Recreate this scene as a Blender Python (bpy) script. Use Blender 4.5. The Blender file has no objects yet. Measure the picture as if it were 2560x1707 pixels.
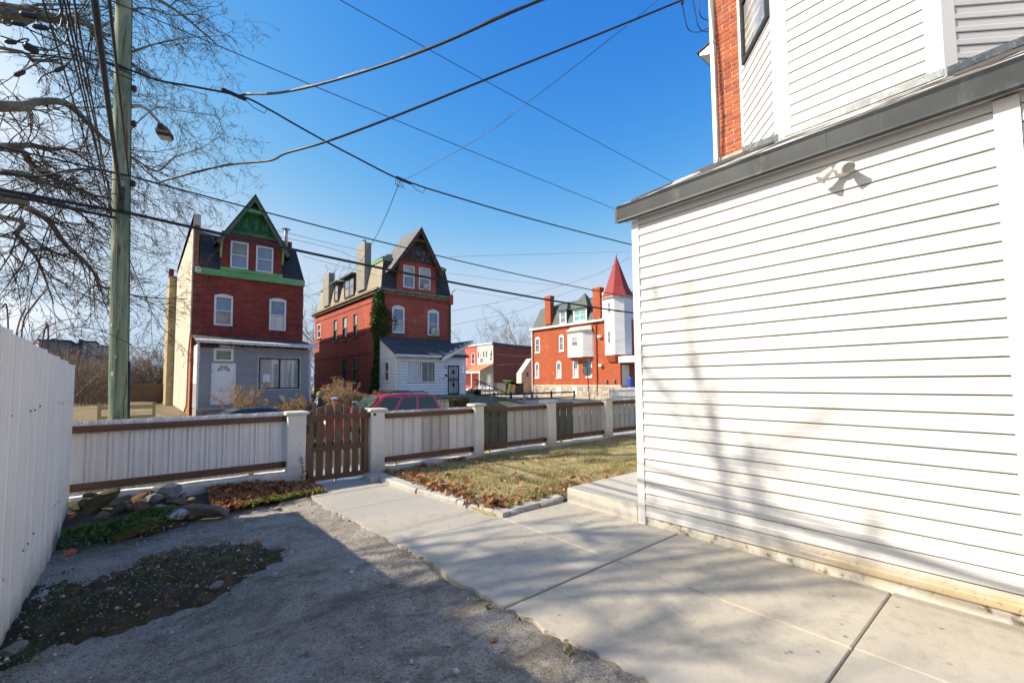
import bpy, math, random
import numpy as np
from mathutils import Vector, Matrix, noise as mnoise
random.seed(7); rng = np.random.default_rng(7)
R = math.radians
SC = bpy.context.scene
COL = SC.collection

# ------------------------------------------------------------------ camera
# world frame: X runs along the street (to the right), Y from the yard across the street, Z up; metres, yard level z = 0
FPX = 1110.0                     # focal length in pixels of the 2560 px wide photograph (a 16 mm class lens)
CAMH, YAW, PITCH, ROLL, PPY = 1.60, R(-39.8), R(3.2), R(-0.45), 891.5
cam_d = bpy.data.cameras.new('camera'); cam = bpy.data.objects.new('camera', cam_d); COL.objects.link(cam)
cam_d.sensor_width = 36.0; cam_d.lens = FPX / 2560 * 36.0
cam_d.shift_y = (PPY - 853.5) / 2560
cam_d.clip_start = 0.05; cam_d.clip_end = 3000
CM = Matrix.Rotation(YAW, 3, 'Z') @ Matrix.Rotation(R(90) + PITCH, 3, 'X') @ Matrix.Rotation(ROLL, 3, 'Z')
cam.matrix_world = Matrix.Translation((0, 0, CAMH)) @ CM.to_4x4()
SC.camera = cam

# ------------------------------------------------------------------ sky, sun, exposure
SUN_EL = R(36.5); SUN_DIR = Vector((-0.874, 0.487, 0)).normalized()      # where the sun stands
world = bpy.data.worlds.new('World'); SC.world = world; world.use_nodes = True
wn = world.node_tree; wn.nodes.clear()
w_out = wn.nodes.new('ShaderNodeOutputWorld'); w_bg = wn.nodes.new('ShaderNodeBackground')
w_sky = wn.nodes.new('ShaderNodeTexSky'); w_sky.sky_type = 'NISHITA'; w_sky.sun_disc = False
w_sky.sun_elevation = SUN_EL; w_sky.sun_rotation = math.atan2(SUN_DIR.x, SUN_DIR.y)
w_sky.air_density = 1.0; w_sky.dust_density = 0.25; w_sky.ozone_density = 2.2; w_sky.altitude = 0
w_bg.inputs[1].default_value = 0.15
def wnode(t, **k):
    n = wn.nodes.new(t)
    for a, b in k.items(): setattr(n, a, b)
    return n
# thin wisps in view; bright denser cloud added out of view sunward for fill light
tc = wnode('ShaderNodeTexCoord'); sep = wnode('ShaderNodeSeparateXYZ'); wn.links.new(tc.outputs['Generated'], sep.inputs[0])
dv = wnode('ShaderNodeMath', operation='MAXIMUM'); dv.inputs[1].default_value = 0.04; wn.links.new(sep.outputs[2], dv.inputs[0])
ax = wnode('ShaderNodeMath', operation='ADD'); ax.inputs[1].default_value = 0.25; wn.links.new(dv.outputs[0], ax.inputs[0])
px = wnode('ShaderNodeMath', operation='DIVIDE'); wn.links.new(sep.outputs[0], px.inputs[0]); wn.links.new(ax.outputs[0], px.inputs[1])
py = wnode('ShaderNodeMath', operation='DIVIDE'); wn.links.new(sep.outputs[1], py.inputs[0]); wn.links.new(ax.outputs[0], py.inputs[1])
cx = wnode('ShaderNodeCombineXYZ'); wn.links.new(px.outputs[0], cx.inputs[0]); wn.links.new(py.outputs[0], cx.inputs[1])
cn = wnode('ShaderNodeTexNoise'); cn.inputs['Scale'].default_value = 1.5; cn.inputs['Detail'].default_value = 7; cn.inputs['Roughness'].default_value = 0.58
cn.inputs['Distortion'].default_value = 0.7; wn.links.new(cx.outputs[0], cn.inputs['Vector'])
cr = wnode('ShaderNodeMapRange'); cr.inputs[1].default_value = 0.38; cr.inputs[2].default_value = 0.66; wn.links.new(cn.outputs[0], cr.inputs[0])
dt = wnode('ShaderNodeVectorMath', operation='DOT_PRODUCT'); dt.inputs[1].default_value = (-0.95, 0.31, 0); wn.links.new(tc.outputs['Generated'], dt.inputs[0])
dr = wnode('ShaderNodeMapRange'); dr.inputs[1].default_value = 0.33; dr.inputs[2].default_value = 0.82; wn.links.new(dt.outputs['Value'], dr.inputs[0])
cm = wnode('ShaderNodeMath', operation='MULTIPLY'); wn.links.new(cr.outputs[0], cm.inputs[0]); wn.links.new(dr.outputs[0], cm.inputs[1])
mx = wnode('ShaderNodeMix', data_type='RGBA'); wn.links.new(cm.outputs[0], mx.inputs[0]); 
ss = wnode('ShaderNodeSeparateColor'); wn.links.new(w_sky.outputs[0], ss.inputs[0]); sc_ = wnode('ShaderNodeCombineColor')
for ch, g_, k_ in ((0, 3.4, 0.105), (1, 1.42, 0.285), (2, 0.48, 0.99)):      # the deep clear blue of a crisp winter day
    pw_ = wnode('ShaderNodeMath', operation='POWER'); pw_.inputs[1].default_value = g_; wn.links.new(ss.outputs[ch], pw_.inputs[0])
    ml_ = wnode('ShaderNodeMath', operation='MULTIPLY'); ml_.inputs[1].default_value = k_; wn.links.new(pw_.outputs[0], ml_.inputs[0]); CH_ = (CH_ if ch else []) + [ml_.outputs[0]]
mn_ = wnode('ShaderNodeMath', operation='MINIMUM'); wn.links.new(CH_[0], mn_.inputs[0]); wn.links.new(CH_[1], mn_.inputs[1])
for o_, i_, cap_, k_ in ((mn_.outputs[0], 0, 0.98, 0.9), (CH_[1], 1, 1.35, 0.8), (CH_[2], 2, 1.85, 0.4)):      # evens out towards the pale horizon
    sm_ = wnode('ShaderNodeMath', operation='SMOOTH_MIN'); wn.links.new(o_, sm_.inputs[0]); sm_.inputs[1].default_value = cap_; sm_.inputs[2].default_value = k_; wn.links.new(sm_.outputs[0], sc_.inputs[i_])
wn.links.new(sc_.outputs[0], mx.inputs[6])
mx.inputs[7].default_value = (4.6, 4.35, 4.2, 1)
wn.links.new(mx.outputs[2], w_bg.inputs[0]); wn.links.new(w_bg.outputs[0], w_out.inputs[0])

sun_d = bpy.data.lights.new('sun', 'SUN'); sun_d.energy = 2.0; sun_d.angle = R(0.53); sun_d.color = (1.0, 0.945, 0.865)
sun = bpy.data.objects.new('sun', sun_d); COL.objects.link(sun)
sv = Vector((SUN_DIR.x * math.cos(SUN_EL), SUN_DIR.y * math.cos(SUN_EL), math.sin(SUN_EL)))
sun.rotation_euler = sv.to_track_quat('Z', 'Y').to_euler(); sun.location = (-20, 15, 30)
SC.view_settings.view_transform = 'Standard'; SC.view_settings.look = 'None'
SC.view_settings.exposure = 1.85; SC.view_settings.gamma = 1.0
SC.view_settings.use_white_balance = True; SC.view_settings.white_balance_temperature = 7350      # camera set for open shade
SC.cycles.use_adaptive_sampling = True; SC.cycles.adaptive_threshold = 0.02
SC.cycles.max_bounces = 10; SC.cycles.diffuse_bounces = 8; SC.cycles.glossy_bounces = 3; SC.cycles.use_denoising = True

# ------------------------------------------------------------------ helpers
def ray(px, py):
    return (CM @ Vector(((px - 1280) / FPX, (PPY - py) / FPX, -1.0))).normalized()
def at(px, py, X=None, Y=None, Z=None, D=None):
    """survey helper: the point of the sight line through photo pixel (px,py) that lies on plane X, Y, Z or at distance D"""
    d = ray(px, py)
    if X is not None: t = X / d.x
    elif Y is not None: t = Y / d.y
    elif Z is not None: t = (Z - CAMH) / d.z
    else: t = D
    return Vector((0, 0, CAMH)) + d * t

ORG = {}
def put(o, label=None, cat=None, group=None, kind=None):
    if label: o['label'] = label
    if cat: o['category'] = cat
    if group: o['group'] = group
    if kind: o['kind'] = kind
    return o
def thing(name, label, cat, loc=(0, 0, 0), group=None):
    o = bpy.data.objects.new(name, None); COL.objects.link(o); o.location = loc; o.empty_display_size = 0.2
    ORG[o] = Vector(loc)
    return put(o, label, cat, group)

class MB:
    def __init__(s): s.v = []; s.f = []; s.m = []; s.sm = []; s.mi = 0; s.smooth = False
    def add(s, vs, fs):
        b = len(s.v); s.v.extend([tuple(p) for p in vs])
        for f in fs: s.f.append(tuple(i + b for i in f)); s.m.append(s.mi); s.sm.append(s.smooth)
        return s
    def box(s, x0, x1, y0, y1, z0, z1):
        v = [(x0,y0,z0),(x1,y0,z0),(x1,y1,z0),(x0,y1,z0),(x0,y0,z1),(x1,y0,z1),(x1,y1,z1),(x0,y1,z1)]
        return s.add(v, [(0,3,2,1),(4,5,6,7),(0,1,5,4),(1,2,6,5),(2,3,7,6),(3,0,4,7)])
    def obox(s, p, u, v, w):
        """box from corner p with edge vectors u, v, w"""
        p, u, v, w = map(Vector, (p, u, v, w))
        if u.cross(v).dot(w) < 0: u, v = v, u
        c = [p, p+u, p+u+v, p+v, p+w, p+u+w, p+u+v+w, p+v+w]
        return s.add(c, [(0,3,2,1),(4,5,6,7),(0,1,5,4),(1,2,6,5),(2,3,7,6),(3,0,4,7)])
    def cbox(s, c, sx, sy, sz, b=0.0):
        """box about centre c with chamfered vertical and top edges"""
        x, y, z = c
        if b <= 0: return s.box(x-sx/2, x+sx/2, y-sy/2, y+sy/2, z-sz/2, z+sz/2)
        def ring(hx, hy, zz, q): return [(x-hx+q,y-hy,zz),(x+hx-q,y-hy,zz),(x+hx,y-hy+q,zz),(x+hx,y+hy-q,zz),(x+hx-q,y+hy,zz),(x-hx+q,y+hy,zz),(x-hx,y+hy-q,zz),(x-hx,y-hy+q,zz)]
        rs = [ring(sx/2, sy/2, z-sz/2, b), ring(sx/2, sy/2, z+sz/2-b, b), ring(sx/2-b, sy/2-b, z+sz/2, b*0.6)]
        return s.loft(rs, True, True)
    def loft(s, rings, cap0=False, cap1=False, closed=True):
        n = len(rings[0]); vs = [p for r in rings for p in r]; fs = []
        for i in range(len(rings)-1):
            for j in range(n if closed else n-1):
                k = (j+1) % n
                fs.append((i*n+j, i*n+k, (i+1)*n+k, (i+1)*n+j))
        if cap0: fs.append(tuple(reversed(range(n))))
        if cap1: fs.append(tuple((len(rings)-1)*n + j for j in range(n)))
        return s.add(vs, fs)
    def prism(s, poly, d):
        """polygon (list of 3d points, counter-clockwise seen from outside) pushed along -d"""
        poly = [Vector(p) for p in poly]; d = Vector(d)
        return s.loft([[p - d for p in poly], poly], True, True)
    def tube(s, pts, r, n=6, cap=True):
        pts = [Vector(p) for p in pts]; m = len(pts)
        rr = [r]*m if isinstance(r, (int, float)) else r
        rings = []; up = None
        for i, p in enumerate(pts):
            t = (pts[min(i+1, m-1)] - pts[max(i-1, 0)])
            if t.length < 1e-9: t = Vector((0,0,1))
            t.normalize()
            if up is None: up = t.orthogonal().normalized()
            a = (up - t * up.dot(t))
            a = a.normalized() if a.length > 1e-6 else t.orthogonal().normalized()
            up = a; b = t.cross(a)
            rings.append([p + (a*math.cos(2*math.pi*k/n) + b*math.sin(2*math.pi*k/n))*rr[i] for k in range(n)])
        return s.loft(rings, cap, cap)
    def lathe(s, c, prof, n=16, axis='Z'):
        c = Vector(c); rings = []
        for r, h in prof:
            rg = []
            for k in range(n):
                a = 2*math.pi*k/n
                q = {'Z': (r*math.cos(a), r*math.sin(a), h), 'Y': (r*math.sin(a), h, r*math.cos(a)), 'X': (h, r*math.cos(a), r*math.sin(a))}[axis]
                rg.append(c + Vector(q))
            rings.append(rg)
        return s.loft(rings, True, True)
    def quad(s, a, b, c, d): return s.add([a, b, c, d], [(0,1,2,3)])
    def poly(s, pts): return s.add(pts, [tuple(range(len(pts)))])
    def build(s, name, mat, parent=None, label=None, cat=None, group=None, kind=None, world=True, loc=None):
        me = bpy.data.meshes.new(name)
        o0 = Vector((0,0,0))
        if parent is not None and world: o0 = ORG.get(parent, o0)
        elif loc is not None: o0 = Vector(loc)
        vs = s.v if o0.length == 0 else [(a-o0.x, b-o0.y, c-o0.z) for a, b, c in s.v]
        me.from_pydata(vs, [], s.f)
        for m in (mat if isinstance(mat, (list, tuple)) else [mat]): me.materials.append(m)
        if any(s.m): me.polygons.foreach_set('material_index', s.m)
        if any(s.sm): me.polygons.foreach_set('use_smooth', s.sm)
        me.update()
        o = bpy.data.objects.new(name, me); COL.objects.link(o)
        if parent is not None: o.parent = parent; ORG[o] = ORG.get(parent, Vector((0,0,0))) if world else Vector((0,0,0))
        else: o.location = o0; ORG[o] = o0
        return put(o, label, cat, group, kind)

def raw_mesh(name, verts, faces, mat, parent=None, **k):
    """big meshes straight from arrays; faces (n,3) or (n,4)"""
    me = bpy.data.meshes.new(name); verts = np.asarray(verts, np.float32); faces = np.asarray(faces, np.int32)
    nf, w = faces.shape
    me.vertices.add(len(verts)); me.vertices.foreach_set('co', verts.ravel())
    me.loops.add(nf*w); me.loops.foreach_set('vertex_index', faces.ravel())
    me.polygons.add(nf); me.polygons.foreach_set('loop_start', np.arange(0, nf*w, w, dtype=np.int32)); me.polygons.foreach_set('loop_total', np.full(nf, w, np.int32))
    me.update(calc_edges=True)
    for m in (mat if isinstance(mat, (list, tuple)) else [mat]): me.materials.append(m)
    o = bpy.data.objects.new(name, me); COL.objects.link(o)
    if parent is not None:
        o.parent = parent; me.transform(Matrix.Translation(-ORG.get(parent, Vector((0,0,0))))); ORG[o] = ORG.get(parent, Vector((0,0,0)))
    else: ORG[o] = Vector((0,0,0))
    return put(o, k.get('label'), k.get('cat'), k.get('group'), k.get('kind'))

def inst(o, loc=(0,0,0), scale=(1,1,1), rot=(0,0,0), parent=None, name=None):
    """another object on the same mesh data"""
    c = bpy.data.objects.new(name or o.name.split('.')[0], o.data); COL.objects.link(c)
    c.location = loc; c.scale = scale; c.rotation_euler = rot
    if parent is not None: c.parent = parent
    return c

def noise2(x, y, s=1.0, seed=0.0):
    return mnoise.noise(Vector((x*s + seed, y*s - seed*0.7, seed*0.37)))
def fbm(x, y, s=1.0, seed=0.0, o=4):
    return mnoise.fractal(Vector((x*s + seed, y*s - seed, seed*0.5)), 1.0, 2.0, o)

# ------------------------------------------------------------------ materials
MATS = {}
class NT:
    def __init__(s, name):
        s.m = bpy.data.materials.new(name); s.m.use_nodes = True; s.t = s.m.node_tree; s.n = s.t.nodes
        s.p = s.n['Principled BSDF']; s.out = s.n['Material Output']; MATS[name] = s.m
        s.pos = None
    def new(s, typ, ins=None, **k):
        n = s.n.new(typ)
        for a, b in k.items(): setattr(n, a, b)
        for a, b in (ins or {}).items(): s.set(n, a, b)
        return n
    def set(s, n, a, b):
        if isinstance(b, bpy.types.NodeSocket): s.t.links.new(b, n.inputs[a])
        elif isinstance(b, (tuple, list)) and len(b) == 3 and n.inputs[a].type == 'RGBA': n.inputs[a].default_value = (*b, 1)
        else: n.inputs[a].default_value = b
    def P(s):
        if s.pos is None: s.pos = s.new('ShaderNodeNewGeometry').outputs['Position']
        return s.pos
    def map(s, scale=(1,1,1), rot=(0,0,0), vec=None, loc=(0,0,0)):
        return s.new('ShaderNodeMapping', {'Vector': vec or s.P(), 'Scale': scale, 'Rotation': rot, 'Location': loc}).outputs[0]
    def noise(s, scale, detail=4, rough=0.55, dist=0.0, vec=None):
        return s.new('ShaderNodeTexNoise', {'Vector': vec or s.P(), 'Scale': scale, 'Detail': detail, 'Roughness': rough, 'Distortion': dist}).outputs[0]
    def voro(s, scale, feature='F1', vec=None, out=0, rnd=1.0):
        return s.new('ShaderNodeTexVoronoi', {'Vector': vec or s.P(), 'Scale': scale, 'Randomness': rnd}, feature=feature).outputs[out]
    def ramp(s, f, a, b, lo=0.0, hi=1.0):
        return s.new('ShaderNodeMapRange', {0: f, 1: a, 2: b, 3: lo, 4: hi}, clamp=True).outputs[0]
    def math(s, op, a, b=0.0):
        return s.new('ShaderNodeMath', {0: a, 1: b}, operation=op).outputs[0]
    def mix(s, f, a, b, mode='MIX'):
        n = s.new('ShaderNodeMix', None, data_type='RGBA', blend_type=mode)
        s.set(n, 0, f); s.set(n, 6, a); s.set(n, 7, b); return n.outputs[2]
    def bump(s, h, strength=0.3, dist=0.01):
        b = s.new('ShaderNodeBump', {'Strength': strength, 'Distance': dist, 'Height': h}); s.t.links.new(b.outputs[0], s.p.inputs['Normal']); return b
    def fin(s, color=None, rough=None, metal=None, spec=None, coat=None):
        for k, v in (('Base Color', color), ('Roughness', rough), ('Metallic', metal), ('Specular IOR Level', spec), ('Coat Weight', coat)):
            if v is not None: s.set(s.p, k, v)
        return s.m

def M(name, c1, c2=None, scale=3.0, rough=0.7, bump=0.0, bscale=40.0, stretch=None, metal=0.0, spec=0.4, lo=0.35, hi=0.65, c3=None, s3=30.0, coat=None, detail=5):
    """two- or three-tone weathered surface: broad mottling c1/c2, flecks c3, optional relief"""
    if name in MATS: return MATS[name]
    t = NT(name); v = t.map(stretch) if stretch else t.P(); col = c1
    if c2: col = t.mix(t.ramp(t.noise(scale, detail, 0.6, 0.3, v), lo, hi), c1, c2)
    if c3: col = t.mix(t.ramp(t.noise(s3, 4, 0.6, 0, v), 0.56, 0.68), col, c3)
    if bump: t.bump(t.noise(bscale, 5, 0.6, 0, v), bump, 0.02)
    return t.fin(col, rough, metal, spec, coat)

def uv_wall(t):
    """coordinates that lie in whichever upright wall the point is on: (along wall, height)"""
    g = t.new('ShaderNodeNewGeometry'); t.pos = g.outputs['Position']
    n = t.new('ShaderNodeSeparateXYZ', {0: g.outputs['True Normal']}); p = t.new('ShaderNodeSeparateXYZ', {0: t.pos})
    f = t.math('GREATER_THAN', t.math('ABSOLUTE', n.outputs[0]), t.math('ABSOLUTE', n.outputs[1]))
    u = t.new('ShaderNodeMix', {0: f, 2: p.outputs[0], 3: p.outputs[1]}, data_type='FLOAT').outputs[0]
    return t.new('ShaderNodeCombineXYZ', {0: u, 1: p.outputs[2]}).outputs[0], u, p.outputs[2]

def brick_mat(name, c1, c2, mortar, dirt, amount=0.5, bw=0.215, bh=0.072, msize=0.008, stain=None):
    t = NT(name); uv, u, z = uv_wall(t)
    b = t.new('ShaderNodeTexBrick', {'Vector': uv, 'Color1': c1, 'Color2': c2, 'Mortar': mortar, 'Scale': 1.0, 'Mortar Size': msize, 'Mortar Smooth': 0.1, 'Bias': 0.0, 'Brick Width': bw, 'Row Height': bh})
    streak = t.noise(1.2, 6, 0.65, 0.5, t.map((1.0, 1.0, 0.35)))
    col = t.mix(t.ramp(streak, 0.42, 0.75, 0, amount), b.outputs[0], dirt)
    if stain: col = t.mix(t.ramp(t.noise(0.9, 5, 0.7, 0.8), 0.56, 0.72, 0, 0.6), col, stain)
    col = t.mix(t.ramp(t.noise(1.6, 6, 0.75, 0.4, t.map((0.8, 0.8, 4.5))), 0.46, 0.66, 0, amount*0.9), col, dirt)
    col = t.mix(t.ramp(t.noise(7, 5, 0.8, 0, t.map((1, 1, 2.2), loc=(3, 1, 4))), 0.56, 0.68, 0, 0.35), col, tuple(min(1, x*1.5+0.03) for x in c1))
    t.bump(t.math('ADD', b.outputs[1], t.noise(60, 3)), -0.25, 0.006)
    return t.fin(col, 0.88, spec=0.25)

def slate_mat(name, c1, c2, dirt, bw=0.28, bh=0.16, amount=0.5):
    t = NT(name); uv, u, z = uv_wall(t)
    b = t.new('ShaderNodeTexBrick', {'Vector': uv, 'Color1': c1, 'Color2': c2, 'Mortar': tuple(x*0.35 for x in c1), 'Scale': 1.0, 'Mortar Size': 0.012, 'Brick Width': bw, 'Row Height': bh})
    col = t.mix(t.ramp(t.noise(1.6, 6, 0.65, 0.4), 0.4, 0.75, 0, amount), b.outputs[0], dirt)
    t.bump(t.math('ADD', b.outputs[1], t.noise(25, 3)), -0.5, 0.01)
    return t.fin(col, 0.7, spec=0.35)

def glass_mat(name, c=(0.02, 0.03, 0.045), c2=None, rough=0.04, scale=2.0, fall=None):
    t = NT(name); col = c
    if c2: col = t.mix(t.ramp(t.noise(scale, 3, 0.5, 0.6, t.map(fall) if fall else None), 0.42, 0.6), c, c2)
    t.bump(t.noise(1.6, 2), 0.06, 0.02)
    return t.fin(col, rough, spec=0.9)
# ------------------------------------------------------------------ shared materials
def concrete(name, c, c2, dark, speck=0.5, stain=None):
    t = NT(name)
    col = t.mix(t.ramp(t.noise(1.3, 6, 0.6, 0.4), 0.35, 0.68), c, c2)
    col = t.mix(t.ramp(t.noise(9, 6, 0.7, 0.2), 0.50, 0.74, 0, 0.7), col, dark)
    brush = t.noise(30, 3, 0.5, 0, t.map((1.0, 5.0, 1.0)))
    col = t.mix(t.ramp(brush, 0.54, 0.72, 0, 0.36), col, dark)
    col = t.mix(t.ramp(t.voro(140), 0.0, 0.16, speck*0.5, 0), col, dark)
    if stain:
        col = t.mix(t.ramp(t.noise(0.55, 4, 0.6, 1.0), 0.46, 0.66, 0, 0.75), col, stain)
        sp = t.new('ShaderNodeTexVoronoi', {'Vector': t.P(), 'Scale': 7.0}); s2 = t.new('ShaderNodeSeparateColor', {0: sp.outputs[1]})
        col = t.mix(t.math('MULTIPLY', t.ramp(sp.outputs[0], 0.06, 0.13, 0.7, 0), t.ramp(s2.outputs[0], 0.6, 0.7)), col, (0.13, 0.11, 0.085))
        hair = t.math('ABSOLUTE', t.math('SUBTRACT', t.noise(0.8, 4, 0.6, 0.3, t.map(loc=(2.2, 5.1, 0))), 0.5)); col = t.mix(t.math('MULTIPLY', t.ramp(hair, 0.0, 0.0016, 0.7, 0), t.ramp(t.noise(0.6, 2), 0.45, 0.6)), col, dark)
    t.bump(t.math('ADD', t.noise(160, 3), t.math('MULTIPLY', t.noise(14, 4), 2.0)), 0.22, 0.006)
    return t.fin(col, 0.86, spec=0.3)
concrete('slab_concrete', (0.45, 0.41, 0.335), (0.385, 0.345, 0.275), (0.25, 0.235, 0.205), 0.5, (0.36, 0.345, 0.31))
concrete('kerb_concrete', (0.47, 0.45, 0.41), (0.36, 0.34, 0.30), (0.20, 0.19, 0.16), 0.8)
concrete('landing_concrete', (0.50, 0.475, 0.42), (0.44, 0.415, 0.36), (0.30, 0.28, 0.24), 0.3)
concrete('pavement_concrete', (0.47, 0.45, 0.42), (0.39, 0.37, 0.34), (0.24, 0.23, 0.21), 0.3)
concrete('stucco_white', (0.66, 0.645, 0.61), (0.56, 0.54, 0.50), (0.40, 0.375, 0.33), 0.2)

def driveway_mat():
    t = NT('driveway_surface'); p = t.P()
    broad = t.noise(0.9, 6, 0.62, 0.6); mid = t.noise(5.5, 6, 0.7, 0.3)
    col = t.mix(t.ramp(broad, 0.38, 0.66), (0.37, 0.32, 0.25), (0.54, 0.485, 0.40))
    col = t.mix(t.ramp(mid, 0.44, 0.7, 0, 0.8), col, (0.15, 0.122, 0.088))
    drag = t.noise(1.5, 6, 0.7, 0.3, t.map((0.55, 2.2, 1), (0, 0, R(38))))
    col = t.mix(t.ramp(drag, 0.50, 0.66, 0, 0.75), col, (0.125, 0.10, 0.07))
    pale = t.noise(2.6, 6, 0.7, 0.3, t.map((0.7, 2.0, 1), (0, 0, R(38)), loc=(9, 4, 0)))
    col = t.mix(t.ramp(pale, 0.58, 0.68, 0, 0.7), col, (0.50, 0.47, 0.41))
    v = t.new('ShaderNodeTexVoronoi', {'Vector': p, 'Scale': 58.0}); vr = t.new('ShaderNodeSeparateColor', {0: v.outputs[1]})
    chip = t.math('MULTIPLY', t.ramp(v.outputs[0], 0.26, 0.42, 1, 0), t.ramp(vr.outputs[0], 0.42, 0.5))
    chip = t.math('MULTIPLY', chip, t.ramp(t.noise(2.3, 4, 0.6), 0.36, 0.56, 0.12, 1.0))
    col = t.mix(chip, col, t.mix(vr.outputs[1], (0.78, 0.75, 0.69), (0.20, 0.17, 0.13)))
    v2 = t.new('ShaderNodeTexVoronoi', {'Vector': p, 'Scale': 230.0}); vs2 = t.new('ShaderNodeSeparateColor', {0: v2.outputs[1]})
    col = t.mix(t.math('MULTIPLY', t.ramp(v2.outputs[0], 0.2, 0.4, 1, 0), t.ramp(vs2.outputs[2], 0.5, 0.9)), col, (0.42, 0.40, 0.37))
    slabby = t.ramp(t.noise(0.42, 5, 0.62, 0.9, t.map(loc=(4.4, 6.3, 0))), 0.50, 0.56)
    col = t.mix(t.math('MULTIPLY', slabby, 0.55), col, (0.56, 0.52, 0.45))
    col = t.mix(t.math('MULTIPLY', t.ramp(t.noise(0.7, 5, 0.65, 0.7, t.map(loc=(1.4, 9.3, 0))), 0.56, 0.62), 0.6), col, (0.14, 0.115, 0.085))
    worn = t.ramp(t.noise(1.6, 6, 0.68, 0.5, t.map((1, 1.6, 1), loc=(7.7, 2.1, 0))), 0.57, 0.63)
    col = t.mix(t.math('MULTIPLY', worn, t.ramp(t.noise(24, 4), 0.35, 0.6, 0.3, 0.9)), col, (0.46, 0.43, 0.38))
    col = t.mix(t.ramp(t.noise(48, 5, 0.85), 0.48, 0.62, 0, 0.75), col, (0.11, 0.088, 0.06))
    moss = t.math('MULTIPLY', t.ramp(t.noise(1.7, 5, 0.7, 0.5, t.map((1, 1, 1), loc=(3.1, 1.7, 0))), 0.6, 0.7, 0, 0.7), t.ramp(t.noise(40, 3), 0.4, 0.6))
    col = t.mix(moss, col, (0.06, 0.075, 0.02))
    t.bump(t.math('ADD', t.math('MULTIPLY', chip, 0.6), t.math('ADD', t.noise(120, 4), t.math('MULTIPLY', mid, 1.5))), 1.0, 0.02)
    return t.fin(col, 0.9, spec=0.2)
driveway_mat()
M('asphalt', (0.075, 0.073, 0.07), (0.05, 0.05, 0.05), 0.8, 0.9, 0.3, 90)
M('far_ground', (0.26, 0.215, 0.14), (0.17, 0.145, 0.09), 0.35, 0.95, 0.4, 6, c3=(0.12, 0.125, 0.05), s3=1.1)
M('soil', (0.055, 0.042, 0.03), (0.10, 0.08, 0.06), 4.0, 0.95, 0.6, 50, c3=(0.035, 0.05, 0.012), s3=7)
M('lawn_soil', (0.46, 0.37, 0.20), (0.33, 0.28, 0.13), 2.5, 0.95, 0.6, 60, c3=(0.20, 0.21, 0.07), s3=4)

# ------------------------------------------------------------------ the setting
b = MB(); b.quad((-700,-300,-0.74), (900,-300,-0.74), (900,1200,-0.74), (-700,1200,-0.74)); b.build('ground', MATS['far_ground'], kind='structure')
b = MB(); b.box(-90, 120, 11.2, 18.4, -0.72, -0.60); b.build('street', MATS['asphalt'], kind='structure')
b = MB(); b.box(-90, 120, 11.05, 11.2, -0.70, -0.462); b.build('kerb', MATS['kerb_concrete'], kind='structure')
b = MB(); b.box(-90, 26.2, 18.4, 18.55, -0.70, -0.462); b.build('far_kerb', MATS['kerb_concrete'], kind='structure')
b = MB()
for i in range(-30, 40):
    b.box(i*1.5+0.006, i*1.5+1.494, 7.79, 9.38, -0.6, -0.465 + 0.006*math.sin(i*2.1)); b.box(i*1.5+0.006, i*1.5+1.494, 9.392, 11.05, -0.6, -0.465 + 0.006*math.cos(i*1.7))
b.build('sidewalk', MATS['pavement_concrete'], kind='structure')
b = MB(); b.box(-90, 26.2, 18.55, 20.6, -0.7, -0.465); b.build('far_sidewalk', MATS['pavement_concrete'], kind='structure')
b = MB(); b.box(-40, 30, -30, 7.786, -0.73, -0.085); b.build('yard_ground', MATS['soil'], kind='structure')

def left_edge(y):
    pts = [(-3, 2.34), (0.3, 2.22), (1.26, 2.15), (1.98, 2.10), (2.54, 2.02), (4.28, 2.0), (6.29, 1.86), (7.6, 1.97)]
    for (a, xa), (c, xc) in zip(pts, pts[1:]):
        if y <= c: return xa + (xc-xa)*(y-a)/(c-a) + 0.05*fbm(y, 0, 1.8, 2.0) + 0.034*fbm(y, 0, 8.0, 6.0) + 0.014*fbm(y, 0, 26.0, 3.0)
    return 1.97
# driveway: worn, gently uneven sheet of old concrete
x0, x1, y0, y1, st = -0.95, 2.34, -2.4, 7.5, 0.03
nx, ny = int((x1-x0)/st)+1, int((y1-y0)/st)+1
vs = []
for j in range(ny):
    for i in range(nx):
        x, y = x0+i*st, y0+j*st
        z = -0.028 + 0.016*fbm(x, y, 0.9, 3.0) + 0.007*fbm(x, y, 5, 9.0) + 0.0035*fbm(x, y, 16, 2.0)
        if x > 1.5:
            g_ = left_edge(y)-x; z += max(0, 0.02*(1-abs(g_)/0.35)) - 0.035*max(0, 1-abs(g_)/0.045)*max(0, min(1, 0.4+1.5*fbm(y, 0, 1.4, 12)))
        for (ax_, ay_, bx_, by_) in ((2.05, 2.0, 1.42, 1.16), (1.42, 1.16, 1.1, 0.2), (1.9, 4.6, 0.9, 5.6)):
            tt = max(0, min(1, ((x-ax_)*(bx_-ax_)+(y-ay_)*(by_-ay_))/((bx_-ax_)**2+(by_-ay_)**2))); dd = math.hypot(x-ax_-tt*(bx_-ax_)+0.05*noise2(x, y, 3, 8), y-ay_-tt*(by_-ay_)+0.05*noise2(x, y, 3, 2))
            if dd < 0.04: z -= 0.028*(1-dd/0.04)
        if y > 6.35 + 0.25*noise2(x, 0, 1.3, 4.0) and x < 1.5: z -= 0.03
        vs.append((x, y, z))
ii, jj = np.meshgrid(np.arange(nx-1), np.arange(ny-1)); q = (jj*nx+ii).ravel()
raw_mesh('driveway', vs, np.stack([q, q+1, q+1+nx, q+nx], 1), MATS['driveway_surface'], kind='structure')

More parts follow.
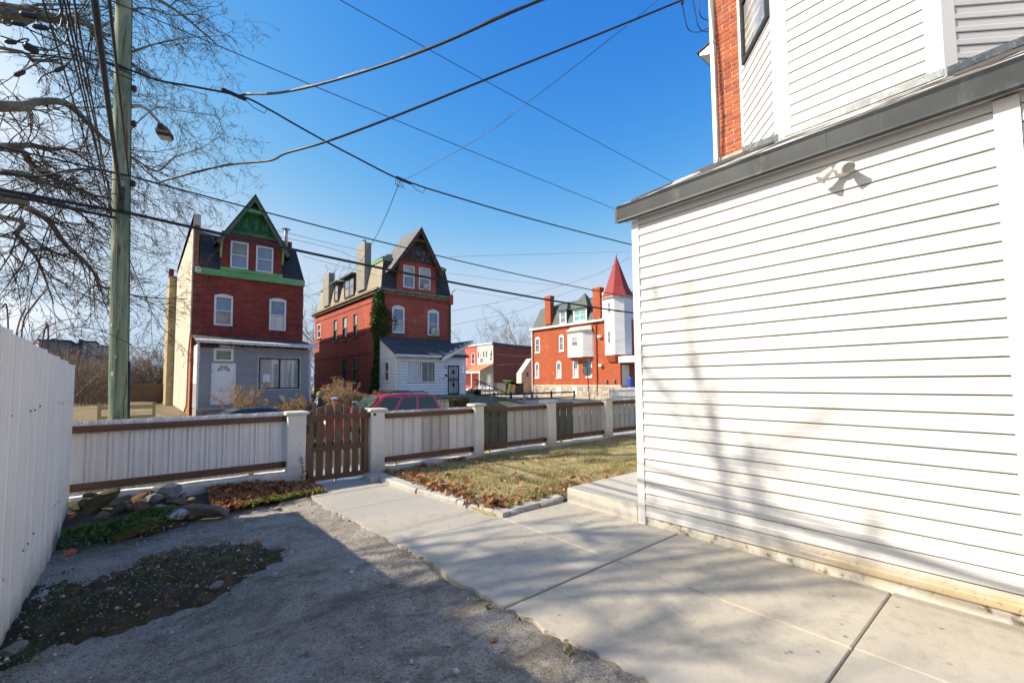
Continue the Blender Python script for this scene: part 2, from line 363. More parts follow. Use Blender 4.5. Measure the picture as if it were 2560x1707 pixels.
# walkway of poured slabs: each slab a piece, left edge broken off ragged
walk = bpy.data.objects.new('walkway', None); COL.objects.link(walk); walk['kind'] = 'structure'; ORG[walk] = Vector((0,0,0))
rows = [7.52, 5.74, 4.2, 2.54, 0.815, -0.9, -2.9]
def slab(pl, z, name='slab'):
    """outline pl (counter-clockwise) with a rounded shoulder"""
    c = sum((Vector(p) for p in pl), Vector((0,0)))/len(pl)
    def ring(dz, sh): return [Vector((p[0] + (c.x-p[0])/max(1e-6, (Vector(p)-c).length)*sh, p[1] + (c.y-p[1])/max(1e-6, (Vector(p)-c).length)*sh, dz)) for p in pl]
    m = MB(); m.loft([ring(-0.12, 0), ring(z-0.008, 0), ring(z, 0.011)], False, True)
    return m.build(name, MATS['slab_concrete'], walk)
for k in range(len(rows)-1):
    ya, yb = rows[k+1]+0.006, rows[k]-0.006
    n = max(4, int((yb-ya)/0.025)); le = [(left_edge(yb - (yb-ya)*i/n), yb - (yb-ya)*i/n) for i in range(n+1)]
    xr = (lambda y: 3.292) if rows[k] <= 4.2 else (lambda y: 3.36 - 0.075*(y-4.2))
    slab([(xr(ya), ya), (xr(yb), yb)] + le, 0.004*((k*7) % 3) - 0.002)
    if rows[k] <= 4.2: slab([(4.42, ya), (4.42, yb), (3.304, yb), (3.304, ya)], 0.003*((k*5) % 3))
b = MB(); b.box(2.42, 4.42, -3, 7.6, -0.2, -0.035); b.build('slab_bed', MATS['soil'], walk)

# lawn
x0, x1, y0, y1, st = 3.22, 13.0, 4.25, 7.54, 0.09
nx, ny = int((x1-x0)/st)+1, int((y1-y0)/st)+1
def lawn_z(x, y): return 0.035 + 0.03*fbm(x, y, 0.8, 11.0) + 0.02*min(1, max(0, (x-3.4)/2)) - 0.06*max(0, 1-(x-3.12)/0.18)*(x < 3.3) - 0.06*max(0, 1-(y-4.2)/0.12)*(y < 4.32)
vs = [(x0+i*st, y0+j*st, lawn_z(x0+i*st, y0+j*st)) for j in range(ny) for i in range(nx)]
ii, jj = np.meshgrid(np.arange(nx-1), np.arange(ny-1)); q = (jj*nx+ii).ravel()
lawn = raw_mesh('lawn', vs, np.stack([q, q+1, q+1+nx, q+nx], 1), MATS['lawn_soil'], kind='structure')
# concrete edging round the lawn: broken lengths
edge = bpy.data.objects.new('lawn_kerb', None); COL.objects.link(edge); edge['kind'] = 'structure'; ORG[edge] = Vector((0,0,0))
def kerb_piece(a, c, w, h, tilt=0.0, seed=1):
    a, c = Vector((*a, 0)), Vector((*c, 0)); d = (c-a); L = d.length; d.normalize(); s = Vector((-d.y, d.x, 0)); m = MB(); n = 14; rs = []
    for i in range(n+1):
        t = L*i/n; q = a + d*t; j = lambda k, amt: amt*fbm(t, k, 3.5, seed*3.1+k)
        zt = h + tilt*(i/n-0.5) + j(1, 0.008)
        rs.append([q + s*(-w/2 + j(2, .018)) + Vector((0,0,-0.1)), q + s*(w/2 + j(3, .012)) + Vector((0,0,-0.1)), q + s*(w/2 + j(4, .014)) + Vector((0,0,zt-0.02)), q + s*(w/2-0.02) + Vector((0,0,zt)), q + s*(-w/2+0.02+j(5,.012)) + Vector((0,0,zt)), q + s*(-w/2 + j(6, .022)) + Vector((0,0,zt-0.02+j(7,.012)))])
    m.loft(rs, True, True); return m.build('kerb_stone', MATS['kerb_concrete'], edge)
kerb_piece((3.08, 7.45), (3.02, 6.98), 0.30, 0.085, 0.02, 1); kerb_piece((3.10, 6.96), (3.17, 5.9), 0.19, 0.075, -0.02, 2); kerb_piece((3.18, 5.885), (3.27, 5.0), 0.17, 0.068, 0.0, 3)
kerb_piece((3.27, 4.985), (3.37, 4.17), 0.16, 0.062, -0.01, 4); kerb_piece((3.44, 4.26), (3.92, 4.255), 0.17, 0.062, 0.01, 5); kerb_piece((3.935, 4.255), (4.34, 4.24), 0.16, 0.07, 0.02, 6)
# raised landing beside the garage
m = MB(); m.cbox((6.1, 3.585, 0.045), 3.46, 1.11, 0.30, 0.018); m.build('landing', MATS['landing_concrete'], kind='structure')

# ------------------------------------------------------------------ our house: garage wing, bay, brick corner
def siding_mat(name, c, c2, stain=False):
    t = NT(name)
    col = t.mix(t.ramp(t.noise(0.8, 5, 0.6, 0.5), 0.4, 0.7), c, c2)
    col = t.mix(t.ramp(t.noise(3.0, 5, 0.7, 0.2, t.map((1, 1, 0.25))), 0.58, 0.8, 0, 0.14), col, tuple(x*0.72 for x in c))
    if stain:
        z = t.new('ShaderNodeSeparateXYZ', {0: t.P()}); hz = t.ramp(t.math('ADD', z.outputs[2], t.math('MULTIPLY', t.noise(2.2, 5, 0.6), 0.12)), 0.20, 0.29, 1, 0)
        along = t.ramp(z.outputs[1], 2.2, 0.8)
        f = t.math('MULTIPLY', t.math('MULTIPLY', hz, along), t.ramp(t.noise(7, 5, 0.7), 0.25, 0.5, 0.55, 1.0))
        col = t.mix(f, col, (0.56, 0.44, 0.26))
        col = t.mix(t.math('MULTIPLY', hz, t.ramp(t.noise(22, 5, 0.75), 0.58, 0.66, 0, 0.8)), col, (0.16, 0.14, 0.11))
    return t.fin(col, 0.42, spec=0.35)
siding_mat('vinyl_white', (0.61, 0.605, 0.59), (0.58, 0.575, 0.56), True)
siding_mat('vinyl_upper', (0.62, 0.62, 0.61), (0.59, 0.59, 0.58))
M('trim_white', (0.74, 0.73, 0.71), (0.70, 0.69, 0.67), 2, 0.45)
M('fascia_metal', (0.024, 0.030, 0.034), (0.042, 0.05, 0.055), 2.2, 0.45, 0.05, 8, (1, 1, 0.4), 0.1, c3=(0.085, 0.09, 0.09), s3=4)
M('flashing', (0.24, 0.27, 0.28), (0.15, 0.175, 0.185), 6, 0.45, 0.15, 12, None, 0.25, c3=(0.45, 0.47, 0.47), s3=14)
M('roof_coat', (0.55, 0.57, 0.54), (0.06, 0.05, 0.045), 2.2, 0.8, 0.4, 30, (1.4, 0.7, 1), lo=0.44, hi=0.52)
M('roof_tar', (0.05, 0.045, 0.042), (0.10, 0.09, 0.08), 5, 0.9, 0.5, 25)
M('dark_metal', (0.03, 0.032, 0.036), (0.05, 0.052, 0.056), 8, 0.45, metal=0.3)
M('painted_base', (0.72, 0.69, 0.62), (0.52, 0.45, 0.34), 3.0, 0.85, 0.4, 30, c3=(0.2, 0.17, 0.13), s3=12)
glass_mat('window_sky', (0.015, 0.022, 0.035)); glass_mat('window_dim', (0.03, 0.035, 0.04), (0.10, 0.11, 0.11)); glass_mat('window_curtain', (0.24, 0.25, 0.25), (0.36, 0.37, 0.36), 0.12, 5)

house = thing('brick_house', 'white sided house with grey eaved garage wing, angled bay and red brick corner', 'house', (5.5, 1.0, 0))
def clap(m, a, c, z0, e, nrm, lip=0.024):
    """one lapped board from plan point a to c, bottom at z0, exposure e, face normal nrm"""
    a, c, nrm = Vector((*a, 0)), Vector((*c, 0)), Vector((*nrm, 0)).normalized()
    prof = [(-0.024, 0.006), (lip*0.8, 0.005), (lip, 0.010), (lip*0.96, e*0.42), (lip*0.62, e*0.5), (lip*0.58, e*0.975), (-0.024, e*0.975)]
    n = max(2, int((c-a).length/0.22)); sd = random.uniform(0, 50); rs = []
    for i in range(n+1):
        q = a.lerp(c, i/n); wv = 0.0016*fbm(i*0.22, sd, 1.1, 3.0); dz = 0.0012*fbm(i*0.22, sd+9, 0.8, 5.0)
        rs.append([q + nrm*(d + (wv if d > 0 else 0)) + Vector((0, 0, z0+h+dz)) for d, h in prof])
    return m.loft(rs, True, True)
EXP = 0.127
gw = MB(); gw.mi = 1; gw.box(4.40, 4.55, -4.2, 2.955, 0.085, 3.46); gw.mi = 0; gw.box(4.372, 4.56, -4.2, 2.975, -0.08, 0.084); gw.box(4.56, 6.6, 2.93, 2.955, -0.08, 3.6); garage_wall = gw.build('garage_wall', [MATS['painted_base'], MATS['dark_metal']], house)  # dark backing stands in for deep shade in the slots between boards
k = 0; z = 0.085
while z < 3.40:
    m = MB(); clap(m, (4.374, 0.145), (4.374, 2.925), z, EXP, (-1, 0)); m.build('clapboard', MATS['vinyl_white'], garage_wall); z += EXP; k += 1
ztop = z
m = MB(); z = 0.085
while z < 3.40: clap(m, (4.374, -4.2), (4.374, 0.02), z, EXP, (-1, 0)); clap(m, (4.44, 2.985), (6.6, 2.985), z, EXP, (0, 1)); z += EXP
m.build('siding', MATS['vinyl_white'], garage_wall)
m = MB(); m.box(4.345, 4.42, 2.925, 3.013, 0.0, 3.45); m.build('corner_trim', MATS['trim_white'], house)
m = MB(); m.box(4.338, 4.41, 0.022, 0.143, 0.0, 3.45); m.build('door_casing', MATS['trim_white'], house)
# eave
m = MB(); m.smooth = False
for (pa, pb) in [(-4.2, 1.05), (1.052, 3.13)]:
    prof = [(4.235, 3.445), (4.228, 3.452), (4.236, 3.475), (4.225, 3.60), (4.215, 3.632), (4.26, 3.640), (4.27, 3.445)]
    m.loft([[Vector((x, pa, zz)) for x, zz in prof], [Vector((x, pb, zz)) for x, zz in prof]], True, True)
m.obox((4.23, 3.13, 3.44), (2.3, 0, 1.21), (0, 0.03, 0), (0, 0, 0.19)); m.build('fascia', MATS['fascia_metal'], house)
m = MB(); m.box(4.262, 4.372, -4.2, 3.10, 3.47, 3.485); m.build('soffit', MATS['trim_white'], house)
def roofz(x): return 3.632 + (x-4.22)*0.527
m = MB(); m.prism([(4.262, -4.2, roofz(4.262)), (6.58, -4.2, roofz(6.58)), (6.58, 3.128, roofz(6.58)), (4.262, 3.128, roofz(4.262))], (0, 0, 0.05)); garage_roof = m.build('garage_roof', MATS['roof_coat'], house)
for (x, y, rx, ry) in [(6.1, 2.75, 0.5, 0.34), (4.7, 2.95, 0.4, 0.14), (5.5, 2.3, 0.35, 0.4), (5.3, 0.1, 0.5, 0.3)]:
    n = 22; pl = [(x + rx*math.cos(2*math.pi*i/n)*(1+0.3*noise2(i, x, 1.3)), y + ry*math.sin(2*math.pi*i/n)*(1+0.3*noise2(i, y, 1.7))) for i in range(n)]
    pl = [(max(4.3, min(6.5, u)), min(3.11, v)) for u, v in pl]; m = MB(); m.prism([(u, v, roofz(u)+0.012) for u, v in pl], (0, 0, 0.01)); m.build('tar_patch', MATS['roof_tar'], garage_roof)
# bay and brick corner above the wing
A, B_, C_, D_ = (6.5, 2.60), (5.66, 1.85), (5.66, 0.47), (6.5, -0.37)
m = MB(); m.prism([(6.55, 2.60, 8.4), (5.69, 1.83, 8.4), (5.69, 0.49, 8.4), (6.55, -0.37, 8.4)], (0, 0, 4.3)); bay = m.build('bay', MATS['trim_white'], house)
def lerp2(a, c, t): return (a[0]+(c[0]-a[0])*t, a[1]+(c[1]-a[1])*t)
for (p, q_, nr, t0, t1, zb) in [(B_, A, (-1, 1), 0.085, 0.93, 4.42), (C_, B_, (-1, 0), 0.08, 0.92, 4.36), (C_, D_, (-1, -1), 0.08, 0.95, 4.42)]:
    z = zb
    while z < 8.3:
        m = MB(); a, c = lerp2(p, q_, t0), lerp2(p, q_, t1); clap(m, a, c, z, EXP, nr); m.build('clapboard', MATS['vinyl_upper'], bay); z += EXP
m = MB()
for (p, q_, nr, ts) in [(B_, A, (-1, 1), [(-0.012, 0.087), (0.93, 1.0)]), (C_, B_, (-1, 0), [(-0.008, 0.085), (0.918, 1.008)]), (C_, D_, (-1, -1), [(-0.012, 0.085), (0.95, 1.0)])]:
    n2 = Vector((*nr, 0)).normalized()*0.024
    for ta, tb in ts:
        a, c = lerp2(p, q_, ta), lerp2(p, q_, tb); m.obox((a[0], a[1], 4.36), (c[0]-a[0], c[1]-a[1], 0), n2, (0, 0, 4.0))
m.build('corner_trim', MATS['trim_white'], bay)
m = MB()
for (p, q_, nr) in [(B_, A, (-1, 1)), (C_, B_, (-1, 0)), (C_, D_, (-1, -1))]:
    n2 = Vector((*nr, 0)).normalized()*0.034
    a, c = Vector((*p, roofz(p[0])+0.003)), Vector((*q_, roofz(q_[0])+0.003)); m.obox(a, c-a, n2, (0, 0, 0.075))
    for i in range(5):
        s_ = a.lerp(c, (i+0.5)/5) + n2*1.0 + Vector((0, 0, 0.06)); m.lathe(s_, [(0.006, -0.003), (0.006, 0.003)], 6, 'X')
m.build('flashing', MATS['flashing'], bay)
# bay window, in the face towards the street
n2 = Vector((-1, 1, 0)).normalized(); P = lambda t, zz, o: Vector((*lerp2(B_, A, t), zz)) + n2*o
wn_ = MB()
for (ta, tb, za, zb) in [(0.08, 0.84, 5.99, 6.05), (0.08, 0.15, 6.05, 7.6), (0.77, 0.84, 6.05, 7.6), (0.08, 0.84, 7.6, 7.68), (0.15, 0.77, 6.82, 6.87)]:
    wn_.obox(P(ta, za, 0.005), P(tb, za, 0.005)-P(ta, za, 0.005), n2*0.05, (0, 0, zb-za))
wf = wn_.build('window', MATS['dark_metal'], bay)
for za, zb, mt in [(6.05, 6.82, 'window_curtain'), (6.87, 7.6, 'window_dim')]:
    m = MB(); m.obox(P(0.15, za, 0.018), P(0.77, za, 0.018)-P(0.15, za, 0.018), n2*0.006, (0, 0, zb-za)); m.build('pane', MATS[mt], wf)
# brick corner, brick by brick
M('brick_mortar', (0.52, 0.47, 0.41), (0.40, 0.35, 0.30), 12, 0.95, 0.4, 80)
t = NT('house_brick'); oi = t.new('ShaderNodeObjectInfo')
c_ = t.mix(oi.outputs['Random'], (0.47, 0.115, 0.045), (0.30, 0.075, 0.04)); c_ = t.mix(t.ramp(t.noise(16, 5, 0.7), 0.55, 0.68, 0, 0.85), c_, (0.085, 0.035, 0.03)); c_ = t.mix(t.ramp(t.noise(45, 4), 0.6, 0.7, 0, 0.6), c_, (0.60, 0.22, 0.10))
t.bump(t.noise(70, 4), 0.5, 0.01); t.fin(c_, 0.88, spec=0.25)
m = MB(); m.box(6.491, 13.0, -6.5, 2.945, 0.0, 8.4); m.box(6.46, 6.49, 2.605, 2.94, 4.76, 4.87); brick_wall = m.build('brick_wall', MATS['brick_mortar'], house)
m = MB(); m.cbox((0, 0, 0), 0.036, 0.205, 0.060, 0.004); br0 = m.build('brick', MATS['house_brick'], brick_wall, world=False)
first = True; zc = 4.90
row = 0
while zc < 8.35:
    ys = [(2.938, 0.205), (2.723, 0.205)] if row % 2 == 0 else [(2.938, 0.098), (2.831, 0.205), (2.617, 0.05)]
    for (yr, L) in ys:
        L = min(L, yr - 2.604)
        if L < 0.03: continue
        o = br0 if first else inst(br0, parent=brick_wall); first = False
        o.location = Vector((6.502 + random.uniform(-0.003, 0.003), yr - L/2, zc)) - ORG[house]; o.scale = (1, L/0.205, random.uniform(0.96, 1.03)); o.rotation_euler = (random.uniform(-0.012, 0.012), 0, random.uniform(-0.01, 0.01))
    zc += 0.072; row += 1
m = MB(); m.box(6.44, 6.50, 2.95, 3.005, 4.78, 8.4); m.build('downspout', MATS['trim_white'], house)
m = MB(); m.prism([(6.75, 2.95, 6.95), (6.75, 3.32, 6.85), (6.75, 3.32, 6.81), (6.75, 2.95, 6.66)], (-1.6, 0, 0)); m.build('cornice', MATS['trim_white'], house)
m = MB(); m.prism([(6.73, 2.95, 6.98), (6.73, 3.36, 6.872), (6.73, 3.36, 6.855), (6.73, 2.95, 6.96)], (-1.7, 0, 0)); m.build('cornice_roof', MATS['roof_tar'], house)

# twin flood light on the garage wall
L0 = at(2108, 425, X=4.352)
M('lamp_plastic', (0.80, 0.78, 0.73), (0.70, 0.66, 0.58), 9, 0.4, c3=(0.5, 0.44, 0.36), s3=20)
sl = thing('security_light', 'white twin head flood light fixed high on the garage siding', 'light fixture', L0)
m = MB(); m.smooth = True; m.lathe(L0, [(0.004, -0.066), (0.038, -0.063), (0.054, -0.045), (0.061, -0.02), (0.063, 0.0)], 20, 'X'); m.build('base', MATS['lamp_plastic'], sl)
for dy, dz, aim in [(0.09, -0.03, (-0.35, 0.75, -0.75)), (-0.045, -0.015, (-0.8, -0.35, -0.62))]:
    aim = Vector(aim).normalized(); st_ = L0 + Vector((-0.055, dy*0.35, dz*0.4)); c = L0 + Vector((-0.10, dy, dz))
    m = MB(); m.smooth = True; m.tube([st_, c - aim*0.03], 0.013, 8)
    m.tube([c - aim*0.055, c - aim*0.05, c - aim*0.02, c + aim*0.055, c + aim*0.06], [0.011, 0.022, 0.028, 0.046, 0.047], 18); hd = m.build('lamp_head', MATS['lamp_plastic'], sl)
    m = MB(); m.tube([c + aim*0.0602, c + aim*0.063], [0.041, 0.038], 16); m.build('lens', MATS['window_curtain'], hd)
# ------------------------------------------------------------------ tall white metal fence on the left
def metal_paint(name, c, c2, grime=(0.30, 0.31, 0.22), streak=0.25):
    t = NT(name)
    col = t.mix(t.ramp(t.noise(2.0, 5, 0.6), 0.4, 0.7), c, c2)
    col = t.mix(t.ramp(t.noise(7, 5, 0.7, 0, t.map((1, 1, 0.08))), 0.55, 0.8, 0, streak), col, grime)
    col = t.mix(t.ramp(t.noise(30, 4, 0.7, 0, t.map((1, 1, 0.4))), 0.66, 0.75, 0, streak), col, (0.18, 0.16, 0.13))
    return t.fin(col, 0.38, spec=0.45)
def low_grime(name, c, c2):
    t = NT(name); z = t.new('ShaderNodeSeparateXYZ', {0: t.P()})
    col = t.mix(t.ramp(t.noise(1.5, 5, 0.6), 0.4, 0.7), c, c2)
    col = t.mix(t.ramp(t.noise(7, 5, 0.7, 0, t.map((1, 1, 0.06))), 0.55, 0.8, 0, 0.2), col, (0.42, 0.43, 0.36))
    g = t.ramp(t.math('ADD', z.outputs[2], t.math('MULTIPLY', t.noise(4, 5, 0.7), 0.6)), 0.25, 0.55, 1, 0)
    col = t.mix(t.math('MULTIPLY', g, 0.6), col, (0.22, 0.235, 0.12))
    return t.fin(col, 0.4, spec=0.4)
low_grime('fence_white', (0.85, 0.825, 0.765), (0.80, 0.78, 0.72))
metal_paint('panel_white', (0.84, 0.80, 0.75), (0.79, 0.755, 0.705)); metal_paint('panel_beige', (0.60, 0.54, 0.50), (0.54, 0.485, 0.45))
metal_paint('panel_grey', (0.115, 0.12, 0.105), (0.085, 0.09, 0.08), (0.06, 0.06, 0.055)); metal_paint('panel_blue', (0.50, 0.52, 0.52), (0.43, 0.455, 0.46), streak=0.5)
metal_paint('panel_lilac', (0.47, 0.44, 0.435), (0.43, 0.405, 0.40)); metal_paint('panel_cream', (0.58, 0.56, 0.53), (0.52, 0.505, 0.48), streak=0.4)
def wood_mat(name, c, c2, dark, sx=(1, 1, 1)):
    t = NT(name)
    g = t.noise(9, 6, 0.65, 0.6, t.map(sx)); col = t.mix(t.ramp(g, 0.3, 0.7), c, c2)
    col = t.mix(t.ramp(t.noise(26, 5, 0.7, 0.3, t.map(sx)), 0.55, 0.75, 0, 0.7), col, dark)
    kn = t.voro(3.4, 'F1', t.map(tuple(min(1.0, x*1.6) for x in sx))); col = t.mix(t.ramp(kn, 0.03, 0.08, 0.8, 0), col, dark)
    t.bump(g, 0.35, 0.01); return t.fin(col, 0.75, spec=0.3)
wood_mat('stain_rail', (0.19, 0.105, 0.062), (0.13, 0.072, 0.043), (0.065, 0.038, 0.025), (0.12, 1, 1)); wood_mat('stain_board', (0.22, 0.14, 0.085), (0.145, 0.09, 0.057), (0.07, 0.045, 0.03), (1, 1, 0.1))
wood_mat('new_lumber', (0.42, 0.34, 0.16), (0.33, 0.265, 0.12), (0.22, 0.17, 0.08), (0.1, 1, 1)); wood_mat('pale_stake', (0.55, 0.40, 0.24), (0.48, 0.34, 0.2), (0.3, 0.2, 0.12), (1, 1, 0.1))
M('screw', (0.12, 0.10, 0.09), None, rough=0.5, metal=0.6); M('black_iron', (0.012, 0.012, 0.014), (0.02, 0.02, 0.022), 20, 0.5)

XF = -0.63
tall = thing('metal_fence', 'tall white corrugated metal fence along the driveway', 'fence', (XF, 4.0, 0))
yy = 7.40; k = 0
def ribbed(m, u0, u1, z0, z1, fn, ribs, depth=0.012, lap=0.016):
    """ribbed sheet between u0 and u1; fn(u, d, z) maps (along, proud, height) to space"""
    prof = [(u0, lap), (u0+(u1-u0)*0.03, lap)]
    n = ribs; w = (u1-u0)
    for i in range(n):
        c = u0 + w*(0.06 + 0.92*(i+0.5)/n); h = w*0.92/n
        big = (i % 4 == 3) or n <= 2
        dd = depth if big else depth*0.45
        prof += [(c-h*0.30, 0.0), (c-h*0.14, dd), (c+h*0.14, dd), (c+h*0.30, 0.0)]
    prof.append((u1+0.014, 0.0)); th = 0.004
    lo = [fn(u, d, z0) for u, d in prof] + [fn(u, d-th, z0) for u, d in reversed(prof)]
    hi = [fn(u, d, z1) for u, d in prof] + [fn(u, d-th, z1) for u, d in reversed(prof)]
    m.loft([lo, hi], True, True)
while yy > -2.6:
    ya = yy - 0.68; zt = 1.945 - 0.031*(yy-3.8) + 0.004*math.sin(k*2.3); m = MB()
    ribbed(m, -yy, -ya, -0.10 - 0.028*max(0, yy-4.3) + 0.012*(k % 3), zt, lambda u, d, z: Vector((XF + d + 0.003*((k*7) % 3), -u, z)), 9, 0.011, 0.014)
    pn = m.build('panel', MATS['fence_white'], tall)
    for zz in (0.42, 1.42):
        for du in (0.10, 0.28, 0.50) if k % 2 else (0.16, 0.40): m = MB(); m.lathe((XF+0.006, ya+du, zz + 0.012*math.sin(k+du*9)), [(0.0065, -0.004), (0.0065, 0.005), (0.003, 0.009)], 8, 'X'); m.build('screw', MATS['screw'], pn)
    yy = ya; k += 1
for zz in (1.38, 0.38): m = MB(); m.box(XF-0.12, XF-0.075, -2.6, 7.38, zz, zz+0.09); m.build('rail', MATS['stain_rail'], tall)
for y in (7.30, 4.9, 2.5, 0.1, -2.3): m = MB(); m.box(XF-0.21, XF-0.125, y-0.045, y+0.045, -0.3, 1.75); m.build('post', MATS['stain_board'], tall)

# ------------------------------------------------------------------ low street fence: stucco posts, kerb wall, metal sheets, stained rails
YF = 7.53
t = NT('stucco_post'); z_ = t.new('ShaderNodeSeparateXYZ', {0: t.P()})
c_ = t.mix(t.ramp(t.noise(3.0, 6, 0.65, 0.3), 0.35, 0.7), (0.82, 0.78, 0.71), (0.74, 0.70, 0.625)); c_ = t.mix(t.ramp(t.noise(9, 6, 0.7), 0.56, 0.75, 0, 0.6), c_, (0.40, 0.36, 0.30))
gr = t.ramp(t.math('ADD', z_.outputs[2], t.math('MULTIPLY', t.noise(5, 5, 0.7), 0.5)), 0.28, 0.62, 1, 0); c_ = t.mix(t.math('MULTIPLY', gr, 0.65), c_, (0.30, 0.255, 0.185))
t.bump(t.math('ADD', t.noise(18, 5), t.noise(90, 3)), 0.45, 0.012); t.fin(c_, 0.92, spec=0.2)
def post(par, xc, w=0.27, h=1.10):
    m = MB(); n = 9; rs = []
    for i in range(n):
        zz = -0.5 + (h+0.5)*i/(n-1); q = w/2 + (0.03 if zz < 0.02 else 0) + 0.006*fbm(xc, zz, 2.5, 3)
        rs.append([(xc-q+.012, YF+0.135-q, zz), (xc+q-.012, YF+0.135-q, zz), (xc+q, YF+0.135-q+.012, zz), (xc+q, YF+0.135+q-.012, zz), (xc+q-.012, YF+0.135+q, zz), (xc-q+.012, YF+0.135+q, zz), (xc-q, YF+0.135+q-.012, zz), (xc-q, YF+0.135-q+.012, zz)])
    m.loft(rs, True, True); p = m.build('post', MATS['stucco_post'], par)
    m = MB(); q = w/2+0.035; y = YF+0.135
    m.loft([[(xc-a, y-a, zz), (xc+a, y-a, zz), (xc+a, y+a, zz), (xc-a, y+a, zz)] for a, zz in [(q-0.02, h+0.001), (q, h+0.008), (q, h+0.042), (q-0.03, h+0.056)]], True, True)
    m.build('cap', MATS['stucco_white'], p)
def section(par, xa, xb, ztop, zrail, zbot, zcurb, colours, tw=0.205, ribs=2):
    x = xa + 0.012; k = 0
    while x < xb - 0.03:
        xe = min(x + tw, xb-0.012); m = MB(); z1 = ztop + 0.004*math.sin(k*1.9)
        ribbed(m, x, xe, zbot-0.05, z1, lambda u, d, z: Vector((u, YF+0.155 - d, z)), ribs, 0.013, 0.026)
        m.box(x+0.002, x+0.02, YF+0.130, YF+0.134, z1-0.012, z1+0.003)
        m.build('metal_panel', MATS[colours[min(k, len(colours)-1)]], par); x = xe; k += 1
    for (za, zb) in [(zrail-0.085, zrail), (zbot-0.005, zbot+0.085)]:
        m = MB(); m.cbox(((xa+xb)/2, YF+0.113, (za+zb)/2), xb-xa+0.01, 0.04, zb-za, 0.004); rl = m.build('rail', MATS['stain_rail'], par)
    for xx in (xa+0.03, xb-0.03):
        for zz in (zrail-0.042, zbot+0.04): m = MB(); m.box(xx-0.022, xx+0.022, YF+0.072, YF+0.0915, zz-0.038, zz+0.038); m.build('bracket', MATS['black_iron'], par)
    m = MB(); n = 30; rs = []
    for i in range(n+1):
        xx = xa-0.13 + (xb-xa+0.26)*i/n; j = 0.012*fbm(xx, 0, 2.2, 7); f = 0.02*fbm(xx, 3, 1.3, 8)
        rs.append([(xx, YF-0.005+f, -0.45), (xx, YF+0.01+f, zcurb-0.03+j), (xx, YF+0.03, zcurb+j), (xx, YF+0.245, zcurb+j), (xx, YF+0.25, -0.45)])
    m.loft(rs, True, True); m.build('kerb_wall', MATS['stucco_post'], par)
fl = thing('low_fence', 'low fence of pale metal sheets and brown rails between tall fence and gate', 'fence', (0.6, YF, 0))
post(fl, 1.89)
section(fl, -0.72, 1.755, 1.155, 1.095, 0.305, 0.232, ['panel_white'])
fr = thing('low_fence', 'low fence of mixed white, beige and grey metal sheets right of gate', 'fence', (6.0, YF, 0))
for xc, w in ((3.215, 0.25), (5.41, 0.23), (7.52, 0.26), (9.66, 0.28), (11.8, 0.27)): post(fr, xc, w, 1.09)
section(fr, 3.345, 5.29, 1.085, 1.04, 0.185, 0.10, ['panel_white']*4 + ['panel_beige']*3 + ['panel_white']*3, 0.197)
section(fr, 5.53, 7.385, 1.07, 1.035, 0.19, 0.10, ['panel_grey']*3 + ['panel_cream']*5, 0.23)
section(fr, 7.655, 9.515, 1.07, 1.04, 0.20, 0.10, ['panel_grey']*3 + ['panel_beige']*2 + ['panel_lilac']*4, 0.235)
section(fr, 9.805, 11.66, 1.07, 1.04, 0.21, 0.10, ['panel_blue']*9, 0.235)
M('yellow_block', (0.75, 0.42, 0.02), None, rough=0.6)
for i, (xx, zz, wh) in enumerate([(1.30, 0.232, 'under the panels left of the gate'), (3.62, 0.10, 'under the panels nearest the gate post'), (5.75, 0.10, 'under the first dark grey panels'), (7.95, 0.10, 'under the second dark grey panels')]):
    m = MB(); m.cbox((xx, YF+0.165, zz+0.028+0.012), 0.06, 0.045, 0.06, 0.004); m.build('yellow_spacer', MATS['yellow_block'], label='small yellow spacer block ' + wh, cat='block', group='yellow spacers under the fence')

# ------------------------------------------------------------------ gate
GX0, GX1, GY = 2.055, 3.075, YF+0.10
gate = thing('garden_gate', 'brown stained wooden picket gate with arched top', 'gate', ((GX0+GX1)/2, GY, 0.02))
for xa in (GX0, GX1-0.085):
    m = MB(); m.cbox((xa+0.0425, GY, 0.55), 0.085, 0.036, 1.06, 0.004); m.build('stile', MATS['stain_board'], gate)
for za, zb, xa, xb, yo in [(0.995, 1.085, GX0-0.005, GX1+0.005, -0.037), (0.485, 0.575, GX0+0.086, GX1-0.086, 0.0), (0.025, 0.105, GX0+0.06, GX1-0.05, -0.037)]:
    m = MB(); m.cbox(((xa+xb)/2, GY+yo, (za+zb)/2), xb-xa, 0.034, zb-za, 0.004); m.build('rail', MATS['stain_rail'], gate)
ns = 7; pitch = (GX1-GX0)/ns
for i in range(ns):
    xa = GX0 + pitch*i + 0.012; xb = xa + pitch - 0.034
    arc = lambda x: 1.115 + 0.14*(1 - ((x-(GX0+GX1)/2)/((GX1-GX0)/2))**2)
    top = [(xa + (xb-xa)*j/4, arc(xa+(xb-xa)*j/4)) for j in range(5)]
    m = MB(); m.prism([Vector((xa, GY+0.022, 0.05)), Vector((xb, GY+0.022, 0.05))] + [Vector((x, GY+0.022, z)) for x, z in reversed(top)], (0, -0.02, 0)); m.build('picket', MATS['stain_board'], gate)
for zz in (0.86, 0.09):
    m = MB(); m.box(GX0-0.012, GX0+0.03, GY-0.030, GY-0.0185, zz-0.06, zz+0.06); m.prism([Vector((GX0-0.012, GY-0.027, zz-0.03)), Vector((GX0-0.012, GY-0.027, zz+0.03)), Vector((GX0-0.15, GY-0.105, zz+0.006)), Vector((GX0-0.15, GY-0.105, zz-0.006))], (0, -0.005, 0)); m.build('hinge', MATS['black_iron'], gate)
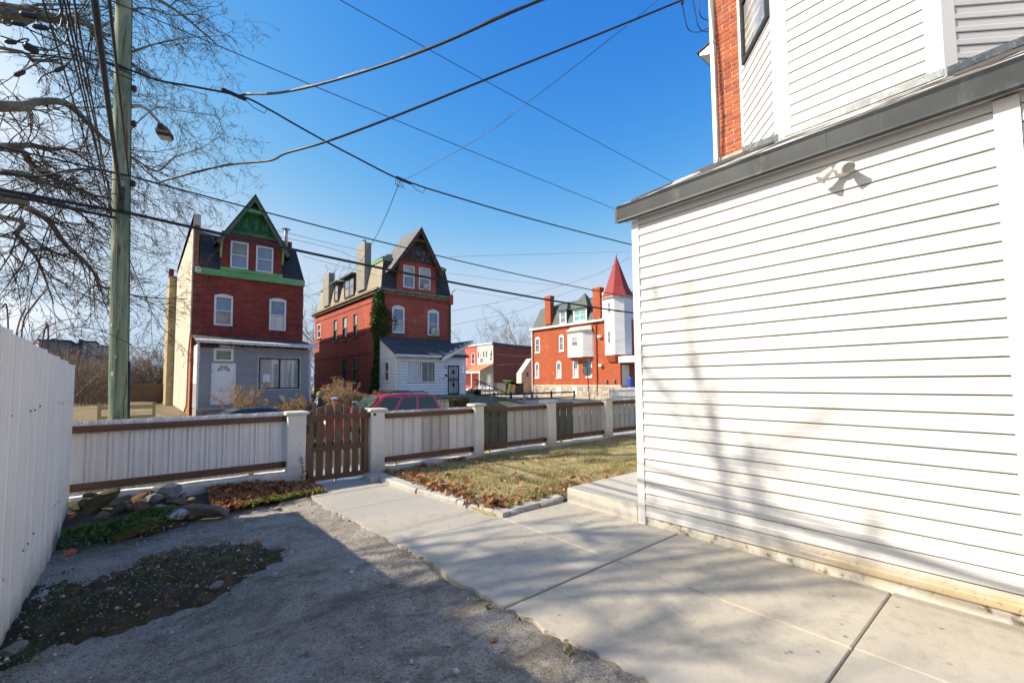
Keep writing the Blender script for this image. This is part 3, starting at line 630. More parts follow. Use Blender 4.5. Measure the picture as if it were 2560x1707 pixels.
m = MB(); m.tube([(GX1-0.03, GY-0.06, 1.04), (GX1+0.06, GY-0.065, 1.043)], 0.008, 8); m.lathe((GX1+0.075, GY-0.068, 1.045), [(0.012, -0.03), (0.026, -0.022), (0.028, 0.0), (0.022, 0.02), (0.01, 0.026)], 12, 'Y'); m.build('latch', MATS['black_iron'], gate)
m = MB(); m.cbox((2.625, YF+0.42, 0.21), 0.035, 0.035, 1.36, 0.003); m.build('wooden_stake', MATS['pale_stake'], label='pale wooden stake standing just behind the gate', cat='stake')

# ------------------------------------------------------------------ rubble heap, mound, leaves, weeds
def rock_mesh(name, seed, flat=0.35, jag=0.35):
    r = random.Random(seed); import bmesh
    bm = bmesh.new(); bmesh.ops.create_icosphere(bm, subdivisions=2, radius=1.0)
    pl = [(Vector((r.gauss(0,1), r.gauss(0,1), r.gauss(0,0.8))).normalized(), r.uniform(0.38, 0.78)) for _ in range(11)]
    for v in bm.verts:
        for n, d in pl:
            e = v.co.dot(n) - d
            if e > 0: v.co -= n*e
        v.co += Vector((r.uniform(-1,1), r.uniform(-1,1), r.uniform(-1,1)))*0.03
        v.co.z *= flat
    me = bpy.data.meshes.new(name); bm.to_mesh(me); bm.free(); return me
def stone_mat(name, c, c2, c3, s=4.0):
    t = NT(name); col = t.mix(t.ramp(t.noise(s, 6, 0.65, 0.4), 0.38, 0.66), c, c2); col = t.mix(t.ramp(t.noise(s*4, 5, 0.7), 0.55, 0.7, 0, 0.8), col, c3)
    t.bump(t.noise(22, 6, 0.7), 0.7, 0.02); return t.fin(col, 0.9, spec=0.25)
stone_mat('stone_brown', (0.14, 0.10, 0.065), (0.20, 0.16, 0.11), (0.07, 0.05, 0.035)); stone_mat('stone_grey', (0.20, 0.195, 0.18), (0.13, 0.125, 0.115), (0.30, 0.29, 0.27))
stone_mat('stone_pale', (0.45, 0.45, 0.46), (0.34, 0.34, 0.36), (0.2, 0.2, 0.21)); stone_mat('stone_rust', (0.20, 0.095, 0.045), (0.14, 0.08, 0.05), (0.08, 0.05, 0.03)); stone_mat('stone_moss', (0.075, 0.075, 0.03), (0.12, 0.10, 0.055), (0.05, 0.06, 0.015))
stone_mat('brick_bit', (0.42, 0.14, 0.075), (0.33, 0.10, 0.055), (0.5, 0.24, 0.16)); stone_mat('chip_white', (0.58, 0.57, 0.54), (0.45, 0.44, 0.41), (0.3, 0.29, 0.27), 20)
rocks = [rock_mesh('stone', s, f) for s, f in [(1, .5), (2, .62), (3, .42), (4, .7), (5, .55), (6, .45)]]
def stone(px, py, z, size, mt, label, group=None, rot=None, asp=1.0, k=None, name='stone'):
    p = at(px, py, Z=z); me = rocks[(k if k is not None else random.randrange(6))].copy(); me.materials.append(MATS[mt])
    o = bpy.data.objects.new(name, me); COL.objects.link(o); o.location = p; o.scale = (size*asp, size/asp**0.5, size); o.rotation_euler = rot or (random.uniform(-.6, .6), random.uniform(-.6, .6), random.uniform(0, 6.3))
    return put(o, label, 'brick' if name == 'brick_fragment' else 'stone', group)
HG = 'stones in the rubble heap'
HEAP = []
# the ones that stand out
stone(415, 1232, 0.24, 0.20, 'stone_grey', 'large grey brown boulder topping the rubble heap', rot=(0.3, 0.1, 0.4), asp=1.25, k=1)
stone(437, 1288, 0.07, 0.13, 'stone_pale', 'pale bluish grey stone at the front of the rubble heap', rot=(0.5, 0.3, 0.2), asp=1.2, k=3)
stone(510, 1277, 0.06, 0.20, 'stone_brown', 'long flat brown slab at the rubble heap end beside the leaves', rot=(0.35, 0.1, -0.4), asp=1.6, k=0)
stone(355, 1315, 0.05, 0.18, 'stone_rust', 'long rust brown slab leaning along the front of the rubble heap', rot=(0.4, -0.25, 0.5), asp=1.7, k=2)
stone(402, 1268, 0.11, 0.09, 'stone_pale', 'small pale grey stone lodged mid heap in the rubble', rot=(0.4, 0.2, 1.0), k=5)
stone(362, 1275, 0.14, 0.16, 'stone_rust', 'rust brown angular slab tilted in the rubble heap middle', rot=(0.8, 0.2, 0.9), asp=1.4, k=4)
stone(185, 1292, 0.08, 0.10, 'brick_bit', 'broken red brick on the rubble heap by the tall fence', rot=(0.2, 0.1, 0.5), asp=1.3, k=3, name='brick_fragment')
stone(372, 1236, 0.2, 0.06, 'brick_bit', 'small red brick piece beside the topmost boulder', k=3, name='brick_fragment')
for (px, py, z, s, mt) in [(190,1268,.16,.14,'stone_moss'),(222,1262,.2,.17,'stone_moss'),(243,1250,.24,.16,'stone_brown'),(270,1243,.26,.2,'stone_moss'),(305,1252,.2,.16,'stone_brown'),(212,1290,.1,.15,'stone_moss'),(245,1298,.09,.18,'stone_brown'),(292,1280,.12,.15,'stone_moss'),(318,1268,.15,.13,'stone_brown'),
    (340,1250,.2,.17,'stone_rust'),(385,1250,.2,.17,'stone_grey'),(362,1262,.16,.15,'stone_brown'),(440,1252,.17,.15,'stone_brown'),(468,1262,.1,.14,'stone_brown'),(455,1245,.16,.12,'stone_grey'),(425,1272,.1,.13,'stone_brown'),(330,1294,.09,.13,'stone_grey'),(210,1320,.03,.11,'stone_grey'),(262,1318,.04,.1,'stone_moss'),(400,1297,.06,.13,'stone_brown'),(535,1272,.06,.12,'stone_grey'),(565,1276,.03,.09,'stone_brown'),(230,1245,.22,.12,'stone_moss'),(345,1285,.1,.12,'stone_rust'),(300,1300,.06,.1,'stone_moss'),(478,1288,.05,.1,'stone_brown')]:
    HEAP.append((px, py, z-0.015, s*0.82, mt))
def ordinal(n): return ['first', 'second', 'third', 'fourth', 'fifth', 'sixth', 'seventh', 'eighth', 'ninth', 'tenth', 'eleventh', 'twelfth'][n]
HEAP.sort(key=lambda h: h[1]); k3 = (len(HEAP)+2)//3
for ri, rown in enumerate(('back', 'middle', 'front')):
    for oi_, (px, py, z, s, mt) in enumerate(sorted(HEAP[ri*k3:(ri+1)*k3])):
        stone(px, py, z, s*1.05, mt, {'stone_moss': 'dark mossy', 'stone_brown': 'brown', 'stone_rust': 'rust brown', 'stone_grey': 'grey'}[mt] + f' broken stone, {ordinal(oi_)} from the tall fence in the rubble heap {rown} row', HG, asp=random.uniform(1.0, 1.6))
# loose stones round the mound
LS = 'loose stones on the old driveway'
for (px, py, s, mt, lb) in [(380,1506,.055,'stone_grey','rounded grey stone at the near edge of the mossy mound'),(535,1465,.06,'stone_grey','angular grey stone on the right flank of the mossy mound'),(634,1361,.05,'brick_bit','small red brick piece on the far right of the mossy mound'),(170,1383,.06,'brick_bit','brick piece lying by the foot of the tall fence'),(438,1376,.04,'stone_rust','orange brown stone on top of the mossy mound'),(275,1475,.05,'stone_pale','pale stone on the mossy mound near its front'),(315,1502,.06,'stone_rust','flat brown stone at the near edge of the mossy mound'),(104,1487,.06,'stone_pale','pale stone at the foot of the tall fence'),(686,1438,.04,'stone_pale','pale stone lying alone right of the mossy mound'),(30,1625,.07,'stone_grey','grey stone by the fence foot in the near corner')]:
    stone(px, py, 0.0 if px > 600 or py > 1480 else 0.04, s, mt, lb, asp=1.2, name='brick_fragment' if mt == 'brick_bit' else 'stone')
m = MB(); p = at(432, 1482, Z=0.02); m.tube([p+Vector((-.05,.03,0)), p+Vector((.05,-.03,0.01))], 0.02, 10); m.build('pipe_piece', MATS['stone_pale'], label='short grey pipe piece at the edge of the mossy mound', cat='pipe')

# mossy mound of old soil
def mound_h(x, y):
    cx, cy = 0.22, 4.72; dx, dy = (x-cx), (y-cy); u = dx*0.90 + dy*0.44; v = -dx*0.44 + dy*0.90
    r = (u/1.0)**2 + (v/0.62)**2; e = 1 - r + 0.42*fbm(x, y, 1.6, 14.0) + 0.30*fbm(x, y, 6.5, 4.0)
    tail = 1 - ((x+0.5)/0.30)**2 - ((y-4.6)/1.05)**2 + 0.5*fbm(x, y, 2.0, 31.0)
    return max(0.15*min(1, max(0, e))**0.75, 0.045*min(1, max(0, tail))**0.6)
def moss_mat():
    t = NT('mossy_soil')
    col = t.mix(t.ramp(t.noise(8, 6, 0.7), 0.35, 0.65), (0.085, 0.062, 0.04), (0.17, 0.13, 0.088))
    col = t.mix(t.ramp(t.noise(2.6, 5, 0.65, 0.6), 0.52, 0.64, 0, 0.85), col, t.mix(t.ramp(t.noise(30, 3), 0.4, 0.6), (0.06, 0.078, 0.012), (0.12, 0.135, 0.03)))
    v = t.new('ShaderNodeTexVoronoi', {'Vector': t.P(), 'Scale': 60.0}); s = t.new('ShaderNodeSeparateColor', {0: v.outputs[1]})
    col = t.mix(t.math('MULTIPLY', t.ramp(v.outputs[0], 0.2, 0.36, 1, 0), t.ramp(s.outputs[0], 0.86, 0.92)), col, (0.5, 0.48, 0.44))
    t.bump(t.math('ADD', t.noise(45, 6, 0.7), t.noise(160, 3)), 1.0, 0.03); return t.fin(col, 0.95, spec=0.15)
moss_mat()
st = 0.03; x0, x1, y0, y1 = -0.62, 1.45, 3.3, 6.2; nx, ny = int((x1-x0)/st)+1, int((y1-y0)/st)+1
vs = []
for j in range(ny):
    for i in range(nx):
        x, y = x0+i*st, y0+j*st; h = mound_h(x, y); e_ = min(1, h/0.03); vs.append((x, y, -0.060 + (h*0.95 + e_*0.018 + e_*0.022*fbm(x, y, 7, 2) + e_*0.012*noise2(x, y, 22, 3) if h > 0.001 else 0)))
ii, jj = np.meshgrid(np.arange(nx-1), np.arange(ny-1)); q = (jj*nx+ii).ravel()
raw_mesh('mossy_mound', vs, np.stack([q, q+1, q+1+nx, q+nx], 1), MATS['mossy_soil'], label='low mound of mossy soil and grit on the driveway', cat='mound', kind='stuff')
# bed of soil under heap and leaves
st = 0.06; x0, x1, y0, y1 = -0.62, 2.02, 6.3, 7.52; nx, ny = int((x1-x0)/st)+1, int((y1-y0)/st)+1
def bed_h(x, y): return 0.14*min(1, max(0, (y - 6.45 - 0.28*max(0, x) + 0.25*fbm(x, y, 1.2, 5))/0.7))*(1.0 if x < 1.2 else max(0.35, 1-(x-1.2)))
vs = [(x0+i*st, y0+j*st, -0.075 + (bed_h(x0+i*st, y0+j*st) + 0.03 if bed_h(x0+i*st, y0+j*st) > 0.003 else 0) + 0.012*fbm(x0+i*st, y0+j*st, 6, 1)) for j in range(ny) for i in range(nx)]
ii, jj = np.meshgrid(np.arange(nx-1), np.arange(ny-1)); q = (jj*nx+ii).ravel()
raw_mesh('soil_bed', vs, np.stack([q, q+1, q+1+nx, q+nx], 1), MATS['soil'], kind='structure')

def scatter_cards(name, pts, size, mat, label, cat, tilt=0.7, lift=0.012, lobes=True, jit=0.5, parent=None, **kw):
    """many small curled leaves as one mesh: each a five point leaf folded on its midrib"""
    V = []; F = []
    shp = np.array([(-0.5, 0, 0), (-0.22, 0.42, 0.14), (0.05, 0.22, 0.05), (0.28, 0.34, 0.16), (0.55, 0.0, 0.02), (0.28, -0.34, 0.16), (0.05, -0.22, 0.05), (-0.22, -0.42, 0.14)]) if lobes else np.array([(-0.5, 0, 0), (0, 0.3, 0.06), (0.5, 0, 0), (0, -0.3, 0.06)])
    n = len(shp)
    for p in pts:
        s = size*random.uniform(1-jit, 1+jit); e = Matrix.Rotation(random.uniform(0, 6.28), 3, 'Z') @ Matrix.Rotation(random.gauss(0, tilt), 3, 'X') @ Matrix.Rotation(random.gauss(0, tilt*0.7), 3, 'Y')
        a = np.array(e); w = shp*s; w = w*np.array([1, 1, random.uniform(0.3, 2.2)])
        b0 = len(V); V.extend((w @ a.T + np.array([p[0], p[1], p[2]+lift])).tolist())
        if lobes: F += [(b0, b0+2, b0+1), (b0, b0+4, b0+2), (b0+2, b0+4, b0+3), (b0, b0+6, b0+4), (b0, b0+7, b0+6), (b0+6, b0+5, b0+4)]
        else: F += [(b0, b0+2, b0+1), (b0, b0+3, b0+2)]
    return raw_mesh(name, V, F, mat, parent, label=label, cat=cat, **kw)
def leaf_mat(name, cols, trans=0.2):
    t = NT(name); g = t.new('ShaderNodeNewGeometry'); r = g.outputs['Random Per Island']
    cr = t.new('ShaderNodeValToRGB', {0: r}); e = cr.color_ramp.elements
    while len(e) < len(cols): e.new(0.5)
    for i, c in enumerate(cols): e[i].position = i/(len(cols)-1); e[i].color = (*c, 1)
    t.fin(cr.outputs[0], 0.8, spec=0.2)
    if trans:
        tr = t.new('ShaderNodeBsdfTranslucent', {0: cr.outputs[0]}); mx_ = t.new('ShaderNodeMixShader', {0: trans, 1: t.p.outputs[0], 2: tr.outputs[0]}); t.t.links.new(mx_.outputs[0], t.out.inputs[0])
    return t.m
leaf_mat('dead_leaf', [(0.40, 0.175, 0.075), (0.27, 0.115, 0.052), (0.50, 0.25, 0.12), (0.19, 0.088, 0.045), (0.56, 0.34, 0.18)])
leaf_mat('weed_leaf', [(0.06, 0.15, 0.03), (0.09, 0.21, 0.045), (0.05, 0.11, 0.03), (0.14, 0.24, 0.06)])
leaf_mat('bright_weed', [(0.12, 0.20, 0.03), (0.18, 0.25, 0.05), (0.09, 0.16, 0.03)])
leaf_mat('grass_blade', [(0.60, 0.49, 0.28), (0.52, 0.41, 0.21), (0.44, 0.36, 0.18), (0.32, 0.30, 0.12), (0.16, 0.20, 0.06)], 0.3)
leaf_mat('grit', [(0.55, 0.53, 0.49), (0.40, 0.38, 0.34), (0.30, 0.27, 0.24), (0.62, 0.61, 0.58), (0.36, 0.2, 0.13), (0.2, 0.18, 0.16)], 0)
pts = []
while len(pts) < 1500:
    x, y = random.uniform(0.75, 2.12), random.uniform(6.6, 7.5)
    if y > 6.72 + 0.22*(x-0.8) - 0.05 + 0.12*fbm(x, y, 2, 3) or (x > 1.6 and y > 6.85): pts.append((x, y, -0.02 + bed_h(min(x, 2.0), y) + random.uniform(0, 0.045)))
scatter_cards('fallen_leaves', pts, 0.085, MATS['dead_leaf'], 'drift of brown dead leaves against the low fence left of gate', 'leaves', 0.75, kind='stuff')
pts = []
while len(pts) < 430:
    x, y = random.uniform(3.2, 6.0), random.uniform(4.3, 7.5)
    d = min(abs(x-3.25-0.05*(7.3-y)), (y-4.25)*1.1, (7.6-y)*1.6 if x < 5.2 else 9)
    if random.random() < math.exp(-d/0.23)*(0.9 if x < 5.2 else 0.35)*(0.5+0.9*max(0, fbm(x, y, 1.3, 8)+0.35)) or random.random() < 0.012: pts.append((x, y, lawn_z(x, y) + 0.02 + random.uniform(0, 0.035)))
scatter_cards('fallen_leaves', pts, 0.08, MATS['dead_leaf'], 'brown dead leaves strewn along the lawn edge right of gate', 'leaves', 0.7, kind='stuff')
pts = []
for _ in range(2900):
    cxy = random.choice([(-0.08, 6.42, 0.17, 0.13), (-0.38, 6.36, 0.14, 0.13), (0.14, 6.62, 0.12, 0.10)]); x, y = random.gauss(cxy[0], cxy[2]), random.gauss(cxy[1], cxy[3])
    if x > -0.58: pts.append((x, y, max(0, 0.02 + 0.10*math.exp(-((x-cxy[0])/0.25)**2-((y-cxy[1])/0.16)**2) + 0.08*(y-6.3)) + random.uniform(-0.03, 0.03)))
scatter_cards('weeds', pts, 0.032, MATS['weed_leaf'], 'dense green weeds growing in front of the rubble heap', 'weeds', 0.8, 0.02, False, kind='stuff')
pts = []
for (cx_, cy_, n, s) in [(1.5, 6.78, 260, .08), (1.78, 6.9, 200, .07), (1.2, 6.75, 160, .08), (2.0, 6.9, 160, .05), (3.5, 5.2, 150, .09), (3.5, 4.5, 200, .08), (4.2, 4.45, 200, .12), (3.6, 4.4, 160, .08), (3.45, 6.1, 90, .07), (1.95, 2.62, 14, .012), (2.0, 1.9, 12, .012), (1.33, 1.05, 30, .02), (1.5, 1.15, 16, .015)]:
    for _ in range(n):
        x, y = random.gauss(cx_, s), random.gauss(cy_, s*0.7); pts.append((x, y, (lawn_z(x, y) if x > 3.3 else (0.02 if y > 6 else -0.03)) + random.uniform(0.0, 0.035)))
scatter_cards('weeds', pts, 0.03, MATS['bright_weed'], 'small bright green weeds dotted along edges and cracks', 'weeds', 0.8, 0.01, False, kind='stuff')
# grit and chips on the old driveway and mound
pts = []
for _ in range(7500):
    x, y = random.uniform(-0.6, 2.05), random.uniform(0.2, 6.6)
    h = mound_h(x, y); w = 0.75 if h > 0.004 else 0.10 + 0.6*max(0, fbm(x, y, 1.1, 17)) + 0.5*max(0, 1-abs(x+0.5)/0.2)
    if random.random() < w: pts.append((x, y, (h - 0.02 if h > 0.004 else -0.026)))
V = []; F = []
for p in pts:
    s = (0.0068 if p[2] < -0.0255 else 0.0046)*math.exp(random.gauss(0, 0.45)); a = random.uniform(0, 6.28); c_, s_ = math.cos(a), math.sin(a); b0 = len(V)
    for (u, v, w) in [(-1, -.7, -.5), (1, -.6, -.5), (.9, .7, -.5), (-.8, .8, -.5), (-.5, -.4, .6), (.6, -.3, .5), (.4, .5, .6), (-.5, .4, .4)]:
        u *= random.uniform(.7, 1.4); v *= random.uniform(.6, 1.2); V.append((p[0]+(u*c_-v*s_)*s, p[1]+(u*s_+v*c_)*s, p[2]+(w+0.4)*s))
    F += [tuple(i+b0 for i in f) for f in [(0,1,5,4), (1,2,6,5), (2,3,7,6), (3,0,4,7), (4,5,6,7), (0,3,2,1)]]
raw_mesh('gravel_chips', V, F, MATS['grit'], label='pale gravel chips scattered over driveway and mossy mound', cat='gravel', kind='stuff')
# dead twigs and straw on the mound
mt = MB()
for _ in range(420):
    x, y = random.gauss(0.3, 0.45), random.gauss(4.8, 0.4); h = mound_h(x, y)
    if h < 0.01 or x < -0.55: continue
    a = random.uniform(0, 6.28); L = random.uniform(0.03, 0.13); p = Vector((x, y, h-0.02+random.uniform(0, 0.03))); d = Vector((math.cos(a)*L, math.sin(a)*L, random.uniform(-0.01, 0.05))); mt.tube([p, p+d*0.5+Vector((0, 0, 0.008)), p+d], [0.0022, 0.0018, 0.001], 3, False)
M('dry_twig', (0.20, 0.145, 0.085), (0.30, 0.235, 0.15), 20, 0.9); mt.build('twig_litter', MATS['dry_twig'], label='dead twigs and straw littering the mossy mound', cat='twigs', kind='stuff')
# moss tufts
pts = []
for _ in range(9000):
    x, y = random.uniform(-0.6, 1.35), random.uniform(3.5, 6.0); h = mound_h(x, y)
    if (h > 0.003 and fbm(x, y, 2.2, 40.0) > 0.08 - (0.25 if h < 0.03 else 0)) or (h <= 0.003 and x < 0.9 and random.random() < 0.05): pts.append((x, y, h-0.025))
scatter_cards('moss', pts, 0.016, MATS['weed_leaf'], 'dark green moss tufts on the driveway mound', 'moss', 0.9, 0.008, False, kind='stuff')

# lawn grass
def blades(n, xr, yr, hfun, dens, hmin, hmax, w=0.006):
    V = []; F = []; k = 0
    while k < n:
        x, y = random.uniform(*xr), random.uniform(*yr)
        if random.random() > dens(x, y): continue
        a = random.uniform(0, 6.28); h = random.uniform(hmin, hmax)*(0.55 + 1.3*max(0, 0.35+fbm(x, y, 2.4, 19))); lean = random.uniform(0.2, 1.5)*h; z = hfun(x, y) - 0.004
        dx, dy = math.cos(a), math.sin(a); wx, wy = -dy*w*0.5, dx*w*0.5; b0 = len(V)
        V += [(x-wx, y-wy, z), (x+wx, y+wy, z), (x+dx*lean*0.4+wx*0.8, y+dy*lean*0.4+wy*0.8, z+h*0.6), (x+dx*lean*0.4-wx*0.8, y+dy*lean*0.4-wy*0.8, z+h*0.6), (x+dx*lean, y+dy*lean, z+h*0.85)]
        F += [(b0, b0+1, b0+2), (b0, b0+2, b0+3), (b0+3, b0+2, b0+4)]; k += 1
    return V, F
V, F = blades(62000, (3.26, 10.5), (4.27, 7.52), lawn_z, lambda x, y: (0.35 + 0.65*max(0, min(1, 0.6+1.3*fbm(x, y, 0.9, 6))))*(1 if x < 7 else 0.7), 0.018, 0.06)
raw_mesh('grass', V, F, MATS['grass_blade'], label='short straw coloured winter grass on the lawn', cat='grass', kind='stuff')
# dead weed stalk at the gate post
mt = MB(); p0 = Vector((1.93, 7.42, 0.05))
for i in range(60):
    z = random.uniform(0.05, 0.42); a = random.uniform(0, 6.28); L = random.uniform(0.03, 0.09)*(1.2-z); b0 = p0 + Vector((0.02*math.sin(z*9), 0, z)); mt.tube([b0, b0+Vector((math.cos(a)*L, math.sin(a)*L*0.4, L*0.6))], [0.004, 0.0015], 3, False)
mt.tube([p0, p0+Vector((0.02, 0, 0.25)), p0+Vector((-0.01, 0, 0.45))], 0.004, 4); mt.build('dead_weed', MATS['dry_twig'], label='dry seed stalk against the post left of the gate', cat='weed')
# ------------------------------------------------------------------ houses across the street
def lotz(x, y):
    """height of the lots beyond the far pavement"""
    s = min(1, max(0, (y-20.6)/3.2)); base = 0.05
    if 9.0 < x < 18.5: base = 0.62
    elif 7.0 < x <= 9.0: base = 0.05 + 0.57*(x-7)/2
    elif 18.5 <= x < 21: base = 0.62 - 0.5*(x-18.5)/2.5
    elif x < 1.0: base = 0.05 + 0.2*min(1, max(0, (y-27)/15))
    elif x >= 21: base = 0.10
    return -0.465 + (base+0.465)*(s*s*(3-2*s)) + 0.05*fbm(x, y, 0.35, 4)
xs = list(np.arange(-45, -10, 3)) + list(np.arange(-10, 34, 0.5)) + list(np.arange(34, 110, 4)); ys = list(np.arange(20.6, 34, 0.4)) + list(np.arange(34, 130, 4))
vs = [(x, y, lotz(x, y)) for y in ys for x in xs]; nx, ny = len(xs), len(ys)
ii, jj = np.meshgrid(np.arange(nx-1), np.arange(ny-1)); q = (jj*nx+ii).ravel()
t = NT('lot_ground'); sx_ = t.new('ShaderNodeSeparateXYZ', {0: t.P()})
c_ = t.mix(t.ramp(t.noise(0.5, 6, 0.65, 0.4), 0.38, 0.64), (0.20, 0.155, 0.095), (0.13, 0.105, 0.065)); c_ = t.mix(t.ramp(t.noise(2.2, 5, 0.7), 0.5, 0.68, 0, 0.8), c_, (0.28, 0.23, 0.13)); c_ = t.mix(t.ramp(t.noise(1.1, 5, 0.7, 0, t.map(loc=(5, 3, 0))), 0.58, 0.68, 0, 0.7), c_, (0.09, 0.11, 0.04))
c_ = t.mix(t.ramp(t.math('ADD', sx_.outputs[0], t.math('MULTIPLY', t.noise(0.7, 4), 4.0)), 21, 24), c_, t.mix(t.ramp(t.noise(1.5, 5), 0.4, 0.65), (0.50, 0.44, 0.34), (0.36, 0.31, 0.22)))
t.bump(t.noise(9, 5), 0.6, 0.05); t.fin(c_, 0.95, spec=0.15)
raw_mesh('lot_ground', vs, np.stack([q, q+1, q+1+nx, q+nx], 1), MATS['lot_ground'], kind='structure')

brick_mat('brick_dark', (0.42, 0.07, 0.045), (0.31, 0.052, 0.037), (0.13, 0.045, 0.036), (0.09, 0.026, 0.023), 0.8, stain=(0.42, 0.09, 0.06))
brick_mat('brick_red', (0.50, 0.088, 0.048), (0.40, 0.07, 0.042), (0.30, 0.14, 0.11), (0.20, 0.06, 0.05), 0.6, stain=(0.58, 0.22, 0.14))
brick_mat('brick_orange', (0.42, 0.082, 0.028), (0.34, 0.065, 0.024), (0.36, 0.15, 0.09), (0.25, 0.05, 0.024), 0.5, stain=(0.46, 0.17, 0.09))
brick_mat('brick_shade', (0.22, 0.06, 0.045), (0.17, 0.05, 0.04), (0.16, 0.07, 0.06), (0.11, 0.04, 0.035), 0.5)
brick_mat('brick_bare', (0.42, 0.15, 0.06), (0.34, 0.12, 0.05), (0.4, 0.2, 0.11), (0.25, 0.09, 0.05), 0.5)
slate_mat('slate_dark', (0.035, 0.036, 0.04), (0.05, 0.05, 0.055), (0.085, 0.085, 0.085)); slate_mat('slate_tan', (0.36, 0.325, 0.24), (0.30, 0.27, 0.20), (0.22, 0.20, 0.15), 0.32, 0.2); slate_mat('slate_green', (0.10, 0.125, 0.115), (0.08, 0.10, 0.095), (0.16, 0.18, 0.165)); slate_mat('slate_grey', (0.13, 0.13, 0.122), (0.18, 0.177, 0.165), (0.075, 0.075, 0.072), 0.3, 0.2); slate_mat('slate_red', (0.36, 0.045, 0.045), (0.30, 0.04, 0.04), (0.16, 0.05, 0.045), 0.3, 0.2)
slate_mat('shingle_asphalt', (0.055, 0.058, 0.065), (0.075, 0.078, 0.085), (0.12, 0.115, 0.10), 0.3, 0.14)
M('stucco_cream', (0.52, 0.475, 0.385), (0.43, 0.39, 0.315), 0.8, 0.92, 0.5, 12, (1, 1, 0.5), c3=(0.38, 0.33, 0.25), s3=3)
M('stucco_tan', (0.40, 0.31, 0.17), (0.30, 0.23, 0.13), 1.2, 0.92, 0.5, 12, c3=(0.5, 0.42, 0.28), s3=4)
M('green_paint', (0.11, 0.32, 0.12), (0.20, 0.42, 0.17), 1.6, 0.7, 0.2, 20, (0.5, 1, 1), c3=(0.30, 0.36, 0.16), s3=4); M('green_dark', (0.012, 0.10, 0.032), (0.025, 0.16, 0.05), 4, 0.7, 0.2, 20, c3=(0.05, 0.05, 0.045), s3=9)
M('green_worn', (0.04, 0.13, 0.06), (0.14, 0.14, 0.115), 1.8, 0.8, 0.3, 25, lo=0.42, hi=0.6, c3=(0.10, 0.22, 0.09), s3=5); M('curtain_white', (0.66, 0.67, 0.66), (0.55, 0.56, 0.56), 6, 0.8); M('curtain_rose', (0.50, 0.43, 0.39), (0.44, 0.38, 0.35), 2, 0.8); M('curtain_green', (0.36, 0.42, 0.38), (0.26, 0.31, 0.29), 3, 0.8)
M('old_wood_grey', (0.22, 0.20, 0.17), (0.12, 0.105, 0.09), 3, 0.85, 0.3, 25, c3=(0.30, 0.19, 0.11), s3=6); M('old_wood_brown', (0.10, 0.06, 0.04), (0.065, 0.042, 0.032), 4, 0.8, 0.3, 25, c3=(0.26, 0.11, 0.045), s3=3)
M('siding_grey', (0.34, 0.335, 0.34), (0.31, 0.305, 0.31), 1.5, 0.55); M('siding_white', (0.76, 0.76, 0.76), (0.70, 0.70, 0.71), 1.5, 0.5); M('siding_beige', (0.60, 0.56, 0.48), (0.56, 0.52, 0.44), 1.5, 0.6); M('siding_teal', (0.40, 0.46, 0.45), (0.36, 0.42, 0.41), 1.5, 0.6)
M('red_paint', (0.62, 0.10, 0.08), (0.52, 0.08, 0.065), 2, 0.6); M('door_white', (0.78, 0.79, 0.81), (0.74, 0.75, 0.78), 2, 0.5); M('gutter_white', (0.74, 0.73, 0.70), (0.55, 0.53, 0.49), 3, 0.5, c3=(0.3, 0.27, 0.22), s3=7)
M('cornice_brown', (0.16, 0.13, 0.09), (0.24, 0.215, 0.15), 3, 0.85, 0.3, 15, c3=(0.42, 0.39, 0.33), s3=5); M('chimney_grey', (0.30, 0.285, 0.25), (0.23, 0.215, 0.185), 1.5, 0.9, 0.4, 20); M('roof_rust', (0.50, 0.20, 0.10), (0.44, 0.17, 0.085), 2, 0.7); M('block_base', (0.30, 0.285, 0.26), (0.22, 0.21, 0.19), 3, 0.9, 0.4, 20); M('zinc', (0.5, 0.51, 0.52), (0.4, 0.41, 0.42), 8, 0.35, metal=0.8)
glass_mat('pane_sky_tint', (0.07, 0.15, 0.27), (0.12, 0.20, 0.32), 0.04, 0.8); glass_mat('pane_blind', (0.30, 0.32, 0.35), (0.40, 0.41, 0.43), 0.1, 1.2); glass_mat('pane_dark', (0.012, 0.014, 0.017), (0.03, 0.032, 0.035)); glass_mat('pane_green', (0.10, 0.20, 0.14), (0.20, 0.32, 0.25), 0.08, 4); glass_mat('pane_drape', (0.60, 0.58, 0.55), (0.20, 0.21, 0.22), 0.08, 3.0, (1, 1, 0.12)); glass_mat('pane_teal', (0.10, 0.30, 0.30), (0.16, 0.40, 0.40), 0.08, 3); glass_mat('pane_grey', (0.12, 0.125, 0.13), (0.20, 0.20, 0.20), 0.06, 2); glass_mat('pane_room', (0.62, 0.58, 0.54), (0.22, 0.23, 0.22), 0.06, 1.6, (1, 1, 0.2))  # first pane: blue sky reflection put into the glass colour

class Face:
    """an upright wall plane: F(u, d, z) with u along the wall, d outwards"""
    def __init__(s, o, U, N): s.o = Vector((*o, 0)); s.U = Vector((*U, 0)).normalized(); s.N = Vector((*N, 0)).normalized()
    def __call__(s, u, d, z): return s.o + s.U*u + s.N*d + Vector((0, 0, z))
    def bx(s, m, u0, u1, d0, d1, z0, z1): return m.obox(s(u0, d0, z0), s.U*(u1-u0), s.N*(d1-d0), (0, 0, z1-z0))
    def opn(s, pl, pr, pt, pb):
        """opening seen between photo columns pl..pr and rows pt..pb (taken at its middle)"""
        def hit(px, py):
            d = ray(px, py); c = Vector((0, 0, CAMH)); t = (s.o - c).dot(s.N)/d.dot(s.N); return c + d*t
        my, mx_ = (pt+pb)/2, (pl+pr)/2
        ua, ub = (hit(pl, my)-s.o).dot(s.U), (hit(pr, my)-s.o).dot(s.U)
        return (min(ua, ub), max(ua, ub), hit(mx_, pb).z, hit(mx_, pt).z)
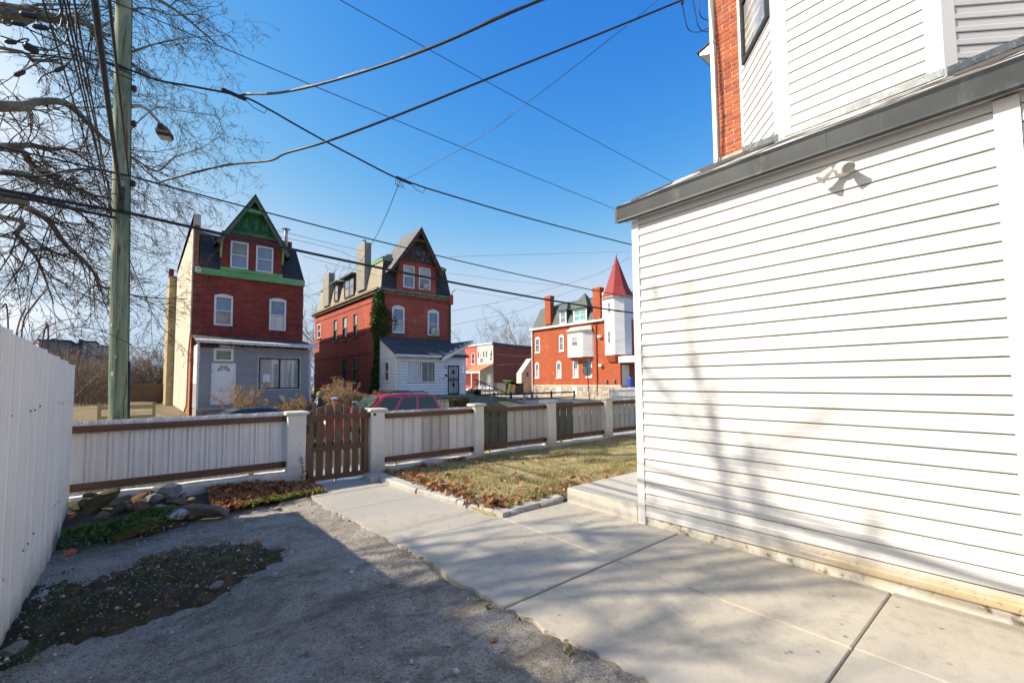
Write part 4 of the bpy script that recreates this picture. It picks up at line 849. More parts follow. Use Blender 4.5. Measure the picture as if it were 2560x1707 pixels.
def wall(F, par, name, mat, u0, u1, z0, z1, ops=(), rev=0.14):
    us = sorted({u0, u1} | {o[0] for o in ops} | {o[1] for o in ops}); zs = sorted({z0, z1} | {o[2] for o in ops} | {o[3] for o in ops}); m = MB()
    us = [u for u in us if u0 <= u <= u1]; zs = [z for z in zs if z0 <= z <= z1]
    flip = F.U.cross(Vector((0, 0, 1))).dot(F.N) < 0
    def qd(a, b, c, d): m.quad(*((d, c, b, a) if flip else (a, b, c, d)))
    for i in range(len(us)-1):
        for j in range(len(zs)-1):
            uc, zc = (us[i]+us[i+1])/2, (zs[j]+zs[j+1])/2
            if any(o[0] < uc < o[1] and o[2] < zc < o[3] for o in ops): continue
            qd(F(us[i], 0, zs[j]), F(us[i+1], 0, zs[j]), F(us[i+1], 0, zs[j+1]), F(us[i], 0, zs[j+1]))
    for (a, b_, c, d) in [o[:4] for o in ops]:
        qd(F(a, 0, c), F(a, -rev, c), F(a, -rev, d), F(a, 0, d)) if False else m.quad(F(a, 0, c), F(a, 0, d), F(a, -rev, d), F(a, -rev, c))
        m.quad(F(b_, 0, c), F(b_, -rev, c), F(b_, -rev, d), F(b_, 0, d)); m.quad(F(a, 0, d), F(b_, 0, d), F(b_, -rev, d), F(a, -rev, d)); m.quad(F(a, 0, c), F(a, -rev, c), F(b_, -rev, c), F(b_, 0, c))
    return m.build(name, mat, par)
def window(F, par, o, fm='trim_white', pm=('pane_sky_tint', 'pane_sky_tint'), fw=0.07, sill=None, arch=0.0, rev=0.09, split=0.5, mull=0, proud=0.02, name='window'):
    u0, u1, z0, z1 = o[:4]; m = MB()
    F.bx(m, u0, u0+fw, -rev, proud, z0, z1); F.bx(m, u1-fw, u1, -rev, proud, z0, z1); F.bx(m, u0+fw, u1-fw, -rev, proud, z0, z0+fw); F.bx(m, u0+fw, u1-fw, -rev, proud, z1-fw, z1)
    if arch:
        n = 7; pl = [F(u0, proud+0.004, z1-0.01)] + [F(u1, proud+0.004, z1-0.01)] + [F(u1-(u1-u0)*i/n, proud+0.004, z1-0.01 + 0.02 + arch*math.sin(math.pi*(i)/n)) for i in range(n+1)]
        if F.U.cross(Vector((0, 0, 1))).dot(F.N) < 0: pl = pl[::-1]
        m.prism(pl, F.N*0.05)
    zm = z0 + (z1-z0)*split
    if split: F.bx(m, u0+fw, u1-fw, -rev+0.01, proud-0.02, zm-0.025, zm+0.025)
    if mull: F.bx(m, (u0+u1)/2-0.03, (u0+u1)/2+0.03, -rev+0.01, proud-0.01, z0+fw, z1-fw)
    w = m.build(name, MATS[fm], par)
    cells = [(z0+fw, zm-0.025, pm[0]), (zm+0.025, z1-fw, pm[1])] if split else [(z0+fw, z1-fw, pm[0])]
    cols = [(u0+fw, (u0+u1)/2-0.03), ((u0+u1)/2+0.03, u1-fw)] if mull else [(u0+fw, u1-fw)]
    for ci, (ua, ub) in enumerate(cols):
        for (za, zb, mt) in cells:
            if mull and len(pm) > 1 and not split: mt = pm[ci]
            m = MB(); F.bx(m, ua-0.004, ub+0.004, -rev+0.012, -rev+0.02, za-0.004, zb+0.004); m.build('pane', MATS[mt], w)
    if sill: m = MB(); F.bx(m, u0-0.06, u1+0.06, -0.02, proud+0.06, z0-0.10, z0-0.002); m.build('sill', MATS[sill], w)
    return w
def ac_unit(F, par, o):
    m = MB(); u0, u1, z0, z1 = o; F.bx(m, u0, u1, 0.0, 0.32, z0, z1); a = m.build('air_conditioner', MATS['gutter_white'], par)
    m = MB()
    for i in range(5): F.bx(m, u0+0.05, u1-0.05, 0.318, 0.326, z0+0.05+i*(z1-z0-0.1)/5, z0+0.05+(i+0.5)*(z1-z0-0.1)/5)
    m.build('grille', MATS['pane_dark'], a)
def clap_wall(F, par, name, mat, u0, u1, z0, z1, e, ops=(), lip=0.014):
    """lapped siding, too fine to pick apart at this distance: one mesh of real laps"""
    m = MB(); z = z0
    while z < z1 - 0.01:
        zt = min(z+e, z1); cuts = sorted([(o[0], o[1]) for o in ops if o[2] < (z+zt)/2 < o[3]]); u = u0; segs = []
        for a, b_ in cuts: segs.append((u, a)); u = b_
        segs.append((u, u1))
        for a, b_ in segs:
            if b_-a < 0.01: continue
            m.loft([[F(uu, -0.016, z+0.02), F(uu, lip, z+0.018), F(uu, 0.004, zt), F(uu, -0.016, zt)] for uu in (a, b_)], True, True)
        z = zt
    return m.build(name, mat, par)
def scales(F, par, mat, tri, w=0.17, h=0.15, seed=1):
    """fish-scale shingles filling a triangle (u-left, u-right, z-base, u-apex, z-apex)"""
    ul, ur, zb, ua, za = tri; m = MB(); z = zb; k = 0
    while z < za - 0.12:
        f = (z-zb)/(za-zb); a, b_ = ul+(ua-ul)*f, ur+(ua-ur)*f; u = a + (w/2 if k % 2 else 0)
        while u + w*0.9 < b_:
            ps = [(u+0.008, z+h*1.25), (u+0.008, z+h*0.42), (u+w*0.2, z+h*0.12), (u+w*0.5, z), (u+w*0.8, z+h*0.12), (u+w-0.008, z+h*0.42), (u+w-0.008, z+h*1.25)]
            m.poly([F(uu, 0.045 if zz < z+h*0.5 else 0.012, zz) for uu, zz in ps]); u += w
        z += h; k += 1
    return m.build('shingles', mat, par, kind='stuff')
def scale_mat(name, cols):
    t = NT(name); cr = t.new('ShaderNodeValToRGB', {0: t.new('ShaderNodeNewGeometry').outputs['Random Per Island']}); e = cr.color_ramp.elements
    while len(e) < len(cols): e.new(0.5)
    for i, c in enumerate(cols): e[i].position = i/(len(cols)-1); e[i].color = (*c, 1)
    t.bump(t.noise(30, 4), 0.4, 0.02); return t.fin(cr.outputs[0], 0.8, spec=0.2)
scale_mat('scale_green', [(0.02, 0.12, 0.045), (0.035, 0.20, 0.06), (0.05, 0.06, 0.055), (0.06, 0.27, 0.09), (0.03, 0.15, 0.05)]); scale_mat('scale_brown', [(0.07, 0.045, 0.035), (0.12, 0.10, 0.09), (0.05, 0.035, 0.03), (0.20, 0.18, 0.17), (0.09, 0.06, 0.045)])
def gable_dormer(par, F, foot_l, foot_r, apex, wl, wr, zb, zbase_tri, over, back, roofm, bargem, wallm, scalem, beamm, wins, pm, bracketm):
    """steep gabled wall dormer: brick face with windows, shingled gable, bargeboards, eave brackets; F at its wall plane; over = bargeboard overhang"""
    ul, zl = foot_l; ur, zr = foot_r; ua, za = apex
    ops = [F.opn(*w) for w in wins]
    wall(F, par, 'dormer_wall', MATS[wallm], wl, wr, zb, zbase_tri+0.05, [o for o in ops], 0.1)
    for o, p in zip(ops, pm): window(F, par, o, 'trim_white', p, 0.075, None, rev=0.09)
    m = MB(); f = lambda z, a0: ua + (a0-ua)*(za-z)/(za-zl)
    tri = (f(zbase_tri, ul)+0.15, f(zbase_tri, ur)-0.15, zbase_tri+0.12, ua, za-0.35)
    m.poly([F(tri[0]-0.1, 0.0, zbase_tri), F(tri[1]+0.1, 0.0, zbase_tri), F(ua, 0.0, za-0.2)]); m.build('gable', MATS[scalem], par)
    scales(F, par, MATS['scale_green' if 'green' in scalem else 'scale_brown'], tri)
    m = MB(); F.bx(m, tri[0]-0.08, tri[1]+0.08, 0.0, 0.14, zbase_tri-0.04, zbase_tri+0.12); m.build('beam', MATS[bargem], par)
    zc = za - (za-zbase_tri)*0.40; m = MB(); F.bx(m, f(zc, ul)+0.12, f(zc, ur)-0.12, 0.05, over-0.03, zc-0.07, zc+0.09); m.build('collar_beam', MATS[beamm], par)
    # bargeboards
    for (u0, z0) in (foot_l, foot_r):
        d = Vector((ua-u0, za-z0)); L = d.length; n = Vector((-d.y, d.x))/L
        if n.y > 0: n = -n
        n *= 0.21; m = MB(); pl = [F(u0, over, z0), F(ua, over, za), F(ua+n.x*0, over, za-0.36), F(u0+n.x, over, z0+n.y)]
        a, b_ = (Vector(pl[1])-Vector(pl[0])), (Vector(pl[3])-Vector(pl[0]))
        if a.cross(b_).dot(F.N) < 0: pl = pl[::-1]
        m.prism(pl, F.N*0.07); m.build('bargeboard', MATS[bargem], par)
    # roof slopes, from bargeboard back into the mansard
    m = MB()
    for (u0, z0), sg in ((foot_l, -1), (foot_r, 1)):
        p0, p1 = F(u0+sg*0.03, over+0.06, z0-0.02), F(ua, over+0.06, za+0.05); p2, p3 = F(ua, -back, za+0.05), F(u0+sg*0.03, -back, z0-0.02); pl = [p0, p1, p2, p3]
        if (p1-p0).cross(p3-p0).z < 0: pl = pl[::-1]
        m.prism(pl, (0, 0, 0.075))
    m.build('dormer_roof', MATS[roofm], par)
    # cheeks and brackets
    m = MB()
    for u in (wl, wr): m.quad(F(u, 0, zb), F(u, 0, zbase_tri), F(u, -back, zbase_tri), F(u, -back, zb))
    m.build('dormer_cheek', MATS[roofm], par)
    for u, sg in ((wl, -1), (wr, 1)):
        for uu in (u+sg*0.02,):
            zt = f_at = (za - (abs(uu-ua)/abs((ul if sg < 0 else ur)-ua))*(za-zl)) - 0.3
            m = MB(); pts = [F(uu, 0.03, zt-0.75), F(uu, 0.16, zt-0.55), F(uu, over*0.6, zt-0.2), F(uu, over-0.03, zt+0.05)]; m.tube(pts, 0.05, 5)
            if uu == u+sg*0.02: F.bx(m, uu-0.05, uu+0.05, 0.0, 0.06, zt-0.85, zt+0.1)
            m.build('bracket', MATS[bracketm], par)

# ---------------------------------------------------------------- first house: green gable, grey porch
H1 = thing('row_house', 'red brick house with green gable, cream side wall and grey sided porch', 'house', (4.5, 34, 0))
F1 = Face((1.85, 27.5), (1, 0), (0, -1)); W1 = 5.25
o2 = [F1.opn(535, 582, 740, 814), F1.opn(673, 715, 750, 826)]
wall(F1, H1, 'front_wall', MATS['brick_dark'], 0, W1, 0.0, 7.5, o2)
for o, p in zip(o2, (('pane_grey', 'pane_sky_tint'), ('pane_drape', 'pane_sky_tint'))): window(F1, H1, o, 'trim_white', p, 0.09, None, 0.09)
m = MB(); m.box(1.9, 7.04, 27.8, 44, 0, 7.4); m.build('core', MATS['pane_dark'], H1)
m = MB(); m.box(6.98, 7.10, 27.503, 44, 0, 7.5); m.build('side_wall', MATS['brick_dark'], H1)
m = MB(); m.box(1.853, 2.05, 27.503, 41, 0.0, 9.7); m.build('side_wall', MATS['brick_bare'], H1)
sy = [(27.45, 10.32), (27.46, 8.3), (27.49, 6.0), (27.52, 4.3), (27.9, 3.95), (28.3, 3.5), (28.55, 3.2), (28.6, 1.4), (28.75, 0.5), (30.2, 0.1), (41.02, 0.1), (41.02, 10.25)]
m = MB(); m.prism([Vector((1.79, y, z)) for y, z in sy], (-0.06, 0, 0)); m.build('stucco', MATS['stucco_cream'], H1)
m = MB(); m.box(1.79, 2.1, 27.44, 41.02, 9.72, 10.3); m.build('parapet', MATS['stucco_cream'], H1)
xa, xb = at(415, 990, Y=41.1).x, 1.9; m = MB(); m.box(at(424, 700, Y=41.1).x, 5.5, 41.05, 47, 0.0, 9.6); m.build('rear_wing', MATS['stucco_tan'], H1)
m = MB(); m.box(at(424, 700, Y=41.1).x-0.05, 1.6, 41.0, 42.0, 9.6, 10.1); m.build('chimney', MATS['brick_dark'], H1)
# mansard
m = MB(); m.prism([(2.1, 27.46, 7.56), (7.13, 27.46, 7.56), (6.78, 28.05, 9.45), (2.1, 28.05, 9.45)], (0, -0.1, -0.0)); m.quad((7.13, 27.46, 7.56), (7.13, 43, 7.56), (6.78, 43, 9.45), (6.78, 28.05, 9.45)); m.build('mansard', MATS['slate_dark'], H1)
m = MB(); m.poly([(2.1, 28.03, 9.46), (6.80, 28.03, 9.46), (6.0, 30.2, 10.22), (2.1, 30.2, 10.22)]); m.poly([(6.80, 28.03, 9.46), (6.80, 43, 9.46), (6.0, 43, 10.22), (6.0, 30.2, 10.22)]); m.poly([(2.1, 30.2, 10.22), (6.0, 30.2, 10.22), (6.0, 43, 10.22), (2.1, 43, 10.22)]); m.poly([(2.1, 43, 7.5), (7.1, 43, 7.5), (6.8, 43, 9.46), (6.0, 43, 10.22), (2.1, 43, 10.22)][::-1]); m.build('upper_roof', MATS['slate_grey'], H1)
m = MB(); m.box(2.1, 4.2, 27.98, 28.03, 10.16, 10.24) if False else None; m.box(2.12, 6.0, 30.1, 30.2, 10.222, 10.30); m.build('ridge_cap', MATS['zinc'], H1)
m = MB(); F1.bx(m, 0.1, W1+0.03, -0.02, 0.16, 7.22, 7.55); m.build('cornice', MATS['green_paint'], H1)
m = MB(); F1.bx(m, 0.06, 0.3, -0.01, 0.17, 7.3, 7.56); m.build('cornice_end', MATS['gutter_white'], H1)
c = at(715, 590, Y=29.6); m = MB(); m.smooth = True; m.lathe((c.x, c.y, c.z-0.6), [(0.11, -0.4), (0.11, 0.95), (0.10, 0.97), (0.10, 1.0), (0.27, 1.01), (0.05, 1.1)], 12); m.build('flue', MATS['zinc'], H1)
m = MB(); m.box(c.x-0.45, c.x+0.35, c.y, c.y+0.8, 9.4, 10.35); m.build('flue_base', MATS['brick_dark'], H1)
D1 = Face((1.85, 27.40), (1, 0), (0, -1)); B1 = Face((1.85, 26.95), (1, 0), (0, -1))
def bp(px, py, F): o = F.opn(px-1, px+1, py-1, py+1); return ((o[0]+o[1])/2, (o[2]+o[3])/2)
wl, wr = bp(553, 640, D1)[0], bp(705, 660, D1)[0]
gable_dormer(H1, D1, bp(541, 602, B1), bp(727, 640, B1), bp(638.5, 488, B1), wl, wr, 7.45, 9.62, 0.45, 1.8, 'slate_dark', 'green_worn', 'brick_dark', 'green_dark', 'green_paint', [(576, 621, 605, 672), (640, 683, 617, 681)], [('pane_sky_tint', 'pane_grey'), ('pane_sky_tint', 'pane_sky_tint')], 'green_paint')
m = MB(); D1.bx(m, wl-0.02, wr+0.02, 0.0, 0.1, 7.552, 7.72); m.build('dormer_sill', MATS['green_paint'], H1)
# porch
FP1 = Face((1.98, 25.4), (1, 0), (0, -1)); WP = 5.02
door = FP1.opn(533, 583, 912, 1010); tr_ = FP1.opn(534, 584, 871, 904); big = FP1.opn(646, 749, 895, 972)
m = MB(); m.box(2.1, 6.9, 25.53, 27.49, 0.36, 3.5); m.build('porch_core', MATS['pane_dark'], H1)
clap_wall(FP1, H1, 'porch_siding', MATS['siding_grey'], 0.06, WP-0.06, 0.42, 3.42, 0.11, [tuple(o) for o in (door, tr_, big)], 0.03)
FS1 = Face((1.98, 27.48), (0, -1), (-1, 0)); clap_wall(FS1, H1, 'porch_siding', MATS['siding_white'], 0.0, 2.06, 1.6, 3.5, 0.102); clap_wall(FS1, H1, 'porch_siding', MATS['siding_grey'], 0.0, 2.06, 0.42, 1.6, 0.102)
m = MB(); m.box(1.955, 2.05, 25.375, 25.46, 0.40, 3.60); m.build('corner_trim', MATS['trim_white'], H1)
m = MB(); m.box(6.94, 7.02, 25.375, 25.46, 0.40, 3.50); m.build('corner_trim', MATS['trim_white'], H1)
m = MB(); m.box(1.98, 7.0, 25.44, 27.4, -0.1, 0.40); m.build('foundation', MATS['block_base'], H1)
m = MB(); m.box(1.98, 7.0, 25.37, 25.43, 0.385, 0.42); m.build('skirt_trim', MATS['gutter_white'], H1)
m = MB(); m.prism([(1.9, 25.1, 3.63), (7.25, 25.1, 3.56), (7.2, 27.5, 4.02), (1.9, 27.5, 4.1)], (0, 0, 0.10)); m.build('porch_roof', MATS['roof_tar'], H1)
m = MB(); m.prism([(1.88, 25.08, 3.66), (7.27, 25.08, 3.585), (7.27, 25.55, 3.68), (1.88, 25.55, 3.755)], (0, 0, 0.012)); m.prism([(1.88, 25.06, 3.53), (7.27, 25.06, 3.45), (7.27, 25.06, 3.585), (1.88, 25.06, 3.66)], (0, -0.03, 0)); m.build('gutter', MATS['gutter_white'], H1)
m = MB(); FP1.bx(m, 0.08, tr_[1]+0.02, 0.0, 0.03, tr_[3]+0.02, 3.44); m.build('eave_gap_shade', MATS['pane_dark'], H1)  # dark strip painted in for the shaded gap under the roof edge
for xx in np.arange(2.2, 7.0, 0.55): m = MB(); m.box(xx, xx+0.07, 25.1, 25.42, 3.44, 3.5); m.build('rafter', MATS['old_wood_brown'], H1)
u0, u1, z0, z1 = door; m = MB(); FP1.bx(m, u0-0.09, u0, -0.02, 0.04, z0, z1+0.09); FP1.bx(m, u1, u1+0.09, -0.02, 0.04, z0, z1+0.09); FP1.bx(m, u0, u1, -0.02, 0.04, z1, z1+0.09); m.build('door_frame', MATS['trim_white'], H1)
m = MB(); FP1.bx(m, u0, u1, -0.015, 0.012, z0, z1); dr_ = m.build('door', MATS['door_white'], H1)
m = MB()
for (a, b_, c, d) in [(.14, .44, .06, .34), (.56, .86, .06, .34), (.14, .44, .42, .76), (.56, .86, .42, .76)]:
    ua, ub, za, zb = u0+(u1-u0)*a, u0+(u1-u0)*b_, z0+(z1-z0)*c, z0+(z1-z0)*d
    FP1.bx(m, ua, ub, 0.012, 0.024, za, zb)
m.build('door_panel', MATS['door_white'], dr_)
uc, zc, rr = (u0+u1)/2, z0+(z1-z0)*0.84, 0.27
for i in range(4):
    a0, a1 = math.pi*(i+0.08)/4, math.pi*(i+0.92)/4; pl = [FP1(uc + 0.05*math.cos((a0+a1)/2), 0.018, zc + 0.05*math.sin((a0+a1)/2))] + [FP1(uc + rr*math.cos(a0+(a1-a0)*j/4), 0.018, zc + rr*math.sin(a0+(a1-a0)*j/4)) for j in range(5)]
    m = MB(); m.prism(pl, FP1.N*0.005); m.build('fanlight_pane', MATS['pane_grey'], dr_)
m = MB(); m.lathe(FP1(u1-0.08, 0.05, z0+1.0), [(0.02, -0.04), (0.03, 0.0), (0.02, 0.02)], 8, 'Y'); m.build('knob', MATS['zinc'], dr_)
window(FP1, H1, tr_, 'trim_white', ('pane_green',), 0.11, split=0); window(FP1, H1, big, 'black_iron', ('pane_room', 'pane_drape'), 0.06, split=0, mull=1, name='picture_window')
m = MB(); u0, u1, z0, z1 = big; FP1.bx(m, u0-0.04, u0-0.002, 0.0, 0.035, z0-0.04, z1+0.04); FP1.bx(m, u1+0.002, u1+0.04, 0.0, 0.035, z0-0.04, z1+0.04); FP1.bx(m, u0, u1, 0.0, 0.035, z1+0.002, z1+0.04); FP1.bx(m, u0, u1, 0.0, 0.035, z0-0.04, z0-0.002); m.build('window_casing', MATS['gutter_white'], H1)
hw = (u1-u0)/2
for a_, b_, mt_ in ((0.08, 0.62, 'curtain_rose'), (0.63, 0.72, 'curtain_white'), (0.73, 0.93, 'curtain_green'), (1.07, 1.24, 'curtain_white'), (1.25, 1.34, 'curtain_rose'), (1.52, 1.88, 'curtain_green'), (1.60, 1.72, 'curtain_white')):
    m = MB(); e_ = 0.004 if (a_, mt_) == (1.60, 'curtain_white') else 0; FP1.bx(m, u0+hw*a_, u0+hw*b_, -0.070+e_, -0.067+e_, z0+0.07, z1-0.07 - (0.25 if mt_ == 'curtain_green' else 0)); m.build('curtain', MATS[mt_], H1)
m = MB(); FP1.bx(m, u0+0.22, u0+0.55, -0.062, -0.057, z0+0.35, z0+0.75); m.build('notice', MATS['door_white'], H1)

# ---------------------------------------------------------------- second house: ivy corner, white porch
H2 = thing('row_house', 'red brick house with ivy corner, brown shingled gable and white sided porch', 'house', (14.4, 34, 0.6))
F2 = Face((11.76, 27.5), (1, 0), (0, -1)); W2 = 5.4; Z2 = 7.62
o2 = [F2.opn(980, 1011, 769, 833), F2.opn(1069, 1097, 779, 840)]
wall(F2, H2, 'front_wall', MATS['brick_red'], 0, W2, 0.3, Z2, o2)
for i, o in enumerate(o2): w = window(F2, H2, o, 'trim_white', ('pane_blind' if i == 0 else 'pane_grey', 'pane_sky_tint'), 0.12, 'green_dark', 0.14)
o = o2[1]; ac_unit(F2, H2, (o[0]+0.28, o[1]-0.14, o[2]+0.10, o[2]+0.50))
S2 = Face((11.76, 41.6), (0, -1), (-1, 0)); L2 = 14.1
so = [S2.opn(883, 893.5, 783, 841), S2.opn(856, 868, 791, 849), S2.opn(833.5, 843, 798, 853), S2.opn(794, 802, 811, 845), S2.opn(882, 893, 893, 950), S2.opn(855.5, 866, 894, 951)]
wall(S2, H2, 'side_wall', MATS['brick_red'], 0, L2, 0.3, Z2, so)
for i, o in enumerate(so): window(S2, H2, o, 'old_wood_grey' if i < 3 or i > 3 else 'trim_white', ('pane_dark', 'pane_blind') if i < 3 else ('pane_dark', 'pane_grey'), 0.07, 'cornice_brown', rev=0.1)
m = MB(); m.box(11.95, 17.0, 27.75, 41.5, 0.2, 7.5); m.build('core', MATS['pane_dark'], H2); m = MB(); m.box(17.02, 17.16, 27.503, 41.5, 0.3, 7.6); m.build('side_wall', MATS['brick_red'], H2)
for zz in (3.55, 5.0, 6.95): m = MB(); S2.bx(m, 0.02, L2, -0.01, 0.025, zz, zz+0.07); m.build('belt_course', MATS['brick_shade'], H2)
m = MB(); S2.bx(m, -0.3, L2+0.25, -0.05, 0.32, 7.62, 7.75); S2.bx(m, -0.25, L2+0.2, -0.05, 0.2, 7.48, 7.62); m.build('eave', MATS['cornice_brown'], H2)
m = MB(); F2.bx(m, -0.05, W2+0.02, -0.05, 0.25, 7.623, 7.753); F2.bx(m, -0.0, W2+0.0, -0.05, 0.12, 7.45, 7.622); m.build('eave', MATS['cornice_brown'], H2)
m = MB()
for i in range(44): F2.bx(m, 0.15+i*0.118, 0.205+i*0.118, 0.0, 0.05, 7.25, 7.45)
m.build('dentils', MATS['brick_red'], H2, kind='stuff')
zm0, zm1 = 7.76, 9.75
m = MB(); m.poly([(11.80, 27.46, zm0), (17.15, 27.46, zm0), (16.95, 27.95, zm1), (12.15, 27.95, zm1)]); m.build('mansard', MATS['slate_dark'], H2)
m = MB(); m.poly([(11.80, 41.5, zm0), (11.80, 27.46, zm0), (12.15, 27.95, zm1), (12.15, 41.3, zm1)]); m.build('side_mansard', MATS['slate_tan'], H2)
m = MB(); m.poly([(17.15, 27.46, zm0), (17.15, 41.5, zm0), (16.95, 41.3, zm1), (16.95, 27.95, zm1)]); m.poly([(17.15, 41.5, zm0), (11.8, 41.5, zm0), (12.15, 41.3, zm1), (16.95, 41.3, zm1)]); m.build('rear_mansard', MATS['slate_dark'], H2)
m = MB(); m.box(12.08, 17.0, 27.88, 41.35, zm1+0.001, zm1+0.16); m.build('roof_curb', MATS['green_paint'], H2)
m = MB(); m.loft([[(12.06, 27.86, zm1+0.162), (17.02, 27.86, zm1+0.162), (17.02, 41.4, zm1+0.162), (12.06, 41.4, zm1+0.162)], [(12.9, 28.9, 10.45), (16.3, 28.9, 10.45), (16.3, 40.6, 10.45), (12.9, 40.6, 10.45)]], True, True); m.build('upper_roof', MATS['slate_dark'], H2)
m = MB(); m.box(12.86, 12.98, 28.9, 40.6, 10.452, 10.53); m.box(12.98, 16.3, 28.86, 28.96, 10.452, 10.53); m.build('ridge_cap', MATS['zinc'], H2)
D2 = Face((11.76, 27.40), (1, 0), (0, -1)); B2 = Face((11.76, 26.9), (1, 0), (0, -1))
gable_dormer(H2, D2, bp(977, 672, B2), bp(1113, 695, B2), bp(1053.7, 569, B2), bp(993, 700, D2)[0], bp(1090, 700, D2)[0], 7.7, 9.9, 0.5, 2.6, 'slate_grey', 'old_wood_brown', 'brick_red', 'old_wood_brown', 'old_wood_brown', [(1008, 1036, 664, 720), (1047, 1076, 670, 725)], [('pane_sky_tint', 'pane_blind'), ('pane_grey', 'pane_blind')], 'old_wood_brown')
o = D2.opn(1058, 1070, 713, 724); ac_unit(D2, H2, o)
# side chimneys and side dormers
def chim(F, par, pl, pr, pt, pb, d, mat, name='chimney', cap=True):
    o = F.opn(pl, pr, pt, pb); m = MB(); F.bx(m, o[0], o[1], -0.42, d, o[2], o[3])
    if cap: F.bx(m, o[0]-0.04, o[1]+0.04, -0.46, d+0.04, o[3]-0.25, o[3]+0.02)
    return m.build(name, mat, par), o
cp, o = chim(S2, H2, 893, 913, 612, 726, 0.05, MATS['chimney_grey'], cap=False); m = MB(); m.lathe(S2((o[0]+o[1])/2, -0.18, o[3]), [(0.12, 0), (0.12, 0.3), (0.2, 0.31), (0.2, 0.36), (0.05, 0.4)], 10); m.build('chimney_pot', MATS['zinc'], cp)
chim(S2, H2, 809, 823, 686, 765, 0.05, MATS['chimney_grey'], cap=False)
for (pl, pr, pt, pb, mu) in [(860, 884, 694, 742, 1), (835, 845, 710, 753, 0)]:
    o = S2.opn(pl, pr, pt, pb); DS = Face((11.78, 41.6), (0, -1), (-1, 0)); window(DS, H2, o, 'old_wood_brown', ('pane_grey', 'pane_sky_tint'), 0.09, mull=mu, rev=0.04, name='dormer_window')
    m = MB(); S2.bx(m, o[0]-0.02, o[1]+0.02, -0.9, -0.075, o[2], o[3]+0.02); S2.bx(m, o[0]-0.35, o[1]+0.35, -1.2, 0.30, o[3]+0.03, o[3]+0.11); m.build('side_dormer', MATS['slate_grey'], H2)
# downspout at the far corner, antenna, pipe
m = MB(); m.tube([(17.0, 27.42, 7.5), (17.02, 27.38, 3.9)], 0.05, 8); m.build('downspout', MATS['old_wood_brown'], H2)
m = MB(); m.cbox((17.05, 27.4, 7.55), 0.3, 0.35, 0.7, 0.03); m.tube([(17.1, 27.3, 7.9), (17.12, 27.2, 8.15), (17.3, 27.15, 8.2)], 0.03, 6); m.build('corner_post', MATS['brick_red'], H2)
# white porch
P2 = Face((11.70, 25.0), (1, 0), (0, -1)); zb = 0.78
door2, pw, = P2.opn(1119, 1147, 913, 986), P2.opn(1017, 1089, 902, 956)
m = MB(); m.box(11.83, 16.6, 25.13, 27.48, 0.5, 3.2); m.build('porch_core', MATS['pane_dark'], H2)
clap_wall(P2, H2, 'porch_siding', MATS['siding_white'], 0.05, 5.0, zb, 3.30, 0.19, [tuple(o) for o in (door2, pw)], 0.04)
gx0, gz0 = bp(1098, 897, P2); gx1, gz1 = bp(1174, 853, P2)
m = MB(); z = 3.30
while z < gz1-0.15:
    f = (z-gz0)/(gz1-gz0); a = gx0+(gx1-gx0)*max(0, f)+0.1
    if a < 5.0: m.loft([[P2(uu, 0, z), P2(uu, 0.02, z), P2(uu, 0.003, z+0.19), P2(uu, 0, z+0.19)] for uu in (a, 5.0)], True, True)
    z += 0.19
m.build('gable_siding', MATS['siding_white'], H2)
PS = Face((11.70, 27.48), (0, -1), (-1, 0)); sw = PS.opn(961, 972, 904, 953)
clap_wall(PS, H2, 'porch_siding', MATS['siding_white'], 0.0, 2.45, zb, 3.25, 0.19, [tuple(sw)], 0.02); window(PS, H2, sw, 'trim_white', ('pane_dark', 'pane_dark'), 0.07)
m = MB(); m.poly([PS(0, 0.004, 3.25), PS(2.45, 0.004, 3.25), PS(0, 0.004, 4.55)]); m.build('side_gable', MATS['siding_white'], H2)
m = MB(); m.prism([(11.6, 24.75, 3.30), (16.9, 24.75, 3.30), (16.9, 27.48, 4.62), (11.6, 27.48, 4.62)], (0, 0, 0.09)); m.build('porch_roof', MATS['shingle_asphalt'], H2)
X0, Z0_, X1, Z1_ = 11.7+gx0, gz0, 11.7+gx1, gz1
m = MB(); m.prism([(X0, 24.62, Z0_+0.03), (X1, 24.62, Z1_+0.03), (X1, 27.4, Z1_+0.03), (X0, 27.4, Z0_+0.03)][::1], (0, 0, 0.06)); m.build('cross_gable_roof', MATS['shingle_asphalt'], H2)
m = MB(); m.prism([(X0, 24.60, Z0_-0.20), (X1, 24.60, Z1_-0.18), (X1+0.12, 24.60, Z1_), (X0, 24.60, Z0_+0.04)], (0, -0.04, 0)); m.build('bargeboard', MATS['trim_white'], H2)
m = MB(); m.box(11.58, X0, 24.66, 24.74, 3.17, 3.29); m.tube([(11.95, 24.72, 3.2), (11.97, 24.94, 3.0), (11.97, 24.94, 0.95), (12.05, 24.85, 0.85)], 0.04, 6); m.build('gutter', MATS['trim_white'], H2)
m = MB(); m.box(11.67, 11.78, 24.965, 25.05, zb, 3.28); m.box(16.66, 16.76, 24.965, 25.05, zb, 3.6); m.build('corner_trim', MATS['trim_white'], H2)
m = MB(); m.box(11.7, 17.2, 24.6, 27.4, 0.1, 0.76); m.build('foundation', MATS['block_base'], H2)
window(P2, H2, pw, 'trim_white', ('pane_drape', 'pane_dark'), 0.07, split=0, mull=1, name='picture_window')
u0, u1, z0, z1 = pw; hw = (u1-u0)/2
for k_ in range(7):
    m = MB(); P2.bx(m, u0+0.08+(hw-0.12)*k_/7, u0+0.08+(hw-0.12)*(k_+0.78)/7, -0.070, -0.066 + 0.002*(k_ % 2), z0+0.08, z1-0.08); m.build('curtain', MATS['curtain_white'], H2)
